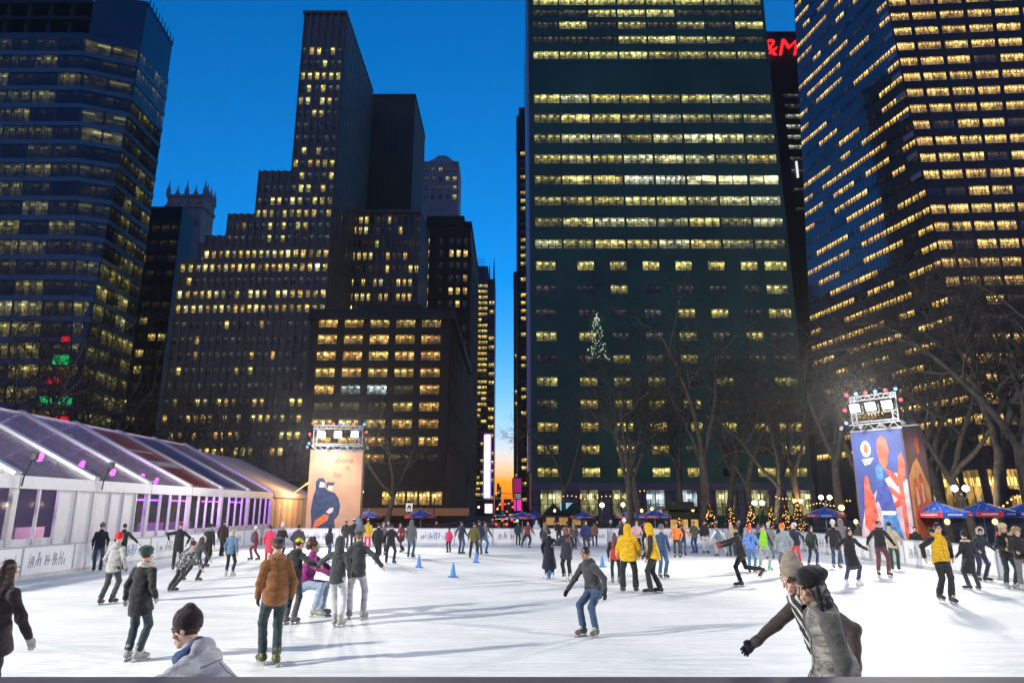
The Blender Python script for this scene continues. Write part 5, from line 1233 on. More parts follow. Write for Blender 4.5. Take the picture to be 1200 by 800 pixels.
def nets(D,lo,h,name):
    S_=(D<0).astype(np.int8); n=np.array(D.shape)
    c=sum(S_[i:n[0]-1+i,j:n[1]-1+j,k:n[2]-1+k] for i in(0,1) for j in(0,1) for k in(0,1))
    act=(c>0)&(c<8); idx=-np.ones(act.shape,int); cells=np.argwhere(act); idx[act]=np.arange(len(cells))
    P=np.zeros((len(cells),3)); cnt=np.zeros(len(cells)); co=[(i,j,k) for i in(0,1) for j in(0,1) for k in(0,1)]
    vals={q:D[cells[:,0]+q[0],cells[:,1]+q[1],cells[:,2]+q[2]] for q in co}
    for q in co:
        for a in range(3):
            if q[a]==0:
                r=list(q); r[a]=1; r=tuple(r); va,vb=vals[q],vals[r]; m=(va<0)!=(vb<0)
                t=np.where(m,va/(va-vb+1e-12),0); pt=np.tile(np.array(q,float),(len(cells),1)); pt[:,a]+=t
                P+=pt*m[:,None]; cnt+=m
    P=(P/np.maximum(cnt,1)[:,None]+cells)*h+lo
    faces=[]
    for a in range(3):
        b,c_=(a+1)%3,(a+2)%3
        s0=[slice(None)]*3; s1=[slice(None)]*3; s0[a]=slice(0,-1); s1[a]=slice(1,None)
        A=S_[tuple(s0)]; B=S_[tuple(s1)]; E=np.argwhere(A!=B)
        E=E[(E[:,b]>0)&(E[:,c_]>0)&(E[:,b]<n[b]-1)&(E[:,c_]<n[c_]-1)]
        fl=A[tuple(E.T)]==1
        def g(db,dc):
            q=E.copy(); q[:,b]-=db; q[:,c_]-=dc; return idx[tuple(q.T)]
        f=np.stack([g(1,1),g(0,1),g(0,0),g(1,0)],1); f[~fl]=f[~fl][:,::-1]; faces.append(f)
    Fc=np.concatenate(faces); Fc=Fc[(Fc>=0).all(1)]
    # light smoothing
    me=bpy.data.meshes.new(name); me.vertices.add(len(P)); me.vertices.foreach_set('co',P.ravel())
    me.loops.add(len(Fc)*4); me.loops.foreach_set('vertex_index',Fc.ravel().astype(np.int32)); me.polygons.add(len(Fc))
    me.polygons.foreach_set('loop_start',np.arange(0,len(Fc)*4,4,dtype=np.int32)); me.polygons.foreach_set('loop_total',np.full(len(Fc),4,dtype=np.int32))
    me.update(calc_edges=True); me.validate(); me.shade_smooth(); return me
def ik(a,c,l1,l2,pole):
    a,c=np.asarray(a,float),np.asarray(c,float); d=c-a; L=np.linalg.norm(d); m=(l1+l2)*.998
    if L>m: c=a+d/L*m; d=c-a; L=m
    u=d/L; x=(l1*l1-l2*l2+L*L)/(2*L); hh=math.sqrt(max(l1*l1-x*x,0)); p=np.asarray(pole,float); p=nrm(p-u*(p@u))
    return a+u*x+p*hh,c
def rotz(a): c,s=math.cos(a),math.sin(a); return np.array([[c,-s,0],[s,c,0],[0,0,1]])
SKIN=[(.55,.33,.24),(.42,.25,.17),(.62,.4,.3),(.2,.1,.06),(.5,.32,.2)]
def skin_mat(c): return mat('skin',c,.5,var=.06,scale=12,spec=.4)
# one skate, facing -Y, ankle at z=.16; fine enough for the nearest figures
def skate_meshes():
    f=Field(.009); f.cap((0,.01,.23),(0,.012,.14),.046,.05,k=.03); f.cap((0,.03,.10),(0,-.13,.085),.052,.043,k=.04); f.ell((0,-.15,.082),(.048,.07,.036),k=.03); f.ell((0,.05,.10),(.05,.045,.05),k=.03)
    b=f.mesh('skate')
    m=MB(); m.box((-.012,-.17,.022),(.012,-.09,.06)); m.box((-.012,.02,.022),(.012,.09,.06)); m.prism([(-.0035,-.235,.03),(-.0035,-.22,.0),(-.0035,.11,.0),(-.0035,.12,.03)],(0,0,0),(.007,0,0))
    c=MB(); c.obox((0,-.06,.165),(.036,0,0),(0,.02,-.02),(0,.012,.012))
    for k in range(4): c.bar((-.03,-.115+.03*k,.135+.03*k),(.03,-.115+.03*k,.14+.03*k),.008)
    return b,m.mesh('blade'),c.mesh('laces')
SKB,SKL,SKC=skate_meshes()
blade_m=mat('blade_steel',(.55,.56,.58),.25,.9); lace_m=mat('lace_white',(.6,.6,.58),.7)
for me,mm in((SKB,None),(SKL,blade_m),(SKC,lace_m)): me.materials.append(mm)
def body_build(spec,h):
    """joints from a compact pose; everything in metres for a 1.75 m person facing -Y"""
    p=dict(lean=.06,roll=0,twist=0,px=0,py=0,crouch=.03,feet=((.11,0,0,.15),(-.11,0,0,-.15)),hands=((.10,.02,-.5),(-.10,.02,-.5)),look=(0,0),elb=(-.35,.25))
    p.update(spec.get('pose',{}))
    ank=[]; fyaw=[]
    for fx,fy,fz,yw in p['feet']: ank.append(V3(fx,fy,fz+.17)); fyaw.append(yw)
    hz=.985-p['crouch']; P=V3(p['px'],p['py'],hz)
    # keep both legs reachable
    u=nrm(V3(math.sin(p['roll']),-math.sin(p['lean']),math.cos(p['lean'])*math.cos(p['roll'])))
    tw=p['twist']; x=rotz(tw)@V3(1,0,0); x=nrm(x-u*(x@u)); fwd=np.cross(x,u)
    hipx=rotz(tw*.4)@V3(1,0,0)
    hip=[P+hipx*.09,P-hipx*.09]
    N=P+u*.53; C=P+u*.34; sh=[P+u*.475+x*.163,P+u*.475-x*.163]
    yaw,pit=p['look']; hf=rotz(yaw)@nrm(V3(0,-1,0)); 
    hf0=rotz(tw+yaw)@V3(0,-math.cos(pit),-math.sin(pit)); hu=nrm(V3(0,0,1)-hf0*hf0[2]); hx=np.cross(hu,hf0)*-1
    hx=np.cross(hf0,hu)*-1; hx=nrm(np.cross(hu,-hf0))
    nu=nrm(u*.55+hu*.45); Hc=N+nu*.10+hu*.105+hf0*.025
    HM=np.stack([hx,-hf0,hu],1)*1.1     # head frame: local x left, y back, z up
    knee=[];ankl=[]
    for i in(0,1):
        pole=rotz(fyaw[i])@V3(0,-1,.15); k_,a_=ik(hip[i],ank[i],.415,.415,pole); knee.append(k_); ankl.append(ank[i])
        ankl[i]=a_
    elb=[];wr=[]
    for i in(0,1):
        s_=1 if i==0 else -1; o=p['hands'][i]; tgt=sh[i]+x*o[0]*.85+fwd*o[1]+V3(0,0,o[2])
        pole=x*s_*p['elb'][1]+fwd*p['elb'][0]+V3(0,0,-.2); e_,w_=ik(sh[i],tgt,.285,.25,pole); elb.append(e_); wr.append(w_)
    return dict(P=P,u=u,x=x,fwd=fwd,N=N,C=C,sh=sh,hip=hip,Hc=Hc,HM=HM,hu=hu,hf=hf0,hx=hx,knee=knee,ank=ankl,fyaw=fyaw,elb=elb,wr=wr,hipx=hipx)
def hand_prims(f,J,i,k=.008,sc=1.0,spread=.0,fat=1.0):
    w=J['wr'][i]; d=nrm(w-J['elb'][i]); s_=1 if i==0 else -1
    side=nrm(np.cross(d,J['x'])) if abs(d@J['x'])<.8 else nrm(np.cross(d,J['fwd']))
    # palm normal towards the body
    pn=nrm(-s_*J['x']-d*(-s_*J['x']@d)) if abs(d@J['x'])<.8 else nrm(V3(0,0,-1)-d*(-d[2]))
    t=np.cross(d,pn); 
    if t@J['fwd']<0: t=-t
    f.flat(w+d*.01,w+d*.075,.026*fat,.038*fat,t,(.6,.5),k=k)
    for q,(o,L) in enumerate(((.027,.068),(.009,.078),(-.009,.073),(-.026,.056))):
        a=w+d*.078+t*o; m=a+nrm(d+t*o*(4+spread)+pn*.18)*L*.5; e=m+nrm(d*.85+t*o*(3+spread)+pn*.6)*L*.5
        f.cap(a-d*.012,m,.0092*fat,.0086*fat,k=k*.5); f.cap(m,e,.0086*fat,.0075*fat,k=k*.5)
    a=w+d*.03+t*.026; m=a+nrm(d*.6+t*.8+pn*.3)*.038; e=m+nrm(d+t*.3+pn*.4)*.03
    f.cap(a,m,.0125*fat,.0105*fat,k=k); f.cap(m,e,.0105*fat,.009*fat,k=k*.5)
def head_prims(f,J,fine):
    c,M=J['Hc'],J['HM']; L=lambda x,y,z: c+M@V3(x,y,z)
    f.cap(J['N']-J['u']*.06,L(0,.02,-.04),.056,.052,k=.03)
    f.ell(L(0,.012,.022),(.076,.094,.098),M,k=.02); f.ell(L(0,-.02,-.05),(.058,.068,.07),M,k=.03); f.ell(L(0,-.062,-.098),(.024,.022,.02),M,k=.03)
    for s in(-1,1): f.ell(L(s*.077,.016,-.008),(.012,.02,.032),M,k=.008)
    f.cap(L(0,-.083,.01),L(0,-.097,-.03),.008,.0135,k=.012)
    if fine:
        for s in(-1,1):
            f.ell(L(s*.033,-.092,.006),(.02,.016,.013),M,k=.012,op='-'); f.cap(L(s*.014,-.087,.024),L(s*.052,-.074,.024),.0085,.008,k=.01); f.ell(L(s*.044,-.062,-.03),(.022,.02,.018),M,k=.02)
        f.cap(L(-.018,-.078,-.06),L(.018,-.078,-.06),.009,k=.014); f.cap(L(-.014,-.077,-.073),L(.014,-.077,-.073),.009,k=.012)
PID=[0]
def person(px,py,top,face,label,group,jacket=(.03,.03,.035),trousers=(.03,.035,.05),length='jacket',hat=None,hatc=(.02,.02,.02),hair=None,hairc=(.03,.018,.012),skate=(.03,.03,.032),
           gloves=None,scarf=None,sleeves=None,pose=None,skin=0,puff=1.0,h=None,pattern=None,hood=None,fur=None,inner=None,z0=0.0,pos=None,fixed=None,slim=1.0,eyes=False,name='person',collar=None,bag=None,lace=None,tail=False):
    PID[0]+=1; seed=PID[0]*1.7; sd=random.Random(PID[0])
    spec={'pose':pose or {}}
    Q=Vector(pos) if pos else gnd(px,py,z0)
    pxh=(py-top) if not fixed else fixed*F/Q.y
    if h is None: h=.0095 if pxh>95 else (.013 if pxh>62 else (.02 if pxh>44 else .024))
    fine=pxh>95; J=body_build(spec,h); u,x,fwd=J['u'],J['x'],J['fwd']; P,C,N_=J['P'],J['C'],J['N']
    # ---- body: one continuous skin
    f=Field(max(h,.009) if fine else h)
    f.flat(P+u*.0,P+u*.2,.125*slim,.12*slim,x,(.72,.7),k=.05); f.flat(P+u*.2,P+u*.42,.12*slim,.14*slim,x,(.7,.66),k=.05); f.cap(J['sh'][0]-u*.03,J['sh'][1]-u*.03,.042,k=.05); f.cap(P+u*.4,N_,.06,.055,k=.04)
    for i in(0,1):
        f.cap(J['sh'][i],J['elb'][i],.042,.036,k=.03); f.cap(J['elb'][i],J['wr'][i],.038,.026,k=.02)
        f.cap(J['hip'][i],J['knee'][i],.083*slim,.053*slim,k=.04); f.cap(J['knee'][i],J['ank'][i],.052*slim,.038,k=.03)
        fr=rotz(J['fyaw'][i]); a=J['ank'][i]; f.cap(a+V3(0,.02,-.06),a+fr@V3(0,-.12,-.07),.035,.03,k=.03)
        hand_prims(f,J,i,k=.01,spread=0 if not fine else 3) if h<.015 else f.flat(J['wr'][i],J['wr'][i]+nrm(J['wr'][i]-J['elb'][i])*.15,.036,.04,fwd,(.7,.6),k=.02)
    head_prims(f,J,h<.015)
    me=f.mesh(name); me.materials.append(skin_mat(SKIN[skin%len(SKIN)]))
    root=bpy.data.objects.new(name,me); COL.objects.link(root); tag(root,label,'person',group)
    def add(nm,fld,m,wr=0,wf=18):
        m_=fld.mesh(nm,wr,wf,seed) if isinstance(fld,Field) else fld; o=link(nm,m_,m,root); return o
    # ---- trousers
    f=Field(h); 
    f.flat(P-u*.02,P+u*.1,.138*slim,.128*slim,J['hipx'],(.7,.64),k=.05)
    w=slim
    for i in(0,1):
        wide=.075 if not (spec['pose'].get('wide')) else .1
        f.cap(J['hip'][i],J['knee'][i],.098*w,.068*w,k=.05)
        an=J['ank'][i]+ (J['knee'][i]-J['ank'][i])*.06
        f.cap(J['knee'][i],an,.066*w,(.067 if not spec['pose'].get('wide') else .078)*w,k=.03)
    add('trousers',f,cloth(trousers),.004 if h<.015 else .003,24)
    # ---- jacket
    jm=cloth(jacket) if not pattern else pattern
    f=Field(h); pf=puff; fl=(.76,.72)
    hem={'short':.05,'jacket':-.06,'long':-.2,'coat':-.42,'skirt':-.55}[length]
    f.flat(P+u*.08,P+u*.28,.168*pf*slim,.156*pf*slim,x,fl,k=.05); f.flat(P+u*.26,P+u*.41,.155*pf*slim,.148*pf,x,(.74,.66),k=.06); f.cap(J['sh'][0]-u*.01,J['sh'][1]-u*.01,.06*pf,k=.06); f.cap(P+u*.42,N_+u*.03,.1,.07,k=.06)
    if hem<.02:
        # skirt of the coat follows the thighs
        mid=(J['knee'][0]+J['knee'][1])/2-P; dn=nrm(mid); L=.1-hem
        w2={'jacket':.188,'long':.198,'coat':.21,'skirt':.29}[length]*pf*slim
        f.flat(P+u*.1,P+u*.1*(1-min(1,L/.1))+dn*max(0,-hem),.178*pf*slim,w2,J['hipx'],(.88,1.0),k=.05)
        e=P+dn*(-hem); f.ell(e+dn*(w2*.98),(w2*4,w2*4,w2*.98),np.stack([J['hipx'],nrm(np.cross(dn,J['hipx'])),dn],1),k=.015,op='-')
    else:
        f.ell(P-u*.09,(.3,.3,.13),np.stack([x,-fwd,u],1),k=.02,op='-')
    fs=f
    if sleeves is not None:
        fs=Field(h)
        fs.cap(J['sh'][0]+(J['elb'][0]-J['sh'][0])*.03,J['sh'][0]+(J['elb'][0]-J['sh'][0])*.2,.078*pf,.068*pf)
    arms=[]
    for i in(0,1):
        g=f if sleeves is None else Field(h)
        d=nrm(J['wr'][i]-J['elb'][i])
        if sleeves is not None: g.cap(J['sh'][i]-x*(.0 if i else 0),J['elb'][i],.076*pf,.06*pf,k=.04)
        else: g.cap(J['sh'][i],J['elb'][i],.066*pf,.056*pf,k=.045)
        g.cap(J['elb'][i],J['wr'][i]-d*.01,.055*pf,.043*pf,k=.03); 
        if h<.015: g.cap(J['wr'][i]-d*.03,J['wr'][i]-d*.005,.047*pf,.044*pf,k=.006)
        if sleeves is not None: arms.append(g)
    # collar
    if hood!='up': f.flat(N_-u*.03,N_+u*.045,.085,.08,x,(.95,.95),k=.03); 
    if hood=='down': f.ell(N_-fwd*.085-u*.0,(.12,.07,.085),np.stack([x,-fwd,u],1),k=.04)
    jo=add('jacket',f,jm,(.0065 if h<.015 else .005)*(1.3 if pf>1.08 else 1),17)
    if pxh>62 or fixed:
        from mathutils.bvhtree import BVHTree
        bv=BVHTree.FromPolygons([v.co for v in jo.data.vertices],[p.vertices for p in jo.data.polygons])
        def onsurf(o_,d_):
            hit=bv.ray_cast(Vector(o_)+Vector(d_)*.7,-Vector(d_),1.2); return None if hit[0] is None else hit[0]+Vector(d_)*.001
        dk=tuple(q_*.35 for q_ in jacket); sm=mat('seam',dk,.7,var=0); sz=MB()
        def run(pts_,r_):
            pts_=[q_ for q_ in pts_ if q_ is not None]
            if len(pts_)>2: sz.tube(pts_,r_,5)
        low=max(hem,-.3)+.03
        run([onsurf(P+u*(low+(.44-low)*k_/16),fwd) for k_ in range(17)],.0055)
        for s_ in(-1,1):
            run([onsurf(P+u*(.02+.03*k_)+x*s_*(.075+.012*k_),fwd) for k_ in range(4)],.006)
            if length in('jacket','long','coat'): run([onsurf(P+u*.24+x*s_*(.02+.025*k_),fwd) for k_ in range(4)],.004)
        run([onsurf(P+u*(.40-.02*math.cos(k_/7*math.pi-math.pi/2))+x*(-.14+.04*k_),-fwd) for k_ in range(8)],.0045)
        if length!='short': run([onsurf(P+u*(low+(.38-low)*k_/12),-fwd) for k_ in range(13)],.003)
        if sz.f: link('seam',sz.mesh('seam'),sm,jo)
    for g in arms: add('sleeve',g,cloth(sleeves),.005,20)
    c,M=J['Hc'],J['HM']; L=lambda a,b,d: c+M@V3(a,b,d)
    hh=min(h,.012) if pxh>62 else min(h,.018)
    def shell(r,op=(.0,-.125,-.03),rr=(.068,.09,.1)):
        f=Field(hh); f.ell(L(0,.018,.015),r,M); return f
    if hood=='up':
        f=Field(hh); f.ell(L(0,.025,.01),(.112,.128,.138),M); f.cap(L(0,.03,-.06),N_+u*.0-fwd*.02,.105,.11,k=.05); f.ell(L(0,-.125,-.02),(.078,.095,.105),M,k=.02,op='-'); add('hood',f,cloth(collar or jacket),.004,25)
    if fur:
        f=Field(hh); 
        for q in range(14):
            a=math.pi*(q/13)*1.5-math.pi*.25
            if hood=='up' or fur=='ring': p_=L(.1*math.cos(a),-.04,.02+.115*math.sin(a))
            else: p_=N_+x*.12*math.cos(a)-fwd*.1*math.sin(a)+u*.03
            f.ell(p_,(.035,.035,.035),k=.02)
        add('fur_trim',f,cloth(fur if not isinstance(fur,str) else (.45,.4,.33)),.008,60)
    if hair:
        f=Field(hh); f.ell(L(0,.022,.026),(.089,.104,.103),M); f.ell(L(0,-.12,-.06),(.074,.085,.12),M,k=.015,op='-'); 
        if hair=='short': f.ell(L(0,0,-.16),(.2,.2,.115),M,k=.01,op='-')
        if hair=='long':
            f.flat(L(0,.05,-.03),N_-fwd*.10-u*.16,.088,.085,x,(.95,.7),k=.04)
            for s in(-1,1): f.cap(L(s*.07,.02,-.02),N_+x*(-s*-1)*0+M@V3(s*.075,-.01,-.10),.035,.02,k=.03)
        if hair=='curly':
            for q in range(26): a,b=sd.uniform(0,6.28),sd.uniform(-.6,1.3); f.ell(L(.1*math.cos(a)*math.cos(b),.03+.1*abs(math.sin(a))*math.cos(b),.03+.11*math.sin(b)),(.042,)*3,k=.012)
        if hair=='bun': f.ell(L(0,.11,.06),(.045,)*3,k=.02)
        if hair=='tail': f.cap(L(0,.1,.02),L(0,.15,-.14),.035,.015,k=.03)
        add('hair',f,mat('hair',hairc,.5,var=.3,scale=20),.004,50)
    if hat:
        f=Field(hh)
        if hat in('beanie','pom'):
            f.ell(L(0,.022,.05),(.095,.11,.105),M,k=.02); f.ell(L(0,.04,.13),(.05,.055,.05),M,k=.04); f.ell(L(0,-.03,-.105),(.3,.3,.13),M,k=.006,op='-'); f.flat(L(0,.016,.035),L(0,.02,.062),.0985,.0985,M[:,0],(1.13,1.13),k=.012)
            f.ell(L(0,-.03,-.105),(.3,.3,.128),M,k=.004,op='-')
            if hat=='pom': f.ell(L(0,.05,.2),(.042,)*3,k=.006)
        if hat=='slouch':
            f.ell(L(0,.03,.06),(.102,.118,.115),M,k=.02); f.ell(L(0,.06,.15),(.06,.06,.055),M,k=.05); f.ell(L(0,-.03,-.105),(.3,.3,.13),M,k=.006,op='-')
        if hat=='beret':
            f.ell(L(0,.045,.085),(.125,.135,.075),M,k=.02); f.flat(L(0,.02,.03),L(0,.02,.06),.095,.095,M[:,0],(1.12,1.12),k=.03); f.ell(L(0,-.02,-.07),(.3,.3,.095),M,k=.004,op='-')
        if hat=='cap':
            f.ell(L(0,.02,.045),(.09,.107,.09),M,k=.02); f.ell(L(0,-.03,-.07),(.3,.3,.11),M,k=.005,op='-'); f.ell(L(0,-.125,.05),(.068,.075,.012),M,k=.02)
        if hat=='flatcap':
            f.ell(L(0,.0,.07),(.1,.13,.055),M,k=.02); f.ell(L(0,.03,.05),(.09,.1,.07),M,k=.02); f.ell(L(0,-.03,-.08),(.3,.3,.11),M,k=.005,op='-'); f.ell(L(0,-.12,.048),(.06,.05,.012),M,k=.02)
        if hat=='furhat':
            f.ell(L(0,.015,.075),(.118,.13,.085),M,k=.02); f.ell(L(0,.02,.04),(.125,.135,.05),M,k=.03); f.ell(L(0,-.03,-.1),(.3,.3,.12),M,k=.01,op='-')
        add('hat',f,cloth(hatc),.0022 if hat!='furhat' else .006,40 if hat!='furhat' else 70)
    if scarf:
        f=Field(hh); 
        for q in range(16):
            a=2*math.pi*q/16; f.ell(N_+u*(.045+.012*math.sin(3*a))+x*.092*math.cos(a)+fwd*(.092*math.sin(a)+.015),(.042,.042,.04),k=.03)
        if tail:
            for s_ in(-1,1): f.flat(N_+fwd*.11+x*s_*.05,P+u*(.18+.05*s_)+fwd*.175+x*s_*.06,.045,.05,x,(.35,.35),k=.02)
        add('scarf',f,cloth(scarf) if isinstance(scarf,tuple) else scarf,.004,45)
    if gloves is not None:
        for i in(0,1):
            f=Field(.0062 if fine else (.011 if pxh>62 else h*.8)); hand_prims(f,J,i,k=.008,fat=1.3,spread=4); d=nrm(J['wr'][i]-J['elb'][i]); f.cap(J['wr'][i]-d*.03,J['wr'][i]+d*.01,.044,.036,k=.02); add('glove',f,cloth(gloves))
    if inner is not None:   # open jacket showing a shirt or tie
        f=Field(h); f.flat(P+u*.12+fwd*.085,P+u*.46+fwd*.07,.05,.045,x,(1.1,1.1),k=.02); add('shirt_front',f,cloth(inner))
    if eyes:
        for s in(-1,1):
            e=MB(); pc=L(s*.033,-.071,.006); e.ball(tuple(pc),.0125,10,6); add('eye',e.mesh('eye'),mat('eye_dark',(.05,.04,.035),.2,var=0))
    for i in(0,1):
        a=J['ank'][i]; 
        if fixed is None or True:
            o=bpy.data.objects.new('skate',SKB); COL.objects.link(o); o.parent=root; o.material_slots[0].link='OBJECT'; o.material_slots[0].material=mat('boot',skate,.45,var=.15)
            o.location=(a[0],a[1],a[2]-.17); pt=spec['pose'].get('tip',(0,0))[i]; o.rotation_euler=(pt,0,J['fyaw'][i])
            if pt:
                mw=Matrix.Rotation(J['fyaw'][i],3,'Z')@Matrix.Rotation(pt,3,'X'); o.location=Vector(a)-mw@Vector((0,0,.17))
            for nm,me_ in(('blade',SKL),('laces',SKC)):
                c_=bpy.data.objects.new(nm,me_); COL.objects.link(c_); c_.parent=o
                if lace and nm=='laces': c_.material_slots[0].link='OBJECT'; c_.material_slots[0].material=mat('lace_colour',lace,.6)
    zs=[]
    for ch in [root]+list(root.children):
        if ch.type=='MESH' and ch.name.split('.')[0]!='skate': zs.append(max(v.co.z for v in ch.data.vertices) if len(ch.data.vertices)<1 else float(np.max(np.array([v.co.z for v in ch.data.vertices]))))
    zt=max(zs)
    if fixed: s=fixed/zt
    else: s=(zat(top,Q.y)-Q.z)/zt
    s=max(.5,min(1.16,s))
    root.location=Q; root.scale=(s,s,s); root.rotation_euler=(0,0,R(face))
    return root
# ================================================================ the crowd
K=(.016,.016,.018); K2=(.025,.024,.026); DG=(.05,.05,.054); MG=(.14,.14,.15); LG=(.42,.42,.43); NV=(.02,.028,.06); TL=(.025,.045,.055); JN=(.04,.085,.17); LJ=(.22,.3,.42); WH=(.68,.68,.68); BR=(.12,.055,.022)
RD=(.5,.03,.05); MR=(.13,.02,.035); OR=(.75,.2,.03); YL=(.72,.42,.01); GN=(.02,.05,.03); OL=(.12,.11,.03); BG=(.45,.37,.26); PK=(.6,.04,.14); MAG=(.3,.03,.2); BL=(.05,.13,.4); DB=(.1,.18,.28)
GLD=dict(feet=((.1,-.12,0,.2),(-.12,.2,0,-.3)),crouch=.06,lean=.12)
GLD2=dict(feet=((.13,.2,0,.3),(-.1,-.14,0,-.15)),crouch=.06,lean=.1,hands=((.2,.1,-.46),(-.15,.0,-.48)))
PSH=dict(feet=((.08,-.1,0,.1),(-.26,.32,.03,-.5)),crouch=.1,lean=.25,hands=((.22,.25,-.38),(-.25,-.15,-.42)))
PSH2=dict(feet=((.28,.28,.03,.5),(-.08,-.1,0,-.1)),crouch=.1,lean=.22,hands=((.25,-.12,-.42),(-.18,.25,-.38)))
WIDE=dict(feet=((.18,0,0,.35),(-.18,.05,0,-.35)),crouch=.06,lean=.08,hands=((.2,.12,-.44),(-.22,.1,-.43)))
CHAT=dict(hands=((.02,.28,-.28),(-.02,.26,-.3)),lean=.04,feet=((.12,-.02,0,.3),(-.1,.05,0,-.2)))
POCK=dict(hands=((.09,.12,-.42),(-.09,.12,-.42)),elb=(-.5,.5),lean=.05,feet=((.12,.04,0,.3),(-.12,-.03,0,-.2)))
ARMS=dict(hands=((.4,.12,-.28),(-.4,.08,-.3)),feet=((.14,-.08,0,.25),(-.16,.1,0,-.3)),crouch=.07,lean=.12)
SK='skaters on the ice'; SPG='people standing behind the boards'
def P_(*a,**k): return person(*a,**k)
# ---- nearest figures
P_(0,0,655,165,'woman in dark coat with long dark hair cut by the left edge',SK,jacket=(.016,.01,.012),trousers=K,length='long',hair='long',hairc=(.03,.014,.012),gloves=(.3,.3,.3),pos=(xat(-8,740,7.6),7.6,0),fixed=zat(655,7.6),pose=dict(hands=((.1,.2,-.45),(-.24,.12,-.5)),lean=.08,feet=((.1,-.1,0,.2),(-.12,.2,0,-.2))))
kid=P_(0,0,707,-98,'child in grey hoodie and black beanie bending forward at the near rail',SK,jacket=(.36,.37,.39),trousers=DG,hood='down',hat='beanie',hatc=(.022,.012,.016),collar=NV,scarf=(.03,.07,.2),gloves=(.1,.015,.03),skin=2,eyes=True,hair='short',hairc=(.05,.03,.02),
   pos=(xat(262,760,5.2),5.2,0),fixed=zat(706,5.2),pose=dict(lean=.75,crouch=.16,py=.14,hands=((.3,.3,.03),(.0,.4,.0)),look=(.05,.22),feet=((.14,-.12,0,.2),(-.14,.25,0,-.3)),elb=(-.6,.3)))
stripe,t_,b_=nt('striped_knit'); tc=N(t_,'ShaderNodeTexCoord'); wv=N(t_,'ShaderNodeTexWave',bands_direction='DIAGONAL'); wv.inputs['Scale'].default_value=5; wv.inputs['Distortion'].default_value=.6; t_.links.new(tc.outputs['Object'],wv.inputs[0])
cr=N(t_,'ShaderNodeValToRGB'); cr.color_ramp.elements[0].position=.72; cr.color_ramp.elements[0].color=(.025,.027,.03,1); cr.color_ramp.elements[1].position=.78; cr.color_ramp.elements[1].color=(.5,.5,.48,1); t_.links.new(wv.outputs[0],cr.inputs[0]); t_.links.new(cr.outputs[0],b_.inputs['Base Color']); b_.inputs['Roughness'].default_value=.9
P_(0,0,645,-84,'man in brown tweed jacket and knit beanie reaching one arm forward',SK,jacket=(.06,.045,.04),trousers=BG,hat='slouch',hatc=(.3,.25,.19),gloves=(.02,.022,.03),scarf=stripe,tail=True,skin=0,eyes=True,hair='short',hairc=(.06,.035,.02),length='jacket',
   pos=(xat(966,740,6.4),6.4,0),fixed=zat(644,6.4),pose=dict(lean=.5,crouch=.1,py=.12,hands=((.16,-.2,-.5),(-.12,.52,-.13)),look=(.05,.42),feet=((.12,-.2,0,.1),(-.14,.25,0,-.2)),elb=(-.4,.3)))
satin,t_,b_=nt('satin_grey'); b_.inputs['Roughness'].default_value=.5; b_.inputs['Specular IOR Level'].default_value=.45; tc=N(t_,'ShaderNodeTexCoord'); mp=N(t_,'ShaderNodeMapping'); mp.inputs['Scale'].default_value=(1.4,1.4,4.5); mp.inputs['Rotation'].default_value=(.35,.2,0); t_.links.new(tc.outputs['Object'],mp.inputs[0])
n_=N(t_,'ShaderNodeTexNoise'); n_.inputs['Scale'].default_value=3.2; n_.inputs['Detail'].default_value=4; n_.inputs['Distortion'].default_value=1.4; t_.links.new(mp.outputs[0],n_.inputs[0])
cr=N(t_,'ShaderNodeValToRGB'); cr.color_ramp.elements[0].position=.35; cr.color_ramp.elements[0].color=(.06,.06,.06,1); cr.color_ramp.elements[1].position=.68; cr.color_ramp.elements[1].color=(.27,.255,.22,1); t_.links.new(n_.outputs[0],cr.inputs[0]); t_.links.new(cr.outputs[0],b_.inputs['Base Color'])
bp=N(t_,'ShaderNodeBump'); bp.inputs['Strength'].default_value=.8; bp.inputs['Distance'].default_value=.05; t_.links.new(n_.outputs[0],bp.inputs['Height']); t_.links.new(bp.outputs[0],b_.inputs['Normal'])
P_(0,0,662,-92,'woman in shiny grey jacket and black cap beside the reaching man',SK,jacket=(.2,.2,.19),pattern=satin,trousers=BG,hat='beret',hatc=(.008,.008,.009),hair='long',hairc=(.012,.011,.012),skin=1,eyes=True,length='long',
   pos=(xat(978,740,5.55),5.55,0),fixed=zat(661,5.55),pose=dict(lean=.2,crouch=.05,hands=((.06,.0,-.52),(-.06,.0,-.52)),look=(.1,.15),elb=(-.3,.2)),puff=1.08,sleeves=(.075,.075,.072),hood='down')
P_(155,774,638,168,'woman in black coat, green beret and pale scarf seen from behind',SK,jacket=K,trousers=TL,length='long',hat='beret',hatc=(.025,.06,.05),scarf=(.55,.5,.45),gloves=(.35,.35,.35),skate=(.28,.28,.26),hair='short',hairc=(.04,.02,.015),pose=dict(hands=((.26,.1,-.46),(-.1,.05,-.42)),feet=((.1,.0,0,.3),(-.11,.02,0,-.3)),lean=.05,crouch=.03))
P_(316,779,629,-150,'man in rust brown jacket and flat cap with neon yellow skates',SK,jacket=(.22,.09,.028),trousers=(.025,.045,.05),hat='flatcap',hatc=(.03,.03,.032),hair='short',hairc=(.08,.06,.05),skate=(.07,.08,.02),lace=(.6,.7,.02),gloves=K,scarf=(.25,.12,.04),pose=dict(hands=((.06,.12,-.48),(-.1,.0,-.5)),feet=((.09,-.12,0,.15),(-.06,.12,0,-.1)),lean=.06,crouch=.04))
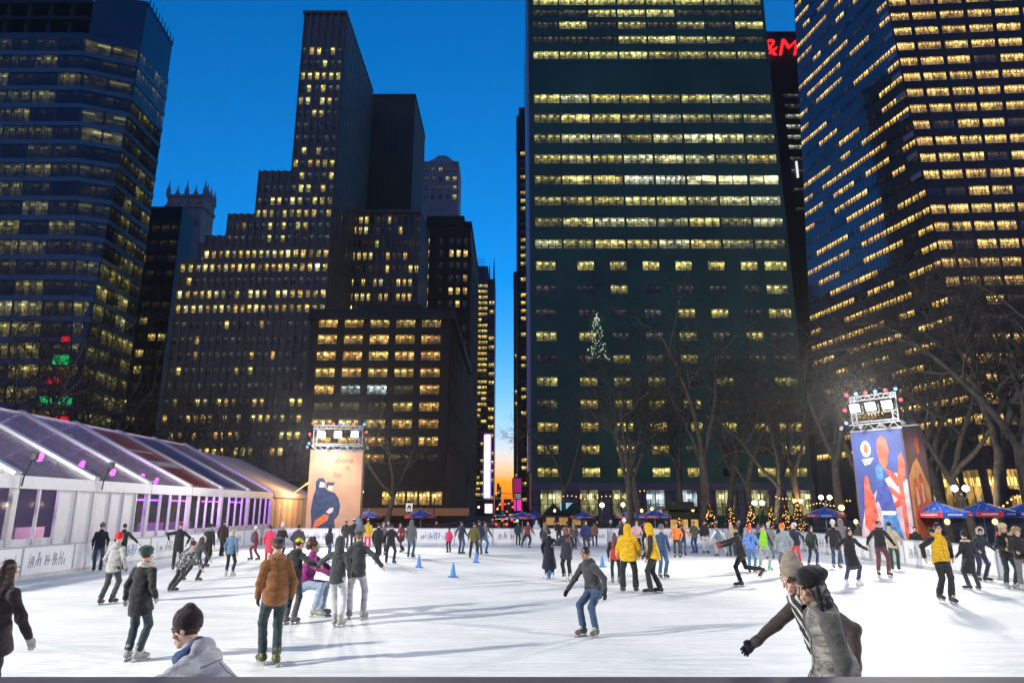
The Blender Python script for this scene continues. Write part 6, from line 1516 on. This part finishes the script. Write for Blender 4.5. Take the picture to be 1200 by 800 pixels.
P_(126,708,622,172,'man in pale grey hoodie and bright red beanie seen from behind',SK,jacket=(.36,.36,.35),trousers=(.045,.05,.05),hat='beanie',hatc=(.6,.02,.03),hood='down',gloves=MG,pose=dict(hands=((.12,.1,-.46),(-.14,.05,-.46)),feet=((.14,.1,0,.3),(-.02,-.12,0,-.1)),lean=.1,crouch=.06,px=-.03))
P_(340,731,630,165,'man in black jacket and yellow cap holding up the girl in magenta',SK,jacket=K2,trousers=(.07,.075,.08),hat='cap',hatc=(.65,.55,.05),hair='short',hood='down',skate=(.12,.1,.09),pose=dict(hands=((.1,.3,-.3),(-.4,.12,-.2)),feet=((.1,.02,0,.2),(-.08,.0,0,-.1)),lean=.12,look=(-.4,.2)))
P_(371,722,628,82,'girl in magenta vest squatting with bent knees between three helpers',SK,jacket=MAG,trousers=(.3,.38,.5),length='short',hair='curly',hairc=(.07,.035,.02),sleeves=(.2,.02,.12),puff=1.1,skin=4,skate=(.3,.3,.27),pose=dict(crouch=.4,py=.3,lean=.25,hands=((.02,.5,-.15),(-.05,.5,-.12)),feet=((.1,-.05,0,.1),(-.1,-.0,0,-.1)),look=(.2,.0)))
P_(392,734,627,168,'woman in dark hooded jacket and white leggings pulling the girl in magenta',SK,jacket=(.05,.055,.06),trousers=(.52,.52,.54),hood='up',skate=(.3,.3,.28),slim=.92,pose=dict(hands=((.5,.18,-.22),(-.08,.08,-.45)),feet=((.02,-.02,0,.4),(-.13,.0,0,-.1)),lean=.06,look=(.3,.1)))
P_(416,725,621,195,'person in dark jacket and dark cap with grey trousers trailing one hand',SK,jacket=(.045,.047,.055),trousers=(.42,.43,.45),hat='cap',hatc=(.04,.055,.05),scarf=(.05,.08,.07),hair='short',hairc=(.2,.13,.08),skate=(.2,.2,.2),slim=.95,pose=dict(hands=((.05,.2,-.4),(-.4,-.1,-.36)),feet=((.12,-.1,0,.2),(-.16,.12,0,-.5)),lean=.1))
P_(693,745,640,-52,'boy in dark grey jacket and jeans gliding alone at centre with arms out',SK,jacket=(.05,.055,.06),trousers=(.05,.09,.17),hair='short',hairc=(.012,.01,.01),gloves=K,skin=1,skate=(.12,.11,.1),hood='down',eyes=True,pose=dict(hands=((.3,-.02,-.44),(-.3,.18,-.4)),feet=((.14,-.02,0,.35),(-.1,-.12,0,.05)),lean=.34,crouch=.16,py=.12,look=(.1,.12)))
yk=dict(wide=1,hands=((.16,.12,-.45),(-.16,.12,-.45)),feet=((.17,0,0,.3),(-.17,.02,0,-.3)),lean=.1)
P_(738,694,613,172,'big rink guard in yellow hooded jacket and wide black trousers, back turned',SK,jacket=YL,trousers=(.02,.024,.026),hood='up',length='jacket',puff=1.18,slim=1.12,pose=yk)
P_(768,695,612,-105,'rink guard in yellow hooded jacket with black sleeves turned sideways',SK,jacket=YL,sleeves=(.03,.028,.025),trousers=(.025,.026,.026),hood='up',puff=1.08,pose=dict(wide=1,hands=((.05,.1,-.5),(-.05,.2,-.45)),feet=((.1,-.12,0,.2),(-.1,.12,0,-.2)),lean=.12,look=(-.1,.25)))
P_(1110,706,612,-3,'rink guard in yellow and black jacket walking towards the camera, hands behind',SK,jacket=(.62,.36,.01),sleeves=K,trousers=(.018,.02,.022),hair='short',hairc=(.02,.013,.01),hood='down',collar=K,eyes=True,puff=1.05,pose=dict(wide=1,hands=((.18,-.12,-.42),(-.18,-.12,-.42)),elb=(-.6,.5),feet=((.05,-.14,0,0),(-.06,.16,.03,0)),lean=.04))
P_(872,687,614,-100,'skater all in black with arm stretched forward and one leg lifted behind',SK,jacket=K,trousers=K,hair='short',hairc=(.012,.012,.012),gloves=(.3,.03,.05),slim=.95,pose=dict(hands=((-.02,.56,-.08),(-.1,.42,-.2)),feet=((.06,-.1,0,.1),(-.06,.52,.34,-.1)),tip=(0,.8),lean=.16,crouch=.05,py=-.02))
P_(644,679,620,178,'woman in navy coat with flared dark skirt to the knee, back turned',SK,jacket=(.016,.02,.034),trousers=K,length='skirt',hair='bun',hairc=(.012,.01,.01),skate=(.6,.6,.58),pose=dict(hands=((.1,.05,-.46),(-.34,.3,-.2)),lean=.04))
P_(665,681,616,-160,'woman with reddish hair in knee-long dark puffer coat',SK,jacket=(.03,.032,.045),trousers=K,length='long',hair='long',hairc=(.16,.05,.035),hood='down',puff=1.1,skate=(.6,.6,.58),pose=dict(hands=((.25,.3,-.25),(-.08,.15,-.45))))
P_(722,684,624,170,'girl in bright red vest and black leggings behind the yellow guard',SK,jacket=RD,sleeves=K,trousers=K2,hair='long',hairc=(.08,.03,.02),slim=.9,skate=MG,pose=dict(feet=((.12,0,0,.2),(-.12,.05,0,-.2))))
P_(1000,685,618,8,'woman in long black belted coat and jeans spreading her arms',SK,jacket=(.012,.012,.014),trousers=(.03,.05,.12),length='coat',hair='long',hairc=(.02,.014,.012),skin=0,skate=WH,eyes=True,pose=ARMS)
P_(1036,675,609,-6,'man in black jacket and maroon trousers holding hands out low',SK,jacket=(.016,.018,.022),trousers=(.12,.035,.045),hair='short',hairc=(.03,.02,.015),scarf=NV,pose=dict(hands=((.3,.1,-.42),(-.34,.08,-.4)),feet=((.17,.0,0,.2),(-.15,.02,0,-.2))))
P_(1050,668,610,150,'person in beige jacket and green trousers next to the maroon trousers man',SK,jacket=BG,trousers=GN,hat='beanie',hatc=(.03,.04,.035),gloves=RD,pose=dict(roll=.1,hands=((.12,.1,-.46),(-.2,.2,-.4))))
P_(1141,691,620,192,'woman in black coat with cream fur collar at the boards',SK,jacket=(.014,.014,.02),trousers=TL,length='coat',fur=(.5,.42,.3),hair='short',hat='beanie',hatc=(.012,.012,.014),pose=dict(feet=((.1,-.05,0,.4),(-.14,.08,0,-.4)),hands=((.1,.2,-.4),(-.1,.2,-.4))))
P_(1153,681,616,8,'person in dark parka with fur hood leaning on the boards on the right',SK,jacket=(.02,.028,.04),trousers=NV,fur='ring',hood='up',skate=K,pose=dict(feet=((.1,0,0,.6),(-.1,.1,0,-.3)),hands=((.2,.25,-.32),(-.2,.25,-.32)),lean=.2,look=(-.3,.1)))
P_(1186,690,612,-5,'woman in black coat with yellow green scarf and furry hat near the right edge',SK,jacket=K,trousers=TL,length='jacket',hat='furhat',hatc=(.5,.46,.26),inner=(.55,.5,.18),hair='long',hairc=(.3,.24,.14),skate=(.35,.35,.35),pose=CHAT)
P_(1203,692,616,-20,'person in dark coat cut by the right edge beside the furry hat',SK,jacket=K,trousers=MG,length='jacket',hair='curly',hairc=(.25,.18,.1),skate=LG,pose=CHAT)
# ---- group by the tent-side boards
P_(113,669,611,-150,'man in navy coat and dark beanie leaning at the tent side boards',SK,jacket=(.018,.022,.035),trousers=(.05,.08,.12),hat='beanie',hatc=DG,pose=dict(feet=((.1,0,0,.2),(-.12,.1,0,-.2)),lean=.16,hands=((.1,.15,-.46),(-.1,.2,-.42))))
P_(139,668,613,-170,'person in dark jacket reaching for the boards behind the red beanie',SK,jacket=K,trousers=NV,hair='short',pose=dict(hands=((.1,.2,-.4),(-.4,.15,-.35)),lean=.12))
P_(206,668,612,-160,'skater in black coat and dark red cap bending an elbow out',SK,jacket=K,trousers=K,hat='cap',hatc=(.2,.02,.03),hood='down',length='long',pose=dict(hands=((.25,.05,-.25),(-.15,.1,-.4)),elb=(-.2,.9),lean=.1))
m_,t_,b_=nt('patterned_cloth'); tc=N(t_,'ShaderNodeTexCoord'); vo=N(t_,'ShaderNodeTexNoise'); vo.inputs['Scale'].default_value=16; vo.inputs['Distortion'].default_value=2; t_.links.new(tc.outputs['Object'],vo.inputs[0])
cr=N(t_,'ShaderNodeValToRGB'); cr.color_ramp.elements[0].position=.56; cr.color_ramp.elements[0].color=(.015,.015,.018,1); cr.color_ramp.elements[1].position=.6; cr.color_ramp.elements[1].color=(.6,.6,.6,1); t_.links.new(vo.outputs[0],cr.inputs[0]); t_.links.new(cr.outputs[0],b_.inputs['Base Color']); b_.inputs['Roughness'].default_value=.8
P_(203,693,633,160,'skater in black and white patterned jacket leaning hard to one side',SK,jacket=K,pattern=m_,trousers=(.03,.035,.038),hair='bun',hairc=(.1,.02,.02),puff=1.12,pose=dict(roll=-.42,lean=.3,px=-.26,crouch=.12,hands=((.2,.1,-.35),(-.3,.2,-.3)),feet=((.16,.0,0,.2),(-.03,.05,0,-.2))))
P_(227,681,627,150,'skater in long dark grey coat and fur edged hood striding behind the patterned jacket',SK,jacket=(.05,.05,.056),trousers=K2,length='long',hood='up',fur='ring',pose=dict(PSH2,roll=-.15))
P_(241,664,613,168,'skater in black jacket with pale collar stripe one step farther on',SK,jacket=K,trousers=K,hair='bun',scarf=(.2,.2,.2),pose=GLD)
P_(259,652,609,178,'tall man in dark brown jacket near the tent side boards, back turned',SK,jacket=(.035,.02,.018),trousers=K,hair='short',pose=dict(feet=((.05,0,0,.1),(-.06,.05,0,-.1))))
P_(268,675,620,172,'blonde in denim blue jacket and black leggings seen from behind',SK,jacket=DB,trousers=K,hair='short',hairc=(.4,.3,.18),skate=(.4,.38,.36),slim=.92,pose=dict(feet=((.13,0,0,.3),(-.14,.02,0,-.3))))
P_(298,656,615,-60,'child in maroon outfit and white hat skating by',SK,jacket=MR,trousers=(.16,.02,.05),hat='beanie',hatc=WH,pose=GLD2)
P_(314,660,615,-165,'person in long coral red coat behind the flat cap man',SK,jacket=(.7,.05,.12),trousers=RD,length='coat',hair='short',hairc=(.015,.012,.012),pose=dict())
P_(328,656,610,175,'person in black jacket and white hat just beyond the coral coat',SK,jacket=K,trousers=K,hat='pom',hatc=WH,fur=(.3,.25,.2),pose=CHAT)
P_(347,662,614,178,'person in bulky dark grey jacket above the yellow cap',SK,jacket=DG,trousers=K,hood='down',hair='bun',puff=1.2,pose=POCK)
P_(384,655,617,150,'person in dark jacket and blue jeans left of the hooded woman',SK,jacket=K2,trousers=(.03,.07,.17),hood='up',pose=GLD)
P_(404,643,609,180,'far skater in dark olive coat before the peach banner',SK,jacket=(.03,.035,.028),trousers=MR,length='long',hair='short',pose=dict())
P_(413,644,608,180,'far skater in black beside the dark olive coat',SK,jacket=K,trousers=K,hair='short',pose=GLD)
P_(421,648,608,-160,'far skater with grey hood just above the dark cap',SK,jacket=MG,trousers=NV,hood='up',pose=CHAT)
P_(430,646,608,-170,'far skater in yellow jacket behind the dark cap group',SK,jacket=(.6,.4,.03),trousers=PK,hair='short',pose=dict())
P_(441,660,612,160,'left one of two skaters in black skating arm in arm',SK,jacket=K,trousers=K,hair='short',skate=LG,pose=GLD)
P_(457,660,613,176,'right one of two skaters in black arm in arm, with pale collar',SK,jacket=K,trousers=K,hood='down',scarf=(.35,.33,.33),hair='short',pose=WIDE)
P_(448,650,611,10,'skater in grey parka half hidden behind the pair in black',SK,jacket=MG,trousers=K2,hat='beanie',hatc=(.25,.25,.26),pose=CHAT)
P_(471,647,612,-40,'woman in maroon dress coat and black tights turning on the ice',SK,jacket=MR,trousers=K,length='long',hair='long',pose=dict(PSH,hands=((.3,.2,-.2),(-.3,.1,-.4))))
P_(481,653,608,170,'person in grey hooded parka and blue jeans left of the blue cones',SK,jacket=(.11,.115,.12),trousers=(.04,.1,.18),hood='up',length='long',pose=dict(feet=((.12,0,0,.2),(-.14,.1,0,-.3))))
P_(526,647,618,-20,'small child in deep pink coat on the middle of the far ice',SK,jacket=PK,trousers=K,length='long',hair='long',pose=dict())
P_(540,649,610,150,'man in dark navy sweater and blue jeans right of the pink child',SK,jacket=(.025,.035,.05),trousers=JN,hair='short',pose=dict(hands=((.35,.1,-.4),(-.1,.2,-.4))))
P_(555,654,611,165,'man in olive yellow jacket and black trousers near the third cone',SK,jacket=OL,trousers=K,hair='short',hairc=(.015,.012,.01),pose=GLD2)
P_(562,650,609,-150,'person in dark blue jacket close behind the olive jacket',SK,jacket=NV,trousers=JN,hair='short',pose=dict())
P_(567,649,610,155,'person in grey jacket and bright blue jeans pushing off',SK,jacket=MG,trousers=(.05,.15,.4),hair='short',pose=PSH2)
P_(577,638,609,175,'far skater in black reaching the street side boards',SK,jacket=K,trousers=K,hair='short',pose=PSH)
P_(618,642,610,20,'far skater in maroon sweater and black leggings gliding',SK,jacket=(.2,.05,.06),trousers=K,hair='short',pose=PSH)
P_(629,637,609,170,'far skater in white jacket and white hood',SK,jacket=WH,trousers=MR,hood='up',pose=dict())
P_(639,651,611,165,'skater in dark teal coat beyond the navy skirt',SK,jacket=TL,trousers=K,length='long',hair='long',hairc=(.16,.1,.06),pose=dict())
P_(655,640,610,0,'far skater in black facing the camera near the market stalls',SK,jacket=K,trousers=DG,hair='short',pose=CHAT)
P_(673,644,611,178,'far skater in grey brown coat with long fair hair',SK,jacket=(.09,.075,.06),trousers=K,hair='long',hairc=(.25,.15,.08),length='long',pose=dict())
P_(687,651,609,12,'man in shiny navy puffer jacket standing upright beyond the boy',SK,jacket=(.02,.025,.1),trousers=DG,hair='short',puff=1.12,pose=dict(hands=((.12,.1,-.46),(-.12,.1,-.46))))
sit=dict(crouch=.73,py=.25,lean=.25,hands=((.12,.3,-.3),(-.12,.3,-.3)),feet=((.14,-.35,0,.2),(-.14,-.4,0,-.2)))
for px_,tp,f_,c,lb in ((695,625,160,K,'leftmost of the people sitting on the far ice'),(702,626,-150,MR,'person in maroon among those sitting on the far ice'),(709,624,20,WH,'person in white among those sitting on the far ice'),(715,627,170,BL,'person in blue rightmost of those sitting on the far ice')):
    P_(px_,637,tp,f_,lb,SK,jacket=c,trousers=K,hair='short',pose=sit)
P_(733,655,606,176,'person in dark coat and white hat behind the big yellow guard',SK,jacket=K2,trousers=K,hat='beanie',hatc=WH,length='long',pose=dict())
P_(747,652,609,10,'person in pale pink jacket seen between the two yellow guards',SK,jacket=(.5,.3,.33),trousers=K,hair='long',pose=CHAT)
P_(757,645,609,180,'far skater in black between the yellow guards',SK,jacket=K,trousers=K,hair='short',pose=GLD)
P_(777,677,613,15,'person in blue jacket and grey beanie behind the sideways guard',SK,jacket=(.04,.09,.19),trousers=(.05,.12,.22),hat='beanie',hatc=MG,pose=dict(hands=((.16,.0,-.48),(-.1,.1,-.45))))
P_(794,653,612,-12,'man in orange jacket and grey trousers facing the camera',SK,jacket=OR,trousers=DG,hair='short',hairc=(.2,.13,.08),pose=POCK)
P_(801,651,614,160,'child in dark jacket with orange sleeves by the orange jacket',SK,jacket=NV,sleeves=OR,trousers=JN,hair='short',pose=dict(hands=((.1,.1,-.4),(-.35,.2,-.2))))
P_(815,648,610,-160,'woman in olive parka and jeans beside the white trousers',SK,jacket=(.09,.09,.06),trousers=(.03,.06,.2),hair='bun',hairc=(.2,.12,.06),length='jacket',pose=POCK)
P_(827,648,609,6,'man in dark jacket and white trousers on the far ice',SK,jacket=K2,trousers=(.55,.55,.56),hair='short',pose=dict())
P_(844,652,615,-150,'person in pale vest, teal top and beige trousers striding',SK,jacket=(.1,.17,.2),sleeves=WH,trousers=BG,hair='short',pose=PSH)
P_(859,652,611,170,'blonde in grey coat and pink hat left of the lifted leg skater',SK,jacket=(.3,.31,.3),trousers=TL,hat='pom',hatc=(.75,.3,.35),hair='long',hairc=(.45,.33,.15),length='long',pose=dict())
P_(868,640,609,0,'far skater in dark jacket before the lit firs',SK,jacket=K,trousers=K,hat='beanie',hatc=WH,pose=dict())
P_(882,671,613,-5,'child in light blue open jacket, red hat and jeans',SK,jacket=(.12,.25,.62),trousers=(.09,.2,.38),hat='pom',hatc=(.75,.06,.05),inner=(.02,.02,.05),hair='long',hairc=(.3,.15,.06),pose=dict(hands=((.2,.1,-.42),(-.2,.1,-.42))))
P_(897,668,614,6,'child in lime green vest and green skates',SK,jacket=(.25,.6,.03),sleeves=NV,trousers=(.3,.34,.33),hair='short',hairc=(.015,.012,.01),skate=(.1,.5,.15),pose=WIDE)
P_(904,655,611,-170,'person in grey top and slate trousers behind the lime vest',SK,jacket=MG,trousers=(.1,.14,.2),hat='beanie',hatc=LG,pose=dict())
P_(922,676,612,178,'person in grey knit sweater and orange hat above the knit beanie',SK,jacket=(.28,.32,.36),trousers=MG,hat='beanie',hatc=(.85,.2,.02),puff=1.05,pose=POCK)
P_(935,662,612,172,'person in navy jacket and pale earmuff hat beside the grey knit sweater',SK,jacket=NV,trousers=RD,hat='furhat',hatc=(.42,.5,.58),pose=dict(hands=((.1,.1,-.45),(-.25,.1,-.42))))
P_(954,664,616,5,'woman in dark green parka with hair down before the lone umbrella',SK,jacket=(.025,.04,.03),trousers=(.02,.04,.09),length='long',hair='long',hairc=(.02,.014,.012),pose=dict(feet=((.14,-.05,0,.2),(-.18,.1,0,-.2))))
P_(981,666,608,-8,'man in dark coat with pale knit hat left of the belted coat',SK,jacket=K,trousers=(.03,.05,.1),hat='beanie',hatc=(.5,.5,.5),length='long',pose=dict(hands=((.1,.1,-.46),(-.16,.1,-.46))))
P_(990,660,607,170,'person in grey parka behind the belted coat woman',SK,jacket=MG,trousers=NV,hood='up',pose=CHAT)
P_(1010,652,612,150,'person with fur hood just right of the belted coat woman',SK,jacket=(.06,.065,.06),trousers=K,hood='up',fur='ring',pose=dict())
P_(1019,652,615,30,'person in yellow jacket at the foot of the blue banner',SK,jacket=(.55,.32,.03),trousers=K,hair='short',pose=CHAT)
P_(917,648,611,20,'far skater with dark cap behind the orange hat',SK,jacket=K2,trousers=K,hat='cap',hatc=K,pose=dict())
P_(697,640,611,175,'far skater in brown sweater left of the blue cone',SK,jacket=(.2,.1,.06),trousers=NV,hair='short',pose=GLD)
P_(583,636,611,-170,'far skater in grey hoodie under the magenta street signs',SK,jacket=MG,trousers=K,hair='short',pose=PSH2)
P_(607,639,611,165,'far skater in black tights and teal top left of the maroon sweater',SK,jacket=TL,trousers=K,hair='short',pose=dict())
# ---- spectators behind the boards
spec=((700,45,K,None),(716,45.5,NV,'w'),(727,45,MG,None),(752,45,K2,'k'),(782,45,MR,None),(833,45,DG,None),(840,46,K,'w'),(851,45,NV,None),(865,46,K,'k'),(888,45,BG,None),(909,45.4,K,None),(945,45,K,'k'),(1016,38,K,'k'),(1026,36,DG,'w'),(1071,30,K,None),(1090,27,K2,'k'),(1168,24,K,'r'),(1180,25.5,NV,None),(512,45,K,None),(590,45,DG,'k'),(650,45,MR,None),(665,45.5,K,None),(455,45,MG,'w'))
hc={'w':WH,'k':K,'r':RD}
beside={700:'behind the seated skaters',716:'in navy and a white hat above the seated skaters',727:'in grey left of the yellow hood',752:'with dark beanie between the yellow hoods',782:'in maroon right of the sideways guard',833:'in grey by the white trousers',840:'in white hat by the kiosk',851:'in navy before the first tall fir',865:'with dark beanie before the firs',888:'in beige under the twin globe lamp',909:'in black before the slim firs',945:'with dark beanie left of the lone umbrella',1016:'with dark beanie at the foot of the blue banner',1026:'in white hat at the foot of the blue banner',1071:'in black below the rust side banner',1090:'with dark beanie left of the yellow and black guard',1168:'in red hat under the second umbrella',1180:'in navy near the furry hat',512:'in black under the awning',590:'with dark beanie at the street mouth',650:'in maroon by the market stalls',665:'in black by the market stalls',455:'in white hat left of the awning umbrella'}
for k,(px_,Y_,c,hh_) in enumerate(spec):
    P_(0,0,0,rnd.choice([-20,10,160,175,-90,90]),'spectator '+beside[px_],SPG,jacket=c,trousers=K,hat='beanie' if hh_ else None,hatc=hc.get(hh_,K),hair=None if hh_ else 'short',pos=(xat(px_,615,Y_),Y_,-.35),fixed=1.72+.12*rnd.random(),pose=POCK if k%2 else CHAT,skin=k%3)
# ================================================================ thin evening haze lit by the flood lamps
mb=MB(); mb.box((-420,-70,GZ-1),(420,460,300))
hz=tag(mb.build('haze',None),'thin evening haze over the rink and towers',None,None,'stuff')
m=bpy.data.materials.new('haze'); m.use_nodes=True; t=m.node_tree; t.nodes.remove(t.nodes['Principled BSDF'])
pv=N(t,'ShaderNodeVolumePrincipled'); pv.inputs['Density'].default_value=.00018; pv.inputs['Color'].default_value=(.9,.93,.95,1); pv.inputs['Anisotropy'].default_value=.78
t.links.new(pv.outputs[0],t.nodes['Material Output'].inputs['Volume']); hz.data.materials.append(m)
S.cycles.volume_bounces=0
